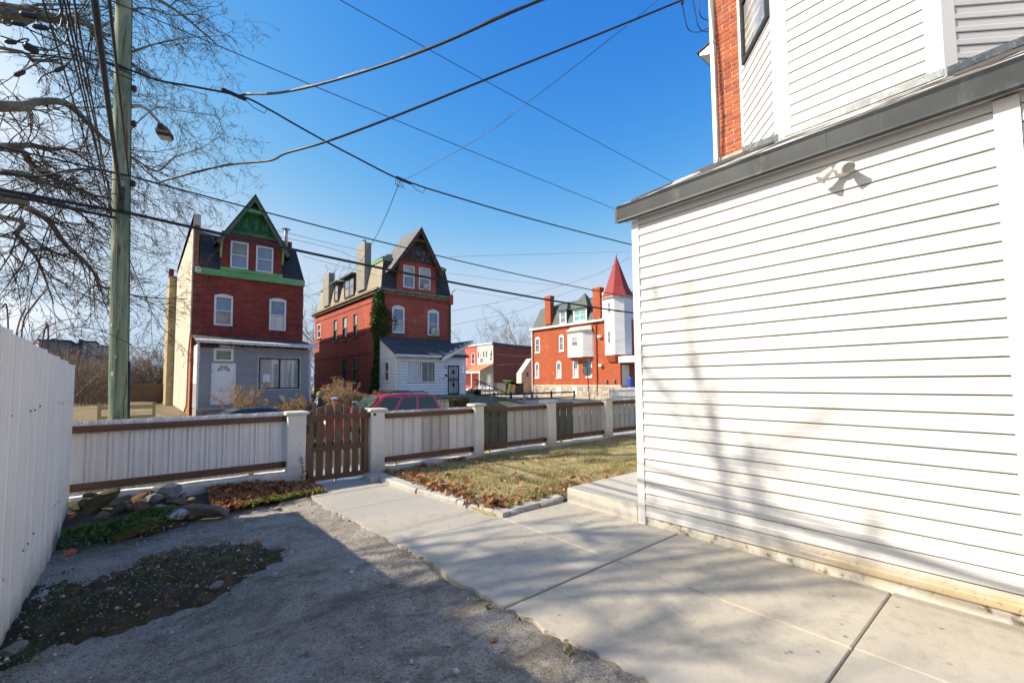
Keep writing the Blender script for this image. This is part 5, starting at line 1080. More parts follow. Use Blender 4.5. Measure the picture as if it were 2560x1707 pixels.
for k_ in range(3): m = MB(); P2.bx(m, u0+hw+0.45+0.3*k_, u0+hw+0.56+0.3*k_, -0.070, -0.066, z0+0.08, z1-0.08); m.build('curtain', MATS['curtain_green'], H2)
u0, u1, z0, z1 = door2; m = MB(); P2.bx(m, u0+0.04, u1-0.04, -0.03, -0.005, z0, z1); dd_ = m.build('door', MATS['door_white'], H2)
m = MB()
for (a, b_, c, d) in [(u0, u0+0.08, z0, z1), (u1-0.08, u1, z0, z1), (u0+0.08, u1-0.08, z1-0.08, z1), (u0+0.08, u1-0.08, z0, z0+0.09), (u0+0.08, u1-0.08, z0+(z1-z0)*0.47, z0+(z1-z0)*0.47+0.06), (u0+0.08, u1-0.08, z0+(z1-z0)*0.53, z0+(z1-z0)*0.53+0.05)]: P2.bx(m, a, b_, 0.0, 0.05, c, d)
sd = m.build('security_door', MATS['black_iron'], H2)
for i in range(5): uu = u0+0.08+(u1-u0-0.16)*(i+1)/6; m = MB(); P2.bx(m, uu-0.012, uu+0.012, 0.02, 0.045, z0+0.09, z1-0.08); m.build('bar', MATS['black_iron'], sd)
uc = (u0+u1)/2
for zz in (z0+0.62, z0+1.45): m = MB(); P2.bx(m, uc-0.07, uc+0.07, 0.022, 0.05, zz-0.1, zz+0.14); m.build('ornament', MATS['black_iron'], sd)
o = P2.opn(1099, 1112, 941, 951); m = MB(); P2.bx(m, o[0], o[1], 0.02, 0.12, o[2], o[3]); mb_ = m.build('mailbox', MATS['door_white'], H2)
tx = bpy.data.curves.new('house_number', 'FONT'); tx.body = '1600'; tx.size = 0.17; tx.align_x = 'CENTER'; tx.extrude = 0.003; tmp = bpy.data.objects.new('number_source', tx); COL.objects.link(tmp); me = bpy.data.meshes.new_from_object(tmp.evaluated_get(bpy.context.evaluated_depsgraph_get())); bpy.data.objects.remove(tmp); me.materials.append(MATS['black_iron']); to = bpy.data.objects.new('house_number', me); COL.objects.link(to); to.parent = mb_
to.location = P2((o[0]+o[1])/2, 0.124, (o[2]+o[3])/2-0.05) - ORG[H2]; to.rotation_euler = (R(90), 0, 0)
o = P2.opn(1112, 1117, 936, 941); m = MB(); P2.bx(m, o[0], o[1], 0.02, 0.06, o[2], o[3]); m.build('doorbell', MATS['black_iron'], H2)
m = MB(); p = P2(u0-0.25, 0.02, z1-0.12); m.lathe(p, [(0.05, -0.02), (0.06, -0.06), (0.03, -0.1)], 10, 'Y'); m.tube([p+Vector((0, -0.08, 0)), p+Vector((0.06, -0.18, -0.06))], [0.03, 0.05], 8); m.build('porch_light', MATS['zinc'], H2)
# ivy climbing its corner
leaf_mat('ivy_leaf', [(0.02, 0.05, 0.012), (0.035, 0.085, 0.02), (0.06, 0.13, 0.03), (0.10, 0.17, 0.05)], 0.15)
V = []; F_ = []
def ivy_w(z): return 1.55*(0.75 + 0.25*math.sin(z*1.1+0.6)) * (1.0 if z < 6 else max(0.45, 1-(z-6)*0.25))
for _ in range(7500):
    z = random.uniform(0.5, 7.55)
    side = random.random() < 0.62
    w = ivy_w(z) if side else (0.35 + 1.0*max(0, 1-abs(z-5.5)/1.3) if z > 3.6 else 0.3)
    a = abs(random.gauss(0, 0.5)); a = min(a, 1)*w*(1+0.25*fbm(z, side*3.0, 1.6, 2))
    d = random.uniform(0.02, 0.24)*(1.0 if a < w*0.7 else 0.5)
    p = Vector((11.76 - d, 27.5 + a - 0.1, z)) if side else Vector((11.76 + a - 0.1, 27.5 - d, z))
    s = random.uniform(0.07, 0.14); e = Matrix.Rotation(random.uniform(0, 6.28), 3, 'Z') @ Matrix.Rotation(random.uniform(0.2, 1.5), 3, 'X'); b0 = len(V)
    for (x, y, zz) in [(-.5, 0, 0), (0, .5, .1), (.55, 0, 0), (0, -.5, .1)]: V.append(tuple(p + e @ Vector((x*s, y*s, zz*s))))
    F_ += [(b0, b0+1, b0+2), (b0, b0+2, b0+3)]
iv = thing('ivy', 'dark green ivy climbing the corner of the second brick house', 'ivy', (11.7, 27.4, 0.6))
raw_mesh('foliage', V, F_, MATS['ivy_leaf'], iv)
mt = MB()
for i in range(9): y = 27.5 + random.uniform(-0.05, 0.9); mt.tube([(11.74, y + 0.15*fbm(j*0.8, i, 1, 3), 0.5 + j*0.8) for j in range(random.randint(6, 9))], 0.025, 4)
mt.build('stem', MATS['old_wood_grey'], iv)

# ---------------------------------------------------------------- third house: orange brick with turret
H3 = thing('turret_house', 'orange brick corner house with stone base and red spired white turret', 'house', (37, 30, 0.1))
S3 = Face((32.7, 35.7), (0, -1), (-1, 0)); L3 = 11.5; Z3 = 7.25; zs3 = 1.22
so = [S3.opn(1338.5, 1350, 846, 881), S3.opn(1398, 1409.5, 840, 877), S3.opn(1338.5, 1348, 909, 944), S3.opn(1391.5, 1403.5, 906, 944), S3.opn(1432.5, 1446, 904, 943), S3.opn(1465.5, 1480, 904, 942)]
wall(S3, H3, 'side_wall', MATS['brick_orange'], 0, L3, zs3, Z3, so)
for i, o in enumerate(so): w = window(S3, H3, o, 'trim_white', ('pane_grey' if i < 2 else 'pane_drape', 'pane_sky_tint'), 0.10, 'trim_white', 0.16, split=0.52)
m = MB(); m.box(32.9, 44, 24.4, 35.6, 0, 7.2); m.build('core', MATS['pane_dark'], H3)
m = MB(); m.box(32.703, 44, 24.2, 24.4, zs3, Z3); m.build('front_wall', MATS['brick_orange'], H3); m = MB(); m.box(32.703, 44, 35.55, 35.7, 0, Z3); m.build('rear_wall', MATS['brick_orange'], H3)
# stone base, stone by stone
M('base_mortar', (0.55, 0.52, 0.46), (0.44, 0.41, 0.36), 3, 0.95); t = NT('base_stone'); oi = t.new('ShaderNodeObjectInfo'); c_ = t.mix(oi.outputs['Random'], (0.30, 0.25, 0.18), (0.50, 0.46, 0.39)); c_ = t.mix(t.ramp(t.noise(5, 5), 0.5, 0.7, 0, 0.6), c_, (0.20, 0.17, 0.13)); t.fin(c_, 0.9)
m = MB(); S3.bx(m, 0.0, L3, -0.15, 0.04, 0.0, zs3); sb = m.build('stone_base', MATS['base_mortar'], H3)
m = MB(); m.cbox((0, 0, 0), 0.05, 1.0, 1.0, 0.02); s0 = m.build('stone', MATS['base_stone'], sb, world=False); first = True; z = 0.06
for r_ in range(5):
    h = random.uniform(0.19, 0.25); u = random.uniform(0, 0.2)
    while u < L3 - 0.2:
        w_ = random.uniform(0.28, 0.62); o = s0 if first else inst(s0, parent=sb); first = False
        o.location = S3(u+w_/2, 0.045 + random.uniform(-0.008, 0.012), z+h/2) - ORG[H3]; o.scale = (1, w_-0.05, h-0.045); o.rotation_euler = (random.uniform(-0.06, 0.06), 0, 0); u += w_
    z += h
for pl in (1391, 1432): o = S3.opn(pl, pl+13, 967, 986); m = MB(); S3.bx(m, o[0], o[1], 0.05, 0.09, max(0.1, o[2]), o[3]); m.build('cellar_window', MATS['gutter_white'], H3)
# mansard, chimneys, dormers
m = MB(); m.poly([S3(0, 0.05, Z3+0.05), S3(9.6, 0.05, Z3+0.05), S3(9.6, -0.75, Z3+2.25), S3(0.55, -0.75, Z3+2.25)][::-1] if False else [S3(0, 0.05, Z3+0.05), S3(9.6, 0.05, Z3+0.05), S3(9.6, -0.75, Z3+2.25), S3(0.55, -0.75, Z3+2.25)]); m.poly([S3(0.55, -0.75, Z3+2.25), S3(9.6, -0.75, Z3+2.25), S3(9.6, -2.6, Z3+2.9), S3(1.4, -2.6, Z3+2.9)]); m.poly([S3(0, 0.05, Z3+0.05), S3(0.55, -0.75, Z3+2.25), S3(0.55, -10, Z3+2.25), S3(0, -10, Z3+0.05)]); m.poly([S3(0.55, -0.75, Z3+2.25), S3(1.4, -2.6, Z3+2.9), S3(1.4, -9, Z3+2.9), S3(0.55, -10, Z3+2.25)]); m.poly([S3(1.4, -2.6, Z3+2.9), S3(9.6, -2.6, Z3+2.9), S3(9.6, -9, Z3+2.9), S3(1.4, -9, Z3+2.9)]); m.build('mansard', MATS['slate_green'], H3)
m = MB(); S3.bx(m, 9.6, L3, -6, -0.02, Z3+0.002, Z3+2.6); m.build('turret_wall', MATS['siding_white'], H3)
m = MB(); S3.bx(m, -0.15, 9.75, -0.02, 0.3, Z3-0.12, Z3+0.06); m.build('eave', MATS['trim_white'], H3)
chim(S3, H3, 1364, 1378, 741, 811, 0.12, MATS['brick_orange']); chim(S3, H3, 1484, 1502, 720, 797, 0.12, MATS['brick_orange'])
for (pl, pr, pt, pb, pk, mu, pm_) in [(1399.5, 1416, 777, 810, (1413.5, 750), 0, ('pane_grey', 'pane_sky_tint')), (1433.5, 1467, 771, 804, (1464, 729), 1, ('pane_teal', 'pane_teal'))]:
    DF = Face((32.62, 35.7), (0, -1), (-1, 0)); o = DF.opn(pl, pr, pt, pb); window(DF, H3, o, 'trim_white', pm_, 0.14, mull=mu, rev=0.03, name='dormer_window')
    m = MB(); S3.bx(m, o[0]+0.01, o[1]-0.01, -1.0, 0.04, o[2], o[3]); u0, u1, z0, z1 = o; uc = (u0+u1)/2; ht = (u1-u0)*0.75+0.35
    pts = [S3(u0-0.3, 0.35, z1+0.02), S3(u1+0.3, 0.35, z1+0.02), S3(u1+0.3, -1.2, z1+0.02), S3(u0-0.3, -1.2, z1+0.02), S3(uc, -0.7, z1+ht)]; m.add(pts, [(0, 1, 4), (1, 2, 4), (2, 3, 4), (3, 0, 4), (3, 2, 1, 0)]); m.build('dormer_roof', MATS['slate_green'], H3)
# oriel bay on the side
OF = Face((31.95, 35.7), (0, -1), (-1, 0)); a = OF.opn(1419, 1456, 834, 893); u0, u1, z0, z1 = a
m = MB(); pl = [S3(u0-0.35, 0.0, 0), S3(u0, 0.75, 0), S3(u1, 0.75, 0), S3(u1+0.75, 0.0, 0)]; m.loft([[p+Vector((0, 0, z)) for p in pl] for z in (z0, z1)], True, True); orl = m.build('oriel', MATS['siding_white'], H3)
FO = Face((OF(u1, 0, 0).x, OF(u1, 0, 0).y), (0.75, -0.75), (-1, -1)); clap_wall(FO, H3, 'oriel_siding', MATS['siding_white'], 0.05, 0.95, z0+0.02, z1-0.02, 0.2, (), 0.03)
window(OF, H3, OF.opn(1429, 1445, 841, 866), 'trim_white', ('pane_grey', 'pane_blind'), 0.08, rev=-0.004, proud=0.05, name='oriel_window')
m = MB(); m.loft([[p + Vector((0, 0, z1)) for p in pl], [p + S3.N*0.28 + Vector((0, 0, z1+0.28)) for p in pl], [S3(u0-0.3, 0.0, z1+0.75), S3(u0+0.2, 0.25, z1+0.7), S3(u1, 0.25, z1+0.7), S3(u1+0.5, 0.0, z1+0.75)]], True, True); m.build('oriel_roof', MATS['gutter_white'], H3)
m = MB(); m.loft([[p + Vector((0, 0, z0)) for p in pl], [S3(u0+0.3, 0.05, z0-0.3), S3(u0+0.3, 0.25, z0-0.3), S3(u1-0.2, 0.25, z0-0.3), S3(u1+0.1, 0.05, z0-0.3)]], True, True); m.build('oriel_base', MATS['brick_orange'], H3)
# turret
TC = (33.45, 24.95); oct_ = lambda r, z, ph=0.3927: [Vector((TC[0]+r*math.cos(ph+math.pi*i/4), TC[1]+r*math.sin(ph+math.pi*i/4), z)) for i in range(8)]
m = MB(); m.loft([oct_(1.25, 3.9), oct_(1.25, 9.0)], True, True); m.build('turret', MATS['trim_white'], H3)
m = MB()
for i in range(8):
    p, q_ = oct_(1.25, 0)[i], oct_(1.25, 0)[(i+1) % 8]; mid = (p+q_)/2 - Vector((*TC, 0)); 
    if mid.x > 0.6: continue
    fc = Face((p.x, p.y), ((q_-p).x, (q_-p).y), (mid.x, mid.y)); LL = (q_-p).length; z = 3.95
    while z < 8.95: m.loft([[fc(u, 0.0, z), fc(u, 0.03, z), fc(u, 0.004, z+0.2), fc(u, 0, z+0.2)] for u in (0.04, LL-0.04)], True, True); z += 0.2
m.build('turret_siding', MATS['siding_white'], H3)
m = MB(); m.loft([oct_(1.27, 8.95), oct_(1.5, 9.12), oct_(1.5, 9.22)], True, True); m.build('turret_eave', MATS['gutter_white'], H3)
m = MB(); m.loft([oct_(1.56, 9.22), oct_(1.08, 10.1), oct_(0.06, 13.0), oct_(0.02, 13.35)], True, True); m.build('spire', MATS['slate_red'], H3)
m = MB(); m.loft([oct_(1.0, 3.3), oct_(1.28, 3.9)], True, True); m.build('turret_base', MATS['brick_orange'], H3)
tf = Face((TC[0]-1.16, TC[1]), (0, -1), (-1, 0))
for pt, pb in ((756, 783), (828, 858)): o = tf.opn(1521, 1526, pt, pb); window(tf, H3, (o[0]-0.05, o[1]+0.05, o[2], o[3]), 'trim_white', ('pane_sky_tint', 'pane_grey'), 0.05, rev=-0.005, proud=0.05, name='turret_window')
m = MB(); m.tube([S3(8.9, 0.08, Z3-0.1), S3(8.9, 0.08, 0.2)], 0.05, 6); m.build('downspout', MATS['brick_shade'], H3); m = MB(); m.tube([S3(0.05, 0.1, Z3-0.1), S3(0.02, 0.12, Z3-0.6), S3(0.02, 0.12, 0.2)], 0.07, 6); m.build('downspout', MATS['trim_white'], H3)
for (pu, pz) in ((1502, 841), (1505, 913)): o = S3.opn(pu-4, pu+3, pz-3, pz+3); m = MB(); S3.bx(m, o[0], o[1], 0.0, 0.3, o[2], o[3]); m.build('wall_lamp', MATS['trim_white'], H3)
for pu in (1517, 1537): o = S3.opn(pu-2, pu+2, 949, 956); m = MB(); S3.bx(m, o[0], o[1], 0.0, 0.2, o[2], o[3]); m.build('meter', MATS['zinc'], H3)
m = MB(); m.box(32.4, 36, 22.2, 24.15, 3.2, 3.75); m.build('porch_roof', MATS['trim_white'], H3); m = MB(); m.box(32.5, 36, 22.3, 24.15, 0.3, 1.0); m.build('porch_floor', MATS['block_base'], H3)
m = MB(); m.box(32.55, 32.7, 22.35, 22.5, 1.0, 3.2); m.box(32.9, 33.9, 24.12, 24.19, 1.1, 3.0); m.build('porch_post', MATS['trim_white'], H3)

# ---------------------------------------------------------------- rows farther off
H4 = thing('terrace_house', 'pale teal sided end house with rust porch roof and brick flank', 'house', (46, 57, 0))
S4 = Face((42.0, 59.3), (0, -1), (-1, 0)); zt4 = at(1237, 858, X=42).z
o4 = [S4.opn(1199.5, 1209, 882, 909), S4.opn(1224, 1232, 880, 904)]
clap_wall(S4, H4, 'front_siding', MATS['siding_teal'], 0, 4.3, 0.2, zt4, 0.22, [tuple(o) for o in o4], 0.02)
for o in o4: window(S4, H4, o, 'trim_white', ('pane_grey', 'pane_blind'), 0.12, 'trim_white')
m = MB(); m.box(42.2, 52, 55.05, 59.3, 0, zt4-0.1); m.build('core', MATS['pane_dark'], H4); m = MB(); m.box(42.0, 53, 54.9, 55.04, -0.2, zt4-0.05); m.build('flank_wall', MATS['brick_shade'], H4)
m = MB(); m.prism([(41.9, 54.85, zt4+0.2), (53, 54.85, zt4-0.35), (53, 55.2, zt4-0.35), (41.9, 55.2, zt4+0.2)], (0, 0, 0.4)); m.build('coping', MATS['slate_dark'], H4); m = MB(); S4.bx(m, 0, 4.3, -0.2, 0.2, zt4-0.02, zt4+0.15); m.build('cornice', MATS['trim_white'], H4)
for u in (0.4, 1.75, 2.5, 3.85): m = MB(); S4.bx(m, u, u+0.12, 0.0, 0.1, zt4-2.0, zt4-1.1); m.build('bracket', MATS['slate_green'], H4)
m = MB(); m.prism([(39.4, 55.0, 3.2), (42.0, 55.0, 4.3), (42.0, 59.3, 4.3), (39.4, 59.3, 3.2)][::-1], (0, 0, -0.1)); m.build('porch_roof', MATS['roof_rust'], H4)
m = MB(); m.box(39.4, 39.5, 55.0, 59.3, 2.95, 3.2); m.box(39.4, 39.52, 55.05, 55.17, 0.4, 2.95); m.box(39.4, 39.52, 57.2, 57.32, 0.4, 2.95); m.box(39.4, 39.52, 59.1, 59.22, 0.4, 2.95); m.box(39.4, 42, 55, 59.3, 0.3, 0.5); m.build('porch_frame', MATS['trim_white'], H4)
m = MB(); S4.bx(m, 2.9, 3.8, 0.0, 0.08, 0.5, 2.7); m.build('door', MATS['door_white'], H4); m = MB(); S4.bx(m, 0.5, 2.2, 0.0, 0.08, 1.1, 2.6); m.build('porch_window', MATS['pane_dark'], H4)
H5 = thing('terrace_house', 'bright red painted house beside the teal one', 'house', (46, 61.5, 0))
S5 = Face((42.02, 66.0), (0, -1), (-1, 0)); zt5 = at(1180, 866, X=42).z; o5 = [S5.opn(1179, 1187, 883, 910), S5.opn(1163, 1166, 888, 912)]
wall(S5, H5, 'front_wall', MATS['red_paint'], 0, 6.6, 0.2, zt5, o5)
for o in o5: window(S5, H5, o, 'trim_white', ('pane_dark', 'pane_dark'), 0.06, 'trim_white')
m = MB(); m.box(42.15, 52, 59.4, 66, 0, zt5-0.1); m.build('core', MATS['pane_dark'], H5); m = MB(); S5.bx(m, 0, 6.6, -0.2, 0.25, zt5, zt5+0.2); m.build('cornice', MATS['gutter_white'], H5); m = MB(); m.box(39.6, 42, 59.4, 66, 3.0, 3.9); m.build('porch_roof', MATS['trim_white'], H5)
H6 = thing('outbuilding', 'small beige sided outbuilding with one window behind the orange house', 'building', (36, 42, 0))
F6 = Face((33.4, 40.0), (1, 0), (0, -1)); S6 = Face((33.4, 44.0), (0, -1), (-1, 0)); z6 = at(1325, 915, Y=40).z
xl = at(1304, 950, Y=40).x; F6 = Face((xl, 40.0), (1, 0), (0, -1)); m = MB(); m.prism([(xl, 40.02, 0), (xl+4.2, 40.02, 0), (xl+4.2, 40.02, z6+1.2), (xl+1.6, 40.02, z6+0.9), (xl, 40.02, z6-0.9)], (0, -0.9, 0)); m.build('body', MATS['siding_beige'], H6)
o = F6.opn(1313.5, 1322.5, 928, 944); window(F6, H6, o, 'trim_white', ('pane_sky_tint',), 0.08, split=0, rev=-0.003, proud=0.05)
# roofs far behind the left lot
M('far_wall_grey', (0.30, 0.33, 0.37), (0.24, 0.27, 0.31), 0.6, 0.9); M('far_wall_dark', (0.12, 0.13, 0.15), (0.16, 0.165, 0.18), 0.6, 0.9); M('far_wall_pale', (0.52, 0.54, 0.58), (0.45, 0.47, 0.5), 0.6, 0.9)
def far_house(px0, px1, pyt, pyb, Y, mt, label, wins=(), dep=8.0, stack=None):
    a, c = at(px0, (pyt+pyb)/2, Y=Y), at(px1, (pyt+pyb)/2, Y=Y); zt = at((px0+px1)/2, pyt, Y=Y).z; h = thing('terrace_house', label, 'house', ((a.x+c.x)/2, Y+dep/2, 0)); Fx = Face((a.x, Y), (1, 0), (0, -1))
    ops = [Fx.opn(*w) for w in wins]; wall(Fx, h, 'front_wall', MATS[mt], 0, c.x-a.x, -0.7, zt, ops); m = MB(); m.box(a.x, c.x, Y+0.2, Y+dep, -0.7, zt-0.02); m.build('body', MATS[mt], h); m = MB(); m.box(a.x-0.15, c.x+0.15, Y-0.15, Y+dep, zt+0.001, zt+0.25); m.build('roof', MATS['slate_dark'], h)
    for o in ops: window(Fx, h, o, 'trim_white', ('pane_sky_tint', 'pane_sky_tint'), 0.12)
    if stack: s = Fx.opn(*stack); m = MB(); Fx.bx(m, s[0], s[1], -3.0, -2.0, zt+0.2, s[3]); m.build('chimney', MATS['slate_dark'], h)
    return h
far_house(95, 172, 853, 960, 88, 'far_wall_dark', 'dark flat roofed terrace house behind the left lot', [(120, 130, 880, 905)], stack=(122, 136, 843, 853))
far_house(174, 204, 862, 960, 92, 'far_wall_grey', 'dim grey terrace house with black chimney left of the pole', [(190, 196, 880, 900)], stack=(192, 205, 846, 862))
far_house(205, 236, 856, 960, 90, 'far_wall_grey', 'grey blue terrace house with one bright window left of the pole', [(208, 215, 866, 882)])
far_house(238, 276, 868, 960, 94, 'far_wall_pale', 'pale terrace house low behind the thicket by the pole', [(243, 250, 876, 890)], stack=(251, 257, 860, 868))

# terrace on the far side of our block, behind the viewer: what the windows across the street look out on
for i, (xa, w_, h_, mt) in enumerate([(-24, 12, 9.5, 'brick_shade'), (-11, 11, 8.5, 'brick_red'), (1, 12, 10, 'brick_shade'), (14, 11, 9, 'brick_red'), (26, 13, 9.5, 'brick_shade')]):
    hb = thing('terrace_house', ['brick terrace house', 'wide brick terrace house', 'tall brick terrace house', 'low brick terrace house', 'end brick terrace house'][i] + ' on the next street behind our yard', 'house', (xa+w_/2, -34, 0)); Fb = Face((xa+w_, -30), (-1, 0), (0, 1)); ops = [(u, u+1.1, z, z+1.8) for u in (1.5, 4.6, 8.0) for z in (1.6, 4.9)]
    wall(Fb, hb, 'rear_wall', MATS[mt], 0, w_-0.3, -0.3, h_, ops); m = MB(); m.box(xa+0.3, xa+w_, -38, -30.3, -0.3, h_-0.05); m.build('body', MATS[mt], hb); m = MB(); m.box(xa+0.2, xa+w_+0.1, -38.2, -29.8, h_+0.001, h_+0.3); m.build('roof', MATS['slate_dark'], hb)
    for o in ops: window(Fb, hb, o, 'trim_white', ('pane_dark', 'pane_dark'), 0.08)
# ------------------------------------------------------------------ utility pole, street lamp, wires
PB, PT = Vector((-0.265, 10.35, -0.5)), Vector((-0.50, 10.35, 10.6))
def pole_at(z): return PB.lerp(PT, (z-PB.z)/(PT.z-PB.z))
t = NT('pole_wood'); v = t.map((1, 1, 0.06)); g = t.noise(9, 6, 0.65, 0.5, v)
c_ = t.mix(t.ramp(g, 0.36, 0.64), (0.30, 0.35, 0.22), (0.15, 0.17, 0.10)); c_ = t.mix(t.ramp(t.noise(3.0, 5, 0.6, 0.8, t.map((1, 1, 0.3))), 0.48, 0.6, 0, 0.75), c_, (0.10, 0.19, 0.14)); c_ = t.mix(t.ramp(t.noise(22, 5, 0.7, 0, v), 0.53, 0.64, 0, 0.9), c_, (0.075, 0.055, 0.032)); c_ = t.mix(t.ramp(t.noise(2.0, 4, 0.6, 0.5, t.map((1, 1, 0.25), loc=(4, 2, 1))), 0.55, 0.66, 0, 0.7), c_, (0.40, 0.42, 0.30))
t.bump(g, 0.6, 0.02); t.fin(c_, 0.85, spec=0.25)
M('cable_black', (0.012, 0.013, 0.016), (0.02, 0.021, 0.025), 30, 0.5, spec=0.5); M('cable_grey', (0.20, 0.20, 0.20), (0.12, 0.12, 0.12), 20, 0.4, metal=0.4); M('galv', (0.36, 0.35, 0.33), (0.28, 0.27, 0.26), 9, 0.5, metal=0.4); M('transformer_grey', (0.42, 0.40, 0.36), (0.34, 0.32, 0.29), 4, 0.5)
pole = thing('utility_pole', 'tall green tinged wooden utility pole behind the low fence', 'utility pole', PB)
m = MB(); m.smooth = True
rs = []
for i in range(25):
    z = PB.z + (PT.z-PB.z)*i/24; c = pole_at(z); r0 = 0.138 - 0.028*i/24
    rs.append([c + Vector((math.cos(a)*r0*(1+0.03*noise2(math.cos(a)*2+3, z*0.8+math.sin(a)*2, 1.0, 5)), math.sin(a)*r0*(1+0.03*noise2(math.sin(a)*2, z*0.8, 1.0, 9)), 0)) for a in [2*math.pi*k/20 for k in range(20)]])
m.loft(rs, True, True); m.build('shaft', MATS['pole_wood'], pole)
m = MB(); m.smooth = True; m.tube([pole_at(-0.4)+Vector((0.135, -0.03, 0)), pole_at(2.0)+Vector((0.128, -0.03, 0))], 0.026, 8); m.tube([pole_at(2.0)+Vector((0.13, -0.03, 0)), pole_at(10)+Vector((0.112, -0.03, 0))], 0.009, 6); m.build('conduit', MATS['cable_black'], pole)
for z, h in ((4.52, 0.012), (4.95, 0.014), (5.2, 0.012)): m = MB(); m.lathe(pole_at(z), [(0.133, -h), (0.133, h)], 20); m.build('band', MATS['cable_grey'], pole)
m = MB(); m.box(pole_at(4.85).x-0.04, pole_at(4.85).x+0.05, pole_at(4.85).y-0.2, pole_at(4.85).y-0.12, 4.65, 5.05); m.build('clamp', MATS['old_wood_brown'], pole)
for z in (5.2, 6.3, 6.95): m = MB(); m.lathe(pole_at(z)+Vector((0.16, -0.02, 0)), [(0.02, -0.06), (0.045, -0.03), (0.03, 0.0), (0.045, 0.03), (0.02, 0.06)], 10); m.build('insulator', MATS['old_wood_brown'], pole)
for zz, aa, w_, h_ in ((1.75, -2.2, 0.05, 0.07), (2.05, -1.9, 0.035, 0.05), (2.6, -2.4, 0.04, 0.04)):
    c = pole_at(zz); n_ = Vector((math.cos(aa), math.sin(aa), 0)); s_ = Vector((-n_.y, n_.x, 0)); m = MB(); m.obox(c + n_*0.136 - s_*w_/2, s_*w_, n_*0.004, (0, 0, h_)); m.build('tag', MATS['zinc' if zz > 2 else 'gutter_white'], pole)
m = MB(); m.tube([pole_at(-0.4)+Vector((-0.05, -0.132, 0)), pole_at(4.4)+Vector((-0.045, -0.125, 0))], 0.006, 5); m.build('ground_wire', MATS['cable_grey'], pole)
for zz in (0.9, 1.7, 2.5, 3.3, 4.1): c = pole_at(zz); m = MB(); m.box(c.x-0.065, c.x-0.03, c.y-0.138, c.y-0.12, zz-0.006, zz+0.006); m.build('staple', MATS['galv'], pole)
tz = at(250, 8, Y=10.2); m = MB(); m.smooth = True; cx_, cy_ = pole_at(9).x-0.02, 10.0
m.lathe((at(255, 0, Y=10.15).x, 10.15, 8.45), [(0.05, -0.03), (0.20, 0.0), (0.235, 0.04), (0.235, 0.9), (0.2, 0.96), (0.04, 1.0)], 24); m.build('transformer', MATS['transformer_grey'], label='grey cylindrical transformer hung on the utility pole top', cat='transformer')
# lamp on its curved arm, carried by the pole
LA = pole_at(6.62) + Vector((0.13, 0, 0)); LH = at(403, 318, Y=12.1)
lamp = thing('street_lamp', 'dark cobra head street lamp on a curved arm from the pole', 'street lamp', LA)
d = LH - LA; m = MB(); m.smooth = True; arm = [LA, LA + d*0.25 + Vector((0, 0, 0.13)), LA + d*0.5 + Vector((0, 0, 0.16)), LA + d*0.8 + Vector((0, 0, 0.10)), LH + Vector((0, 0, 0.05))]; m.tube(arm, [0.035, 0.033, 0.031, 0.03, 0.028], 8); m.build('arm', MATS['galv'], lamp)
u = Vector((d.x, d.y, -0.12)).normalized(); s_ = Vector((-u.y, u.x, 0)).normalized(); w_ = u.cross(s_); 
if w_.z < 0: w_ = -w_
rs = []
for tt, wd, hu, hd in [(-0.10, 0.045, 0.045, 0.035), (0.0, 0.08, 0.07, 0.045), (0.10, 0.135, 0.08, 0.045), (0.25, 0.16, 0.075, 0.04), (0.42, 0.145, 0.055, 0.028), (0.52, 0.095, 0.03, 0.02)]:
    c = LH + u*tt; rs.append([c + s_*wd*0.85 - w_*hd, c + s_*wd + w_*0.0, c + s_*wd*0.6 + w_*hu, c - s_*wd*0.6 + w_*hu, c - s_*wd, c - s_*wd*0.85 - w_*hd])
m = MB(); m.loft([list(reversed(r)) for r in rs] if u.cross(s_).z > 0 else rs, True, True); m.build('lamp_head', MATS['dark_metal'], lamp)
for a, b_, mt in ((0.25, 0.45, 'gutter_white'), (0.02, 0.09, 'galv')): m = MB(); m.obox(LH + u*a - s_*0.11 - w_*(0.056), u*(b_-a), s_*0.22, w_*0.012); m.build('lens', MATS[mt], lamp)

def cat_pts(p0, p1, sag, n=28):
    p0, p1 = Vector(p0), Vector(p1); return [p0.lerp(p1, i/n) - Vector((0, 0, 4*sag*(i/n)*(1-i/n))) for i in range(n+1)]
def wire(label, pts, r, mat='cable_black', group=None, extra=None):
    m = MB(); m.smooth = True; m.tube(pts, r, 6); o = m.build('wire', MATS[mat], label=label, cat='wire', group=group)
    return o
def smooth_path(P_, n=5):
    out = []
    for i in range(len(P_)-1):
        p0, p1, p2, p3 = P_[max(i-1, 0)], P_[i], P_[i+1], P_[min(i+2, len(P_)-1)]
        for k in range(n):
            s = k/n; out.append(0.5*((2*p1) + (p2-p0)*s + (2*p0-5*p1+4*p2-p3)*s*s + (3*p1-p0-3*p2+p3)*s**3))
    out.append(P_[-1]); return out
GX = 'wires strung along the street'
YS = 10.2
def street_wire(label, pxl, pyl, pxr, pyr, r, sag, Y=YS, dx=0.0, ext=1.35, mat='cable_black'):
    a, b_ = at(pxl, pyl, Y=Y), at(pxr, pyr, Y=Y); e = a + (b_-a)*ext; L = (b_-a).length; n = 40
    # straight chord beyond the seen span, sag inside it
    pts = [a.lerp(e, i/n) - Vector((0, 0, 4*sag*(i/n*ext)*(1-i/n*ext))) for i in range(n+1)]
    left = [a + Vector((-9*(1-k/6), 0, 0.10*(1-k/6)**2*3)) for k in range(6)]
    return wire(label, left + pts, r, mat, GX), pts
street_wire('lowest thick black cable from the pole along the street', 332, 535, 1573, 781, 0.028, 0.14)
street_wire('medium black wire above the lowest cable along the street', 328, 441, 1475, 724, 0.014, 0.10)
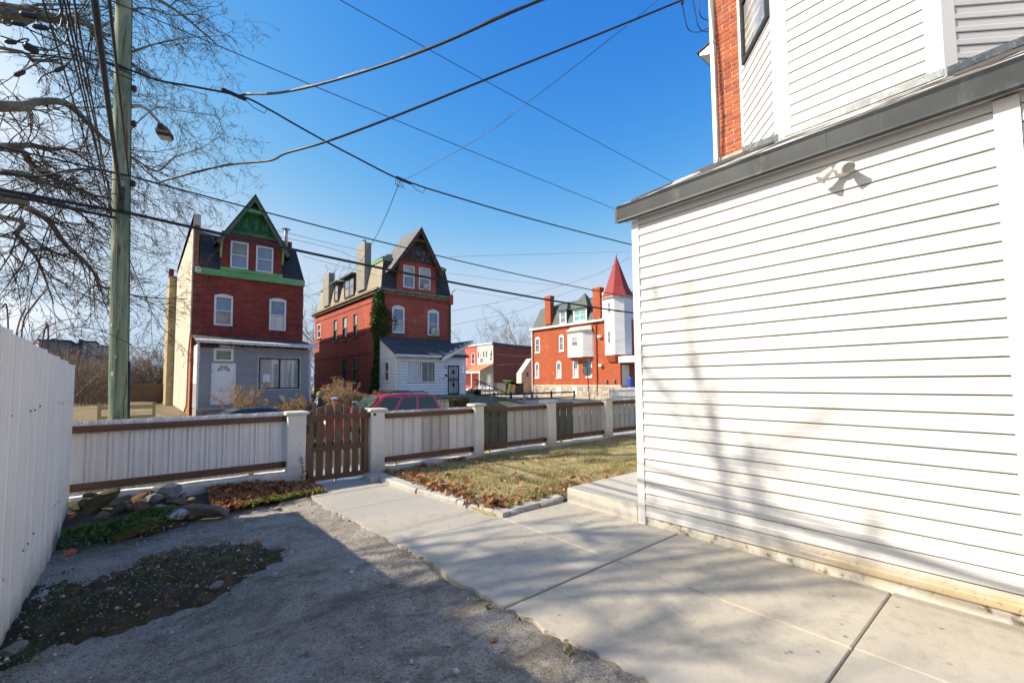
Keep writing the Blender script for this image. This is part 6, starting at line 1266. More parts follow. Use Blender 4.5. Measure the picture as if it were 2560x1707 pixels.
W3P = [at(px, py, Y=YS) for px, py in [(250, 150), (337, 180), (403, 203), (500, 220), (609, 243), (676, 276), (730, 307), (816, 355), (898, 398), (980, 440), (1036, 460), (1100, 481), (1330, 548), (1567, 609), (1800, 665)]]; w3 = None
street_wire('fine straight wire leaving the pole top above the splices', 337, 27, 1556, 530, 0.009, 0.05)
street_wire('highest thin wire crossing the blue sky by the brick corner', 849, 0, 1676, 452, 0.010, 0.05, ext=1.1)
street_wire('hair thin wire over the gable roofs from the pole', 337, 190, 1250, 520, 0.007, 0.3) if False else None
w3 = smooth_path(W3P, 8); wire('black bundled cable carrying the two hanging splices', w3, 0.020, 'cable_black', GX)
def on3(px):
    best = min(w3, key=lambda p: abs((CM.inverted() @ (p - Vector((0, 0, CAMH)))).x/-(CM.inverted() @ (p - Vector((0, 0, CAMH)))).z*FPX + 1280 - px)); return best
J1, J2 = on3(612), on3(1005)
A1, A2, A3 = Vector((6.46, 3.02, 8.35)), Vector((6.44, 3.02, 7.55)), Vector((6.46, 3.02, 8.0))
def via(px_list, Y0, p_end, n=30):
    """service drop through surveyed pixels, depth running from Y0 to the end point"""
    k = len(px_list); ys = [Y0 + (p_end[1]-Y0)*i/k for i in range(k)]; return [at(px, py, Y=y) for (px, py), y in zip(px_list, ys)] + [Vector(p_end)]
sd1 = smooth_path([on3(592)] + via([(622, 236), (686, 234), (780, 216), (923, 175), (1100, 111), (1355, 0)], J1.y, A1)); wire('thick twisted service cable rising from the left splice to our house', sd1, 0.020, 'cable_black')
wire('bare grey messenger wound on the thick service cable', [p + Vector((0.012*math.sin(i*1.3), 0, 0.02+0.008*math.cos(i*1.3))) for i, p in enumerate(sd1)], 0.006, 'cable_grey')
sd2 = smooth_path(via([(395, 459), (421, 449), (560, 414), (673, 402), (716, 383), (820, 353), (1003, 285), (1250, 185), (1500, 85), (1703, 2)], YS, A2)); wire('long black service cable from near the pole up to the brick corner', sd2, 0.017, 'cable_black')
sd3 = smooth_path(via([(1010, 448), (1030, 441), (1100, 402), (1165, 365), (1240, 318), (1306, 267), (1420, 180), (1567, 65), (1643, 2)], J2.y, A3)); wire('thin drop wire from the middle splice up to our house', sd3, 0.006, 'cable_black')
sd4 = [Vector(J2), *[at(px, py, Y=y) for (px, py), y in zip([(985, 490), (965, 540), (935, 600), (900, 655), (860, 697), (815, 722), (785, 735)], [10.8, 12.4, 15.2, 18.2, 21.3, 24, 26.0])], Vector((7.15, 27.3, 6.75))]; wire('drop wire falling from the middle splice to the green gabled house', smooth_path(sd4), 0.009, 'cable_black')
# splices: boxes clamped on the bundled cable
for (px, lbl) in ((585, 'black splice box on the bundled cable near the left drop'), (1012, 'dark splice hanging at the middle of the bundled cable')):
    c = on3(px); dd = Vector((0.93, 0, -0.1)).normalized(); m = MB(); m.tube([c - dd*0.22, c - dd*0.2, c + dd*0.2, c + dd*0.22], [0.02, 0.038, 0.038, 0.02], 8); m.tube([c + dd*0.2, c + dd*0.35 - Vector((0, 0, 0.10)), c + dd*0.55 - Vector((0, 0, 0.12)), c + dd*0.62 + Vector((0, 0, 0.02))], 0.008, 5)
    if px > 900:
        for k in range(5): m.tube([c + Vector((0.05*k-0.2, 0, 0)), c + Vector((0.05*k-0.22, 0.02, -0.12-0.03*(k % 3))), c + Vector((0.05*k-0.17, 0, -0.2))], 0.007, 4)
    m.build('splice', MATS['cable_black'], label=lbl, cat='splice')
# thin wires farther off
TL = [('thin level wire from the brown gable to the garage', [(1123, 642), (1573, 629)], 24.0, 26.0), ('faint wire rising to the right over the far roofs', [(1130, 777), (1290, 745), (1480, 690), (1573, 645)], 26, 20), ('faint wire rising from the second house eave to the garage', [(1130, 812), (1290, 779), (1420, 731), (1450, 723)], 26, 20), ('pale wire low across the orange house', [(1238, 885), (1330, 890), (1480, 872), (1575, 842)], 34, 18), ('lower pale wire crossing the orange house', [(1240, 912), (1400, 905), (1575, 888)], 34, 22), ('upper of two thin wires over the first house flue', [(690, 575), (830, 610), (930, 632)], 22, 26), ('lower of two thin wires over the first house flue', [(690, 590), (830, 622), (930, 662)], 22, 26), ('thin wire over the second house side roof', [(757, 640), (850, 665), (1000, 703)], 23, 26), ('thin wire from the second house corner to the right', [(1135, 722), (1240, 740), (1345, 757)], 27, 30), ('thin wire behind the brown gable to the right', [(1122, 683), (1300, 705), (1410, 715)], 27, 30)]
for lb, pts, ya, yb in TL:
    P_ = [at(px, py, Y=ya+(yb-ya)*i/max(1, len(pts)-1)) for i, (px, py) in enumerate(pts)]; wire(lb, smooth_path(P_, 6), 0.009, 'cable_grey' if 'pale' in lb else 'cable_black', 'thin wires far across the street')
# cables running back over the yard from the pole
def back_wire(label, px_top, pz, r, sag, mat='cable_black', off=(0, 0), group=None):
    a = pole_at(pz) + Vector((off[0], -0.13, off[1])); t0 = at(px_top, 0, Y=4.2); e = a + (t0-a)*1.9; L = 36
    return wire(label, [a.lerp(e, i/L) - Vector((0, 0, 4*sag*(i/L)*(1-i/L))) for i in range(L+1)], r, mat, group)
back_wire('very thick black cable running overhead from the pole to the yard', 236, 4.85, 0.026, 0.0)
back_wire('second thick cable beside the thickest one, ending higher on the pole', 273, 5.3, 0.013, 0.0, off=(0.10, 0))
VG = 'thin wires fanning back from the pole'
for i, (px, pz) in enumerate([(107, 4.3), (147, 4.5), (160, 4.4), (168, 4.6), (185, 4.4)]): back_wire(['leftmost', 'second from the left', 'middle one', 'fourth from the left', 'rightmost'][i] + ' of five thin wires fanning back from the pole', px, pz + 0.05*i, 0.0075, 0.0, off=(-0.11, 0), group=VG)
# left span of the street cables with closures and loops near the pole
lw = [('upper', [(0, 40), (120, 95), (250, 140), (337, 182)]), ('second', [(0, 90), (100, 120), (245, 152), (337, 190)]), ('third', [(0, 130), (130, 140), (245, 166), (337, 203)]), ('lowest', [(0, 428), (90, 442), (180, 425), (240, 425), (330, 441)])]
for nm, pts in lw: wire(nm + ' of the dark street wires arriving at the pole from the left', smooth_path([at(px, py, Y=10.15) for px, py in pts]), 0.011 if nm != 'lowest' else 0.016, 'cable_black')
for (lb, pts, r) in [('bundled black cable reaching the pole low from the left', [(0, 487), (80, 500), (170, 520), (290, 545)], 0.024)]: wire(lb, smooth_path([at(px, py, Y=10.15) for px, py in pts]), r)
def closure(a, b_, r, lb, loop):
    p, q_ = at(*a, Y=10.1), at(*b_, Y=10.1); d = (q_-p).normalized(); c = thing('cable_closure', lb, 'cable closure', p)
    m = MB(); m.tube([p-d*0.03, p, q_, q_+d*0.03], [r*0.4, r, r, r*0.4], 10); m.build('body', MATS['cable_black'], c)
    m = MB(); m.smooth = True; m.tube(smooth_path([at(x, y, Y=10.1) for x, y in loop]), 0.011, 6); m.build('loop', MATS['cable_black'], c)
closure((55, 36), (92, 42), 0.045, 'long black closure high on the far left wires', [(92, 42), (130, 46), (150, 35), (152, 5), (153, -30)])
closure((86, 67), (117, 71), 0.04, 'black closure left of the pole with a rising loop', [(117, 71), (140, 74), (152, 62), (157, 20), (158, -20)])
closure((64, 115), (90, 128), 0.062, 'fattest black closure left of the pole', [(90, 123), (125, 126), (155, 110), (166, 98), (172, 40), (175, -20)])
closure((34, 58), (57, 62), 0.035, 'small black closure with a round loop at the far left', [(34, 58), (20, 52), (8, 52), (10, 60), (22, 65), (33, 60)])
closure((17, 105), (36, 106), 0.035, 'short black closure left of the fattest one', [(36, 106), (60, 98), (72, 100), (60, 107), (42, 105)])
closure((40, 188), (58, 180), 0.035, 'pale ended closure hanging low at the left', [(58, 178), (90, 160), (125, 145), (160, 143)])
closure((139, 177), (157, 170), 0.035, 'low hanging closure with a curled tail left of the pole', [(139, 177), (110, 188), (98, 200), (97, 208)])
closure((157, 170), (163, 166), 0.02, 'small connector above the low hanging closure', [(163, 166), (180, 145), (192, 115), (190, 60), (187, 0)])
# drip loops at our brick corner
for i, (pts) in enumerate([[(1706, 10), (1712, 45), (1722, 75), (1745, 81), (1775, 70), (1788, 60)], [(1730, -10), (1738, 30), (1745, 65), (1760, 80), (1780, 78)], [(1748, -10), (1748, 25), (1755, 45), (1775, 52), (1788, 50)]]):
    wire('black drip loop at the brick corner ' + ('with a round end', 'behind the first loop', 'closest to the brick')[i], smooth_path([at(px, py, Y=3.18) for px, py in pts]), 0.007)
c = at(1706, 8, Y=3.18); m = MB(); m.lathe(c, [(0.005, -0.03), (0.022, -0.015), (0.022, 0.015), (0.005, 0.03)], 10); m.build('connector', MATS['cable_black'], label='round black connector at the top of the drip loop', cat='connector')

# ------------------------------------------------------------------ trees
t = NT('bark_plane'); c_ = t.mix(t.ramp(t.noise(2.2, 5, 0.65, 0.4), 0.4, 0.62), (0.25, 0.225, 0.17), (0.13, 0.11, 0.08)); c_ = t.mix(t.ramp(t.noise(5, 5, 0.7), 0.58, 0.66, 0, 0.8), c_, (0.36, 0.34, 0.27)); t.bump(t.noise(30, 4), 0.4, 0.02); t.fin(c_, 0.85, spec=0.2)
M('twig_dark', (0.06, 0.046, 0.038), (0.095, 0.072, 0.055), 5, 0.85)
class Twigs:
    """fast collector of thin three sided tubes"""
    def __init__(s): s.V = []; s.F = []
    def tube(s, pts, r0, r1):
        n = len(pts); b = len(s.V)
        for i, p in enumerate(pts):
            q = pts[min(i+1, n-1)]; o = pts[max(i-1, 0)]; tx, ty, tz = q[0]-o[0], q[1]-o[1], q[2]-o[2]; L = math.sqrt(tx*tx+ty*ty+tz*tz) or 1; tx, ty, tz = tx/L, ty/L, tz/L
            hx, hy = (-ty, tx); hl = math.hypot(hx, hy)
            if hl < 1e-4: hx, hy, hl = 1, 0, 1
            hx, hy = hx/hl, hy/hl; vx, vy, vz = ty*0 - tz*hy, tz*hx - tx*0, tx*hy - ty*hx; r = r0 + (r1-r0)*i/(n-1)
            for c, d in ((1, 0), (-0.5, 0.866), (-0.5, -0.866)): s.V.append((p[0]+(hx*c+vx*d)*r, p[1]+(hy*c+vy*d)*r, p[2]+vz*d*r))
        for i in range(n-1):
            for j in range(3): k = (j+1) % 3; s.F.append((b+i*3+j, b+i*3+k, b+i*3+3+k, b+i*3+3+j))
def grow(T, p, d, L, r, lvl, rr, droop=0.12, wig=0.35, kids=(8, 5, 0), upturn=0.0):
    """one wandering shoot with its side shoots"""
    n = max(3, int(L/(0.32 if lvl < 2 else 0.13))); n = min(n, 9); st = L/n; pts = [tuple(p)]; q = Vector(p); d = Vector(d).normalized(); dirs = []
    for i in range(n):
        d = (d + Vector((rr.gauss(0, wig), rr.gauss(0, wig), rr.gauss(0, wig) - droop + upturn*(i/n)*2))*0.42).normalized(); q = q + d*st; pts.append(tuple(q)); dirs.append(Vector(d))
    T.tube(pts, r, max(0.0028, r*0.4))
    if lvl < len(kids) and kids[lvl]:
        for k in range(kids[lvl]):
            f = rr.uniform(0.15, 1.0); i = min(n-1, int(f*n)); b0 = Vector(pts[i]).lerp(Vector(pts[i+1]), rr.random()); ax = dirs[i].orthogonal().normalized(); ax.rotate(Matrix.Rotation(rr.uniform(0, 6.28), 3, dirs[i])); nd = (dirs[i]*rr.uniform(0.5, 1.1) + ax*rr.uniform(0.5, 1.0)).normalized()
            grow(T, b0, nd, L*rr.uniform(0.28, 0.5)*(1.15-0.4*f), max(0.004, r*rr.uniform(0.4, 0.6)), lvl+1, rr, droop, wig, kids, upturn)
rr = random.Random(11)
tree = thing('plane_tree', 'large bare street tree spreading its limbs over the pole', 'tree', (-10.5, 16.6, -0.5))
TR = Vector((-10.5, 16.6, -0.5)); m = MB(); m.smooth = True
m.tube([TR, TR+Vector((0.05, 0, 1.0)), TR+Vector((0.15, 0.1, 3.2)), TR+Vector((0.3, 0.1, 5.0)), TR+Vector((0.7, 0.2, 8.0)), TR+Vector((0.8, 0.3, 12.0))], [0.62, 0.48, 0.44, 0.42, 0.3, 0.12], 14); m.build('trunk', MATS['bark_plane'], tree)
LIMBS = [  # photo columns/rows followed by each limb, with the distance plane it runs in (Y from..to), radius at the frame edge
 ([(0, 38), (65, 27), (110, 42), (163, 49), (215, 58), (238, 90), (256, 128)], 13, 13.6, 0.12, 9.0), ([(0, 267), (82, 256), (163, 258), (218, 305), (272, 359), (310, 372)], 13, 14.5, 0.085, 6.0), ([(0, 365), (75, 362), (120, 375), (165, 372), (215, 400), (252, 432)], 14, 15.2, 0.055, 5.0),
 ([(0, 371), (71, 404), (118, 439), (178, 464), (240, 490), (300, 500)], 14, 15.5, 0.055, 5.2), ([(0, 430), (82, 450), (143, 468), (210, 482), (260, 520)], 13.5, 15, 0.06, 4.8), ([(0, 482), (71, 491), (150, 508), (215, 545), (262, 600)], 13, 15, 0.05, 4.6),
 ([(0, 500), (57, 515), (115, 546), (134, 569), (164, 611), (206, 649), (237, 684), (249, 714), (283, 724), (329, 737), (382, 745), (470, 747)], 13, 17.5, 0.055, 4.5), ([(0, 542), (42, 588), (84, 634), (99, 661), (119, 714), (134, 760)], 12.5, 13.5, 0.038, 4.2), ([(0, 590), (25, 632), (70, 672), (68, 715)], 12.5, 13, 0.022, 4.0),
 ([(330, 392), (393, 428), (436, 393), (500, 371), (553, 340)], 15.2, 16.5, 0.028, None), ([(320, 330), (390, 270), (450, 278), (540, 290)], 14.5, 15.8, 0.02, None), ([(330, 130), (390, 110), (470, 95), (560, 90)], 14, 15, 0.03, None), ([(250, 70), (350, 20), (440, 40), (520, 20)], 13.6, 15, 0.03, None),
 ([(0, -80), (150, -60), (300, -40), (430, 20), (540, 110)], 13, 15.5, 0.08, 10.5), ([(310, 372), (380, 440), (460, 480), (550, 505)], 14.5, 16, 0.024, None), ([(252, 432), (330, 470), (420, 540), (470, 600)], 15.2, 17, 0.022, None), ([(262, 560), (310, 620), (345, 700), (390, 800), (430, 840)], 15, 16.5, 0.018, None), ([(0, 120), (80, 150), (150, 160), (240, 210), (330, 260)], 13, 14.5, 0.03, 7.8), ([(256, 128), (330, 160), (400, 200), (520, 240)], 13.8, 15.5, 0.025, None), ([(0, 10), (100, 12), (220, 14), (340, 30)], 12.6, 14, 0.035, 9.5)]
T = Twigs()
for pts, ya, yb, r0, ztr in LIMBS:
    mL = MB(); mL.smooth = True
    P_ = [at(px, py, Y=ya+(yb-ya)*i/(len(pts)-1)) for i, (px, py) in enumerate(pts)]; k0 = 0
    if ztr is not None:
        s0 = TR + Vector((0.4, 0.1, ztr)); mid = s0.lerp(P_[0], 0.55) + Vector((0, 0, 0.35)); P_ = [s0, mid] + P_; k0 = 2
    S_ = smooth_path(P_, 4); n = len(S_); rad = [max(0.010, (r0*1.6 if ztr is not None else r0)*(1-0.86*i/(n-1))) for i in range(n)]
    mL.tube(S_, rad, 8); mL.build('limb', MATS['bark_plane'], tree)
    for i in range(1, n):
        seg = S_[i]-S_[i-1]; cnt = 2 if i > n*0.25 else 1
        for _ in range(cnt):
            if rr.random() < 0.35: continue
            d0 = seg.normalized(); ax = d0.orthogonal().normalized(); ax.rotate(Matrix.Rotation(rr.uniform(0, 6.28), 3, d0)); nd = (d0*rr.uniform(0.3, 1.0) + ax*rr.uniform(0.5, 1.0) + Vector((0.15, 0.1, 0))).normalized()
            grow(T, S_[i-1].lerp(S_[i], rr.random()), nd, rr.uniform(0.7, 2.1), min(0.016, rad[i]*0.5), 0, rr, 0.16, 0.42, (5, 3, 2), 0.12)
# limbs on the yard side, whose shade falls over walkway and garage
for (e, z0, r0) in [((-4.9, 7.3, 9.4), 7.0, 0.11), ((-4.2, 6.6, 8.4), 6.2, 0.11), ((-5.4, 6.3, 8.8), 6.8, 0.11), ((-5.4, 7.8, 7.0), 4.4, 0.11), ((-7.6, 9.0, 9.0), 7.0, 0.11), ((-5.9, 7.8, 8.0), 5.8, 0.11), ((-7.5, 7.9, 8.6), 6.0, 0.11), ((-5.3, 8.9, 8.0), 6.2, 0.10), ((-5.2, 6.4, 7.6), 5.5, 0.14), ((-7.0, 6.6, 8.2), 5.0, 0.13), ((-6.6, 8.2, 9.6), 7.5, 0.12), ((-9.0, 7.0, 9.4), 6.5, 0.12), ((-4.0, 7.6, 7.2), 4.6, 0.10), ((-13, 11, 10), 6.5, 0.11), ((-14, 18, 11), 7, 0.11), ((-9, 20, 12), 8, 0.11), ((-10, 16, 15), 10, 0.12)]:
    s0 = TR + Vector((0.3, 0, z0)); e = Vector(e); P_ = [s0, Vector((-11.5+rr.uniform(-.5, .5), 13.4+rr.uniform(-.5, .5), s0.z*0.6+e.z*0.4+0.3)), Vector((-10.4+rr.uniform(-.7, .7), 10.3+rr.uniform(-.8, .4), s0.z*0.3+e.z*0.7+0.4)), e] if e.y < 9.2 else [s0, s0.lerp(e, 0.5)+Vector((0, 0, 0.5)), e]; S_ = smooth_path(P_, 5); n = len(S_); rad = [max(0.012, r0*(1-0.85*i/(n-1))) for i in range(n)]; mL = MB(); mL.smooth = True; mL.tube(S_, rad, 8); mL.build('limb', MATS['bark_plane'], tree)
    for i in range(4, n, 2):
        if rr.random() < (0.3 if i > n*0.55 else 0.75): continue
        for _ in range(7 if i > n*0.7 else 3):      # twigs stand in clumps, with open gaps between
            d0 = (S_[i]-S_[i-1]).normalized(); ax = d0.orthogonal().normalized(); ax.rotate(Matrix.Rotation(rr.uniform(0, 6.28), 3, d0)); nd = (d0*rr.uniform(0.3, 1) + ax*rr.uniform(0.5, 1)).normalized(); grow(T, S_[i], nd, rr.uniform(0.8, 1.6), 0.024, 0, rr, 0.1, 0.5, (6, 4, 0), 0.1)
raw_mesh('crown', T.V, T.F, MATS['twig_dark'], tree)

M('brush_tan', (0.30, 0.22, 0.145), (0.20, 0.15, 0.10), 1.5, 0.9); M('brush_brown', (0.17, 0.12, 0.085), (0.24, 0.18, 0.125), 1.2, 0.9); M('brush_straw', (0.46, 0.34, 0.20), (0.33, 0.23, 0.14), 2, 0.9); M('brush_red', (0.16, 0.05, 0.045), (0.11, 0.05, 0.045), 2, 0.8)
leaf_mat('dry_leaf', [(0.40, 0.27, 0.13), (0.30, 0.19, 0.09), (0.50, 0.36, 0.19), (0.24, 0.14, 0.07)], 0.2)
def bush(name, label, cat, c, w, dpt, h, stems, mat, seed=1, kids=(3, 2, 0), r=0.012, leaves=0, group=None, droop=0.02, lm='dry_leaf', ls=0.06):
    rb = random.Random(seed); T = Twigs(); c = Vector(c)
    for _ in range(stems):
        p = c + Vector((rb.uniform(-w, w)*0.5, rb.uniform(-dpt, dpt)*0.5, 0)); e = rb.uniform(0.5, 1.0)*h; grow(T, p, (rb.gauss(0, 0.45), rb.gauss(0, 0.45), 1), e, r*rb.uniform(0.6, 1.2), 0, rb, droop, 0.4, kids)
    o = thing(name, label, cat, c, group); raw_mesh('stems', T.V, T.F, MATS[mat], o)
    if leaves:
        V = np.array(T.V); V = V[V[:, 2] > c.z + h*0.25] if len(V) else V; idx = [rb.randrange(len(V)) for _ in range(leaves)]; pts = [tuple(V[i] + np.array([rb.gauss(0, .04), rb.gauss(0, .04), rb.gauss(0, .04)])) for i in idx]; scatter_cards('leaves', pts, ls, MATS[lm], None, None, 1.2, 0.0, False, parent=o)
    return o
# brown thicket behind the wooden fence
TH = [(-19, 50, 'far left of the pole'), (-13, 52, 'left of the pole'), (-7.5, 50, 'behind the pole'), (-3.5, 52, 'just right of the pole'), (0.5, 51, 'beside the cream wall')]
for i, (x, y, wh) in enumerate(TH): bush('thicket', 'tangled bare brown thicket ' + wh, 'shrub', (x, y, 0.2), 6.5, 5, 4.6 + 0.7*math.sin(i*2), 230, 'brush_tan' if i % 2 else 'brush_brown', 20+i, (7, 4, 0), 0.03, group='thicket behind the wooden fence')
bush('vine_tangle', 'dark vine tangle just beyond the tall fence end', 'shrub', at(212, 960, Y=26) + Vector((0, 0, -0.9)), 1.6, 1.5, 2.9, 90, 'brush_brown', 33, (5, 3, 0), 0.016)
# canes over the tall fence
for i, pts in enumerate([[(20, 890), (20, 800), (15, 760), (5, 770)], [(36, 860), (50, 800), (65, 770)], [(54, 860), (56, 820), (70, 780), (120, 720)], [(100, 880), (118, 808), (121, 870)], [(85, 880), (140, 830), (200, 818), (260, 830), (330, 862)], [(80, 870), (110, 825), (150, 803), (200, 795)]]):
    mt = MB(); mt.tube(smooth_path([at(px, py, Y=9.0) for px, py in pts]), 0.006 if i > 3 else 0.010, 5); mt.build('cane', MATS['brush_red'], label=['hooked reddish cane at the far left above the tall fence', 'straight reddish cane second from left above the tall fence', 'forked cane curving up from the tall fence top', 'bent double cane standing nearest the pole', 'long low cane arching from the tall fence to the pole', 'upper thin cane arching over the far roofs'][i], cat='cane', group='bare canes behind the tall fence')
# dry plants in front of the houses
bush('dry_shrub', 'tall tan dried plant in front of the grey porch door', 'shrub', at(612, 1040, Y=23.6), 1.1, 0.8, 1.5, 22, 'brush_straw', 41, (5, 3, 0), 0.02, 2600); bush('dry_shrub', 'low straw coloured dried clump under the picture window', 'shrub', at(690, 1045, Y=23.4), 1.3, 0.9, 0.75, 30, 'brush_straw', 42, (5, 4, 0), 0.02, 3000); bush('dry_shrub', 'straw coloured clump at the grey porch corner', 'shrub', at(770, 1040, Y=22.8), 1.7, 1.2, 0.95, 40, 'brush_straw', 43, (5, 4, 0), 0.02, 4200)
bush('dry_shrub', 'tan bare bush between the two brick houses', 'shrub', at(846, 1015, Y=22.4), 1.0, 0.9, 1.35, 30, 'brush_straw', 44, (6, 4, 0), 0.02, 2600); bush('dry_hedge', 'wide low brown dry hedge beside the ivy house', 'hedge', at(925, 1005, Y=23.2), 3.2, 1.2, 0.55, 130, 'brush_straw', 45, (5, 3, 0), 0.016, 7000); bush('dry_hedge', 'brown dry brush on the bank left of the hedge', 'hedge', at(880, 1012, Y=22.8), 2.0, 1.0, 0.45, 80, 'brush_tan', 46, (5, 3, 0), 0.016, 4500)
leaf_mat('hedge_leaf', [(0.05, 0.05, 0.015), (0.09, 0.085, 0.02), (0.16, 0.14, 0.03), (0.06, 0.07, 0.02)], 0.1)
a, b_ = at(1122, 1015, Y=20.9), at(1176, 1015, Y=20.9); zt = at(1150, 997, Y=20.9).z; pts = []
for _ in range(2600):
    x, y, z = random.uniform(a.x, b_.x), random.uniform(20.9, 21.9), random.uniform(-0.4, zt); k = random.randrange(3)
    if k == 0: y = 20.9 + random.gauss(0, 0.03)
    elif k == 1: z = zt + random.gauss(0, 0.02)
    pts.append((x, y, z))
hg = thing('clipped_hedge', 'small boxy clipped hedge with sunlit yellowish top behind the red car', 'hedge', ((a.x+b_.x)/2, 21.4, -0.4)); scatter_cards('foliage', pts, 0.07, MATS['hedge_leaf'], None, None, 1.0, 0, False, parent=hg); m = MB(); m.box(a.x+0.06, b_.x-0.06, 20.97, 21.84, -0.45, zt-0.06); m.build('branches', MATS['old_wood_brown'], hg)
for i, (px, py, Y, h) in enumerate([(1213, 800, 78, 9.0), (790, 650, 70, 17.0), (1300, 745, 62, 12.5), (840, 640, 52, 17), (60, 780, 60, 10), (1255, 840, 95, 11)]):
    p = at(px, py, Y=Y); bush('bare_tree', ['bare tree low behind the red painted house', 'bare treetop left of the second house rear', 'bare tree against the sky left of the orange house', 'bare treetop behind the second house chimneys', 'pale bare tree at the far left horizon', 'distant bare tree above the brick flank'][i], 'tree', (p.x, p.y, 0), 1.2, 1.2, p.z, 14, 'brush_brown', 60+i, (7, 5, 2), 0.07)
bush('bare_sapling', 'slender many stemmed bare sapling in front of the orange house', 'shrub', at(1338, 1012, Y=26), 0.5, 0.5, 2.4, 12, 'brush_tan', 71, (5, 2, 0), 0.025); bush('bare_sapling', 'thin bare sapling right of the one way sign', 'shrub', at(1481, 1000, Y=20.4), 0.3, 0.3, 2.0, 5, 'brush_tan', 72, (4, 2, 0), 0.012)

# ------------------------------------------------------------------ fences and furniture across the street
wood_mat('board_brown', (0.17, 0.10, 0.065), (0.12, 0.075, 0.05), (0.07, 0.045, 0.03), (1, 1, 0.1))
wf_ = thing('board_fence', 'brown wooden board fence at the back of the left lot', 'fence', (-2, 46, 0.2)); xa, xb = -8.2, 1.75; m = MB(); m.cbox((0, 0, 0.72), 0.225, 0.03, 1.44, 0.006); bd0 = None; x = xa
while x < xb:
    if bd0 is None: bd0 = m.build('board', MATS['board_brown'], wf_, world=False); o = bd0
    else: o = inst(bd0, parent=wf_)
    o.location = Vector((x, 46.0 + random.uniform(-0.01, 0.01), 0.22)) - ORG[wf_]; o.scale = (1, 1, random.uniform(0.97, 1.03)); x += 0.235
m = MB(); m.box(xa, xb, 46.03, 46.09, 0.5, 0.6); m.build('rail', MATS['board_brown'], wf_); m = MB(); m.box(xa, xb, 46.03, 46.09, 1.3, 1.4); m.build('rail', MATS['board_brown'], wf_)
br = thing('timber_barrier', 'new yellowish timber barrier on the far pavement behind the pole', 'barrier', (0, 21.2, -0.4)); x0, x1 = at(243, 1030, Y=21.2).x, at(389, 1030, Y=21.2).x; zt, zb_ = at(316, 1014, Y=21.2).z, at(316, 1045, Y=21.2).z
for x in (x0, x1-0.1): m = MB(); m.box(x, x+0.1, 21.2, 21.3, -0.45, zt+0.1); m.build('post', MATS['new_lumber'], br)
for z in (zt-0.12, zb_-0.04): m = MB(); m.box(x0+0.002, x1-0.002, 21.15, 21.198, z, z+0.14); m.build('rail', MATS['new_lumber'], br)
bf = thing('rail_fence', 'black painted three rail fence round the corner lot', 'fence', (24, 28, 0)); ys_ = 28.0; xsf = [at(px, 1000, Y=ys_).x for px in (1197, 1237, 1279, 1331, 1380, 1437)]; zt = at(1237, 983, Y=ys_).z
for x in xsf: m = MB(); m.box(x-0.06, x+0.06, ys_, ys_+0.12, -0.2, zt+0.05); m.build('post', MATS['black_iron'], bf)
for z in (zt-0.16, zt-0.62): m = MB(); m.box(xsf[0], xsf[-1], ys_-0.05, ys_-0.002, z, z+0.13); m.build('rail', MATS['black_iron'], bf)
for i, px in enumerate((1311, 1434)): p = at(px, 1005, Y=24); m = MB(); m.cbox((p.x, p.y, p.z), 0.13, 0.13, at(px, 987 if i == 0 else 991, Y=24).z*2-p.z*2, 0.01); m.build('timber_post', MATS['pale_stake'], label=('short pale timber post in front of the black fence', 'short brown timber stub near the one way sign')[i], cat='post')
wp = thing('picket_fence', 'white picket fence in front of the turret', 'fence', (33, 22, 0)); xw0, xw1 = at(1524, 985, Y=21.0).x, at(1600, 985, Y=21.0).x; zt = at(1545, 969, Y=21.0).z; m = MB(); m.prism([Vector((-0.04, 0, 0)), Vector((0.04, 0, 0)), Vector((0.04, 0, 0.9)), Vector((0, 0, 1.0)), Vector((-0.04, 0, 0.9))], (0, -0.025, 0)); pk0 = None; x = xw0
while x < xw1:
    if pk0 is None: pk0 = m.build('picket', MATS['trim_white'], wp, world=False); o = pk0
    else: o = inst(pk0, parent=wp)
    o.location = Vector((x, 21.0, -0.3)) - ORG[wp]; o.scale = (1, 1, zt+0.3); x += 0.16
for z in (zt-0.75, zt-0.25): m = MB(); m.box(xw0, xw1, 21.03, 21.06, z, z+0.07); m.build('rail', MATS['trim_white'], wp)
# sign post with one-way plate and the back of a stop sign
SB = at(1474, 1005, Y=19.9); ST = at(1466.5, 902, Y=19.9); sg = thing('sign_post', 'leaning sign post with one way arrow plate and grey sign back', 'street sign', (SB.x, SB.y, -0.465)); B0 = SB + (SB-ST).normalized()*max(0, (SB.z+0.465)/max(0.1, (ST-SB).normalized().z)); m = MB(); m.tube([B0, ST], 0.03, 8); m.build('post', MATS['dark_metal'], sg)
cc = at(1467.3, 908.5, Y=19.84); ux = (at(1478, 904.5, Y=19.84) - at(1457, 911.5, Y=19.84)); W_ = ux.length*0.5; ux.normalize(); nz = Vector((0, -1, 0)); uz = Vector((-ux.z, 0, ux.x)); Hh = 0.15
def plate(w, h, off, mat, nm, par): m = MB(); m.obox(cc - ux*w - uz*h + nz*off, ux*2*w, uz*2*h, nz*0.006); return m.build(nm, mat, par)
plate(W_, Hh, 0.0, MATS['gutter_white'], 'plate_border', sg); pl_ = plate(W_-0.02, Hh-0.02, 0.007, MATS['black_iron'], 'plate', sg)
ar = [(-0.86, -0.36), (0.42, -0.36), (0.42, -0.72), (0.9, 0), (0.42, 0.72), (0.42, 0.36), (-0.86, 0.36)]; m = MB(); m.prism([cc + ux*W_*a + uz*Hh*b_ + nz*0.018 for a, b_ in ar], nz*0.004); m.build('arrow', MATS['gutter_white'], pl_)
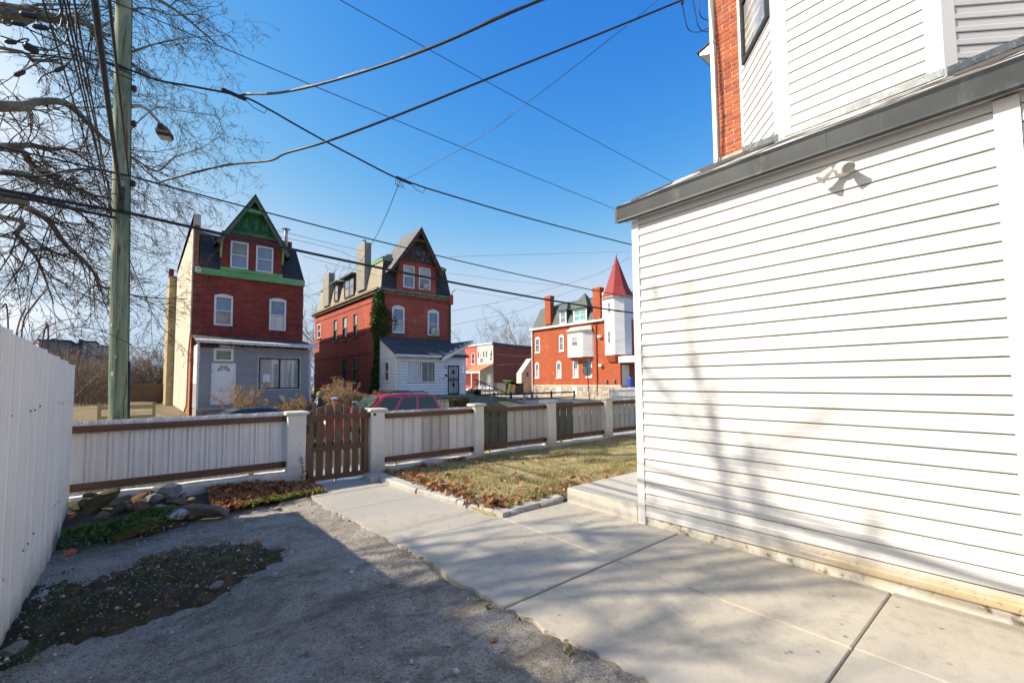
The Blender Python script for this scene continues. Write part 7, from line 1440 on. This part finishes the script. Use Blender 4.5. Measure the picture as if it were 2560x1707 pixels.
tx = bpy.data.curves.new('lettering', 'FONT'); tx.body = 'ONE WAY'; tx.size = 0.13; tx.align_x = 'CENTER'; tx.align_y = 'CENTER'; tx.extrude = 0.001; tmp = bpy.data.objects.new('lettering_source', tx); COL.objects.link(tmp)
dg = bpy.context.evaluated_depsgraph_get(); me = bpy.data.meshes.new_from_object(tmp.evaluated_get(dg)); bpy.data.objects.remove(tmp); me.materials.append(MATS['black_iron']); lt = bpy.data.objects.new('lettering', me); COL.objects.link(lt); lt.parent = pl_
mt4 = Matrix(((ux.x, uz.x, nz.x), (ux.y, uz.y, nz.y), (ux.z, uz.z, nz.z))).to_4x4(); mt4.translation = cc + nz*0.021 - ux*0.08 - ORG[sg]; lt.matrix_local = mt4
oc = at(1468.5, 927, Y=19.95); m = MB(); rdir = Vector((0.8, -0.6, 0)); ring = [oc + rdir*0.37*math.cos(a) + Vector((0, 0, 0.38*math.sin(a))) for a in [math.pi/8 + math.pi/4*k for k in range(8)]]; m.prism(ring, Vector((0.6, 0.8, 0))*0.006); m.build('sign_back', MATS['galv'], sg)
m = MB(); p = at(1467, 901, Y=19.9); m.obox(p + Vector((-0.05, -0.2, 0)), (0.5, 0.35, 0), (0, 0, 0.12), (0.005, -0.007, 0)); m.build('name_plate', MATS['siding_teal'], sg)
# odds and ends in the corner lot
M('tarp_green', (0.10, 0.32, 0.08), (0.15, 0.40, 0.10), 2, 0.6); M('tarp_tan', (0.60, 0.38, 0.20), (0.52, 0.33, 0.17), 2, 0.7); M('tarp_dark', (0.05, 0.06, 0.05), (0.08, 0.085, 0.07), 2, 0.7)
pt = thing('play_tent', 'green and tan striped play tent in the corner lot', 'tent', at(1288, 986, Y=38)); TP = lambda px, py, dy=0: at(px, py, Y=38) + Vector((0, dy, 0))
top = [(1277, 953), (1300, 961)]; 
strips = [((1265, 987), (1273, 958), (1278, 955), (1271, 987), 'tarp_tan'), ((1271, 987), (1278, 955), (1284, 955), (1278, 987), 'tarp_green'), ((1278, 987), (1284, 955), (1290, 957), (1285, 987), 'tarp_tan'), ((1285, 987), (1290, 957), (1301, 962), (1310, 987), 'tarp_dark')]
for a, b_, c, d, mt in strips: m = MB(); m.prism([TP(*a), TP(*d), TP(*c), TP(*b_)], (0, -0.05, 0)); m.build('panel', MATS[mt], pt)
m = MB(); q1, q2, q3 = TP(1272, 957), TP(1279, 952), TP(1303, 964); m.prism([q1, q3, q3+Vector((0.3, 1.6, 0)), q2+Vector((0, 1.6, 0.1)), q2], (0, 0, 0.05)); m.build('canopy', MATS['tarp_green'], pt); m = MB(); b0 = TP(1265, 987); m.box(b0.x, TP(1310, 987).x, 38.06, 39.6, 0.0, 1.4); m.build('inner', MATS['tarp_dark'], pt)
cl = thing('chain_link_fence', 'grey chain link fence with posts in front of the rust porch roof', 'fence', (30, 42, 0))
for px in (1206, 1224, 1251, 1264): p = at(px, 965, Y=42); m = MB(); m.tube([(p.x, 42, -0.1), (p.x, 42, at(px, 956, Y=42).z)], 0.05, 6); m.build('post', MATS['galv'], cl)
m = MB(); p0, p1 = at(1194, 957, Y=42), at(1330, 957, Y=42); m.tube([p0, p1], 0.03, 5); m.build('top_rail', MATS['galv'], cl); m = MB(); n = 90
for i in range(n):
    x = p0.x + (p1.x-p0.x)*i/n
    for dx in (-1, 1): m.tube([(x, 42, 0.0), (x+dx*1.2, 42, p0.z)], 0.006, 3, False)
m.build('mesh', MATS['galv'], cl, kind='stuff')
stp = thing('wooden_steps', 'weathered wooden steps with railing beside the white porch', 'stairs', at(1185, 1000, Y=34)); 
for i in range(6): p = at(1172+i*4.5, 990-i*4.5, Y=34); m = MB(); m.box(p.x-0.3, p.x+0.4, 34, 35.2, -0.3, p.z-0.2); m.build('step', MATS['board_brown'], stp)
for dy in (0.0, 1.2):
    m = MB(); m.tube([at(1166, 985, Y=34+dy), at(1196, 953, Y=34+dy)], 0.06, 4); m.build('handrail', MATS['new_lumber'], stp)
    for i in range(7): p = at(1168+i*4.5, 983-i*4.8, Y=34+dy); m = MB(); m.box(p.x-0.03, p.x+0.03, p.y, p.y+0.05, p.z-0.8, p.z); m.build('baluster', MATS['new_lumber'], stp)
rl = thing('iron_railing', 'black iron stair railing at the white porch', 'railing', (17.4, 24.4, 0.2)); m = MB(); m.tube([(17.0, 24.4, 1.75), (17.2, 24.3, 1.7), (18.6, 22.6, 0.75)], 0.03, 6); m.build('handrail', MATS['black_iron'], rl)
for i in range(9): f = i/8; p = Vector((17.2+1.4*f, 24.3-1.7*f, 1.7-0.95*f)); m = MB(); m.tube([p, p-Vector((0, 0, 0.95))], 0.014, 5); m.build('baluster', MATS['black_iron'], rl)
gr_ = thing('metal_railing', 'pale metal railing on the wall behind the red car', 'railing', at(1107, 1010, Y=20.9)); xg0, xg1 = at(1096, 1010, Y=20.9).x, at(1121, 1010, Y=20.9).x; zg = at(1108, 1001, Y=20.9).z
for i in range(8): x = xg0+(xg1-xg0)*i/7; m = MB(); m.box(x-0.015, x+0.015, 20.9, 20.93, -0.45, zg); m.build('bar', MATS['galv'], gr_)
m = MB(); m.box(xg0, xg1, 20.88, 20.95, zg, zg+0.05); m.build('top_rail', MATS['galv'], gr_)
p = at(1483.5, 1000, Y=20.2); m = MB(); m.lathe((p.x, p.y, -0.3), [(0.13, -0.15), (0.16, 0.3), (0.1, 0.5), (0.02, 0.6)], 10); m.build('small_bin', MATS['tarp_dark'], label='small dark green bin beside the sign post', cat='bin')
p = at(1553, 955, X=33.0); m = MB(); m.lathe((32.9, 23.3, 1.0), [(0.24, 0.0), (0.27, 0.3), (0.27, 0.8), (0.24, 0.9)], 14); M('barrel_blue', (0.03, 0.07, 0.35), None, rough=0.4); m.build('barrel', MATS['barrel_blue'], label='blue plastic barrel on the turret house porch', cat='barrel')
M('tarp_blue', (0.34, 0.38, 0.60), (0.45, 0.48, 0.68), 3, 0.5); 
for i, (px, py, w_, lb) in enumerate([(838, 986, 0.26, 'crumpled pale blue tarp on the bank behind the gate'), (888, 995, 0.22, 'white rubbish bag lying on the dry brush bank')]):
    p = at(px, py, Y=22.0); m = MB(); m.smooth = True; rs = []
    for j in range(7):
        f = j/6; r0 = w_*math.sin(math.pi*min(0.98, 0.12+f*0.86)); rs.append([Vector((p.x + math.cos(a)*r0*0.8*(1+0.3*noise2(a, f, 1.7, i)), p.y + math.sin(a)*r0*0.5, p.z - 0.25 + 0.5*f*w_ + 0.06*noise2(a*2, f*3, 2, 5))) for a in [2*math.pi*k/12 for k in range(12)]])
    m.loft(rs, True, True); m.build('tarp' if i == 0 else 'rubbish_bag', MATS['tarp_blue' if i == 0 else 'gutter_white'], label=lb, cat='tarp' if i == 0 else 'bag')
# ------------------------------------------------------------------ parked cars
def paint(name, c, rough=0.28):
    t = NT(name); t.fin(t.mix(t.ramp(t.noise(6, 4), 0.3, 0.8), c, tuple(x*0.82 for x in c)), rough, 0.15, 0.5, 0.8); return t.m
paint('paint_red', (0.62, 0.018, 0.07)); paint('paint_black', (0.012, 0.014, 0.018)); M('tyre', (0.018, 0.018, 0.018), None, rough=0.9); M('rim', (0.5, 0.5, 0.5), None, rough=0.35, metal=0.8); M('headlight', (0.8, 0.8, 0.78), None, rough=0.15); M('tail_red', (0.45, 0.01, 0.01), None, rough=0.25)
glass_mat('car_glass', (0.008, 0.012, 0.018), None, 0.12); glass_mat('car_glass_tint', (0.006, 0.008, 0.012)); glass_mat('wind_glass', (0.02, 0.035, 0.038), (0.06, 0.11, 0.10), 0.06, 3)
for n_ in ('window_sky', 'window_dim', 'pane_sky_tint', 'pane_blind', 'pane_dark', 'pane_grey', 'pane_drape', 'pane_room', 'pane_green', 'pane_teal', 'window_curtain'): MATS[n_].node_tree.nodes['Principled BSDF'].inputs['IOR'].default_value = 1.55
def car(name, label, loc, rz, L, W, H, belt, nose, lower, green, paintm, roof_rails=False, glassm=('car_glass', 'car_glass_tint')):
    """local frame: x forward, y left, z up. lower: side outline of the body, green: greenhouse outline (x, z)"""
    o = thing(name, label, 'car', loc); o.rotation_euler = (0, 0, rz)
    def hull(outline, w0, w1, zlo, zhi):
        m = MB(); m.smooth = False; prof = []
        def wz(z): f = min(1, max(0, (z-zlo)/(zhi-zlo))); return w0 + (w1-w0)*f
        rings = []
        for s, ins in ((-1, 0.0), (-1, 0.06), (1, 0.06), (1, 0.0)):
            rings.append([Vector((x*(0.985 if ins == 0 else 1.0), s*(wz(z) - (0 if ins == 0 else 0.05)) , z)) for x, z in outline])
        rings = [[Vector((x*0.985, -wz(z), z - 0.02*(z > zhi-0.05))) for x, z in outline], [Vector((x, -wz(z)+0.07, z)) for x, z in outline], [Vector((x, wz(z)-0.07, z)) for x, z in outline], [Vector((x*0.985, wz(z), z - 0.02*(z > zhi-0.05))) for x, z in outline]]
        m.loft(rings, True, True); return m
    hull(lower, W/2, W/2-0.03, 0.2, belt).build('body', MATS[paintm], o, world=False)
    hull(green, W/2-0.05, W/2-0.20, belt-0.02, H).build('cabin', MATS[paintm], o, world=False)
    wz = lambda z: W/2-0.05 + (-0.15)*min(1, max(0, (z-belt)/(H-belt)))
    xs_ = sorted(green, key=lambda p: p[1]); fb, ft, rt, rb_ = nose
    zs0, zs1 = belt+0.04, H-0.13
    cols = [(fb-0.10, ft-0.10, 'A')]
    n = 3 if roof_rails else 2; x_a0, x_a1, x_b0, x_b1 = fb-0.22, ft-0.14, rb_+0.14, rt+0.10
    for s in (-1, 1):
        for k in range(n):
            f0, f1 = k/n + (0.025 if k else 0), (k+1)/n - (0.025 if k < n-1 else 0); lo0, lo1 = x_a0+(x_b0-x_a0)*f0, x_a0+(x_b0-x_a0)*f1; hi0, hi1 = x_a1+(x_b1-x_a1)*f0, x_a1+(x_b1-x_a1)*f1
            pl = [Vector((lo1, s*(wz(zs0)+0.004), zs0)), Vector((lo0, s*(wz(zs0)+0.004), zs0)), Vector((hi0, s*(wz(zs1)+0.004), zs1)), Vector((hi1, s*(wz(zs1)+0.004), zs1))]
            if s > 0: pl = pl[::-1]
            pl = pl[::-1] if (pl[1]-pl[0]).cross(pl[2]-pl[0]).y*s < 0 else pl
            m = MB(); m.prism(pl, Vector((0, s*0.012, 0))); m.build('side_window', MATS[glassm[0] if k < n-1 or n == 2 else glassm[1]], o, world=False)
    def slope(xb, zb, xt, zt, mat, nm):
        s = 1 if xb > xt else -1; d = Vector((zt-zb, 0, (xb-xt))).normalized(); d = d if d.x*s > 0 else -d
        pl = [Vector((xb, -(wz(zb)-0.08), zb)), Vector((xb, wz(zb)-0.08, zb)), Vector((xt, wz(zt)-0.07, zt)), Vector((xt, -(wz(zt)-0.07), zt))]; pl = [p + d*0.012 for p in pl]
        if (pl[1]-pl[0]).cross(pl[2]-pl[0]).dot(d) < 0: pl = pl[::-1]
        m = MB(); m.prism(pl, d*0.01); m.build(nm, mat, o, world=False)
    slope(fb-0.02, belt+0.05, ft+0.03, H-0.09, MATS['wind_glass'], 'windscreen'); slope(rb_+0.01, belt+0.06, rt-0.02, H-0.12, MATS[glassm[1]], 'rear_window')
    for xw in (L*0.30, -L*0.30):
        for s in (-1, 1):
            m = MB(); m.smooth = True; m.lathe((xw, s*(W/2-0.10), 0.34), [(0.20, -0.11), (0.33, -0.105), (0.345, -0.06), (0.345, 0.06), (0.33, 0.105), (0.20, 0.11)], 24, 'Y'); wh = m.build('tyre', MATS['tyre'], o, world=False)
            m = MB(); m.lathe((xw, s*(W/2-0.10)+s*0.095, 0.34), [(0.03, -0.01), (0.205, -0.01), (0.2, 0.014), (0.06, 0.022)], 16, 'Y'); m.build('rim', MATS['rim'], wh, world=False)
    for s in (-1, 1):
        m = MB(); m.cbox((L/2-0.07, s*(W/2-0.28), belt-0.28), 0.12, 0.34, 0.16, 0.02); m.build('headlight', MATS['headlight'], o, world=False); m = MB(); m.cbox((-L/2+0.06, s*(W/2-0.14), belt-0.15), 0.12, 0.16, 0.34, 0.02); m.build('tail_light', MATS['tail_red'], o, world=False)
        m = MB(); m.cbox((fb-0.15, s*(W/2+0.06), belt+0.08), 0.12, 0.2, 0.16, 0.03); m.build('mirror', MATS[paintm], o, world=False)
        if roof_rails:
            m = MB(); m.tube([(ft-0.35, s*(W/2-0.27), H), (ft-0.45, s*(W/2-0.27), H+0.07), (rt+0.45, s*(W/2-0.27), H+0.075), (rt+0.3, s*(W/2-0.27), H)], 0.022, 6); m.build('roof_rail', MATS['black_iron'], o, world=False)
    if roof_rails:
        for x in (ft-0.9, rt+0.75): m = MB(); m.box(x-0.04, x+0.04, -(W/2-0.3), W/2-0.3, H+0.05, H+0.085); m.build('cross_bar', MATS['black_iron'], o, world=False)
    return o
xr = at(1112, 1015, Y=15.75).x; Ls = 4.65
car('parked_suv', 'red four wheel drive estate with roof rails parked behind the gate', (xr-Ls/2, 16.65, -0.60), math.pi, Ls, 1.82, 1.76, 1.08, (0.95, 0.30, -1.95, -2.20),
    [(2.32, 0.35), (2.33, 0.75), (2.25, 0.92), (1.0, 1.06), (-2.25, 1.10), (-2.32, 0.8), (-2.30, 0.35), (-1.9, 0.25), (1.9, 0.25)][::-1], [(1.0, 1.05), (0.28, 1.66), (0.05, 1.73), (-0.9, 1.76), (-1.75, 1.73), (-1.98, 1.66), (-2.24, 1.05)][::-1], 'paint_red', True, ('car_glass', 'car_glass_tint'))
xc = at(600, 1030, Y=16.2).x
car('parked_sedan', 'black saloon car parked in front of the grey porch, only its roof showing', (xc+0.1, 16.9, -0.60), math.pi, 4.5, 1.76, 1.42, 0.92, (1.05, 0.25, -1.05, -1.75),
    [(2.24, 0.35), (2.25, 0.6), (2.1, 0.76), (1.1, 0.9), (-1.7, 0.95), (-2.2, 0.92), (-2.25, 0.6), (-2.2, 0.35), (-1.9, 0.22), (1.9, 0.22)][::-1], [(1.1, 0.9), (0.35, 1.32), (0.1, 1.395), (-0.4, 1.42), (-0.95, 1.38), (-1.2, 1.28), (-1.78, 0.93)][::-1], 'paint_black')

# ------------------------------------------------------------------ person on the far pavement
PP = at(797, 1010, Y=19.2); PP.z = -0.465
M('skin', (0.30, 0.17, 0.11), (0.26, 0.145, 0.095), 9, 0.6); M('jacket_black', (0.012, 0.013, 0.017), (0.022, 0.023, 0.028), 6, 0.35, 0.5, 14); M('jeans', (0.035, 0.05, 0.09), (0.05, 0.065, 0.11), 8, 0.9); M('beanie_green', (0.22, 0.34, 0.10), (0.15, 0.26, 0.08), 9, 0.95, 0.6, 60); M('shoe', (0.03, 0.03, 0.03), None, rough=0.7)
per = thing('person', 'person in black puffer jacket and green knit hat beyond the gate', 'person', PP); per.rotation_euler = (0, 0, R(-15))
# body: one skinned figure, facing +X, standing relaxed
vsk = []; esk = []; rad = []
def sk(p, r, parent=None):
    vsk.append(p); rad.append(r)
    if parent is not None: esk.append((parent, len(vsk)-1))
    return len(vsk)-1
pel = sk((0, 0, 0.90), 0.135); wst = sk((0, 0, 1.05), 0.125, pel); ch = sk((0.0, 0, 1.24), 0.15, wst); nk0 = sk((0, 0, 1.37), 0.075, ch); nk = sk((0.015, 0, 1.43), 0.055, nk0); hd = sk((0.025, 0, 1.50), 0.075, nk); h2 = sk((0.03, 0, 1.58), 0.082, hd); sk((0.02, 0, 1.645), 0.055, h2); sk((0.115, 0, 1.535), 0.016, h2)
for s in (-1, 1):
    hip = sk((0, s*0.09, 0.84), 0.095, pel); kn = sk((0.02, s*0.10, 0.48), 0.06, hip); an = sk((-0.01, s*0.10, 0.09), 0.042, kn); sk((0.13, s*0.11, 0.04), 0.04, an)
    sh = sk((0, s*0.18, 1.32), 0.065, ch); el = sk((-0.03, s*0.25, 1.06), 0.045, sh); wr = sk((0.09, s*0.24, 0.86), 0.03, el); pm_ = sk((0.125, s*0.235, 0.79), 0.032, wr)
    for k, (dx, L) in enumerate([(0.03, 0.075), (0.012, 0.085), (-0.006, 0.08), (-0.024, 0.065)]): b0 = sk((0.13+dx, s*0.235, 0.75), 0.010, pm_); b1 = sk((0.145+dx, s*0.225, 0.75-L*0.5), 0.009, b0); sk((0.145+dx, s*0.205, 0.75-L*0.9), 0.008, b1)
    th = sk((0.165, s*0.215, 0.79), 0.011, pm_); sk((0.185, s*0.20, 0.755), 0.009, th)
me = bpy.data.meshes.new('body'); me.from_pydata(vsk, esk, []); bo = bpy.data.objects.new('body', me); COL.objects.link(bo); bo.parent = per
mod = bo.modifiers.new('skin', 'SKIN'); 
for i, r_ in enumerate(rad): me.skin_vertices[0].data[i].radius = (r_, r_)
me.skin_vertices[0].data[0].use_root = True
bo.modifiers.new('sub', 'SUBSURF').levels = 1; bo.modifiers['sub'].render_levels = 1
dg = bpy.context.evaluated_depsgraph_get(); me2 = bpy.data.meshes.new_from_object(bo.evaluated_get(dg)); bo.modifiers.clear(); bo.data = me2; me2.materials.clear(); me2.materials.append(MATS['skin'])
for p in me2.polygons: p.use_smooth = True
m = MB(); m.smooth = True; rs = []
for z, a, b_ in [(0.74, .17, .225), (0.80, .185, .24), (0.86, .165, .222), (0.90, .19, .245), (0.97, .165, .225), (1.02, .19, .25), (1.09, .168, .232), (1.14, .195, .258), (1.21, .17, .24), (1.26, .19, .255), (1.33, .15, .215), (1.38, .12, .14), (1.44, .09, .095), (1.46, .08, .085)]: rs.append([Vector((math.cos(t_)*a*1.2, math.sin(t_)*b_*1.12, z)) for t_ in [2*math.pi*k/20 for k in range(20)]])
m.loft(rs, False, False)
for s in (-1, 1):
    pts = [(0, s*0.17, 1.345), (-0.01, s*0.22, 1.25), (-0.03, s*0.26, 1.17), (-0.03, s*0.265, 1.06), (0.02, s*0.26, 0.97), (0.08, s*0.245, 0.885)]; m.tube(smooth_path([Vector(p) for p in pts], 3), [0.07 + 0.018*(i % 2) for i in range(16)], 12)
m.build('jacket', MATS['jacket_black'], per, world=False)
m = MB(); m.smooth = True
for s in (-1, 1): m.tube([(0, s*0.085, 0.92), (0, s*0.09, 0.8), (0.02, s*0.10, 0.48), (-0.005, s*0.10, 0.12), (0, s*0.10, 0.06)], [0.12, 0.115, 0.085, 0.075, 0.075], 12)
m.build('trousers', MATS['jeans'], per, world=False)
for s in (-1, 1): m = MB(); m.smooth = True; m.tube([(-0.07, s*0.10, 0.045), (-0.02, s*0.10, 0.055), (0.1, s*0.11, 0.05), (0.19, s*0.115, 0.035)], [0.035, 0.052, 0.05, 0.03], 10); m.build('shoe', MATS['shoe'], per, world=False)
m = MB(); m.smooth = True; m.loft([[Vector((0.02 + math.cos(t_)*r_*1.08, math.sin(t_)*r_, z - 0.02*math.cos(t_)*(z < 1.6))) for t_ in [2*math.pi*k/18 for k in range(18)]] for r_, z in [(0.100, 1.545), (0.106, 1.56), (0.106, 1.60), (0.099, 1.605), (0.098, 1.65), (0.075, 1.70), (0.03, 1.725)]], False, True); m.build('knit_hat', MATS['beanie_green'], per, world=False)
m = MB()
for s in (-1, 1): m.lathe((0.098, s*0.032, 1.565), [(0.004, -0.004), (0.011, 0.0), (0.004, 0.004)], 8, 'X')
m.build('eyes', MATS['black_iron'], per, world=False); m = MB(); m.box(0.096, 0.104, -0.022, 0.022, 1.49, 1.498); m.build('mouth', MATS['tail_red'], per, world=False)
for s in (-1, 1): m = MB(); m.smooth = True; m.lathe((0.015, s*0.088, 1.545), [(0.006, -0.012), (0.028, -0.004), (0.026, 0.006), (0.006, 0.012)], 10, 'Y'); m.build('ear', MATS['skin'], per, world=False)
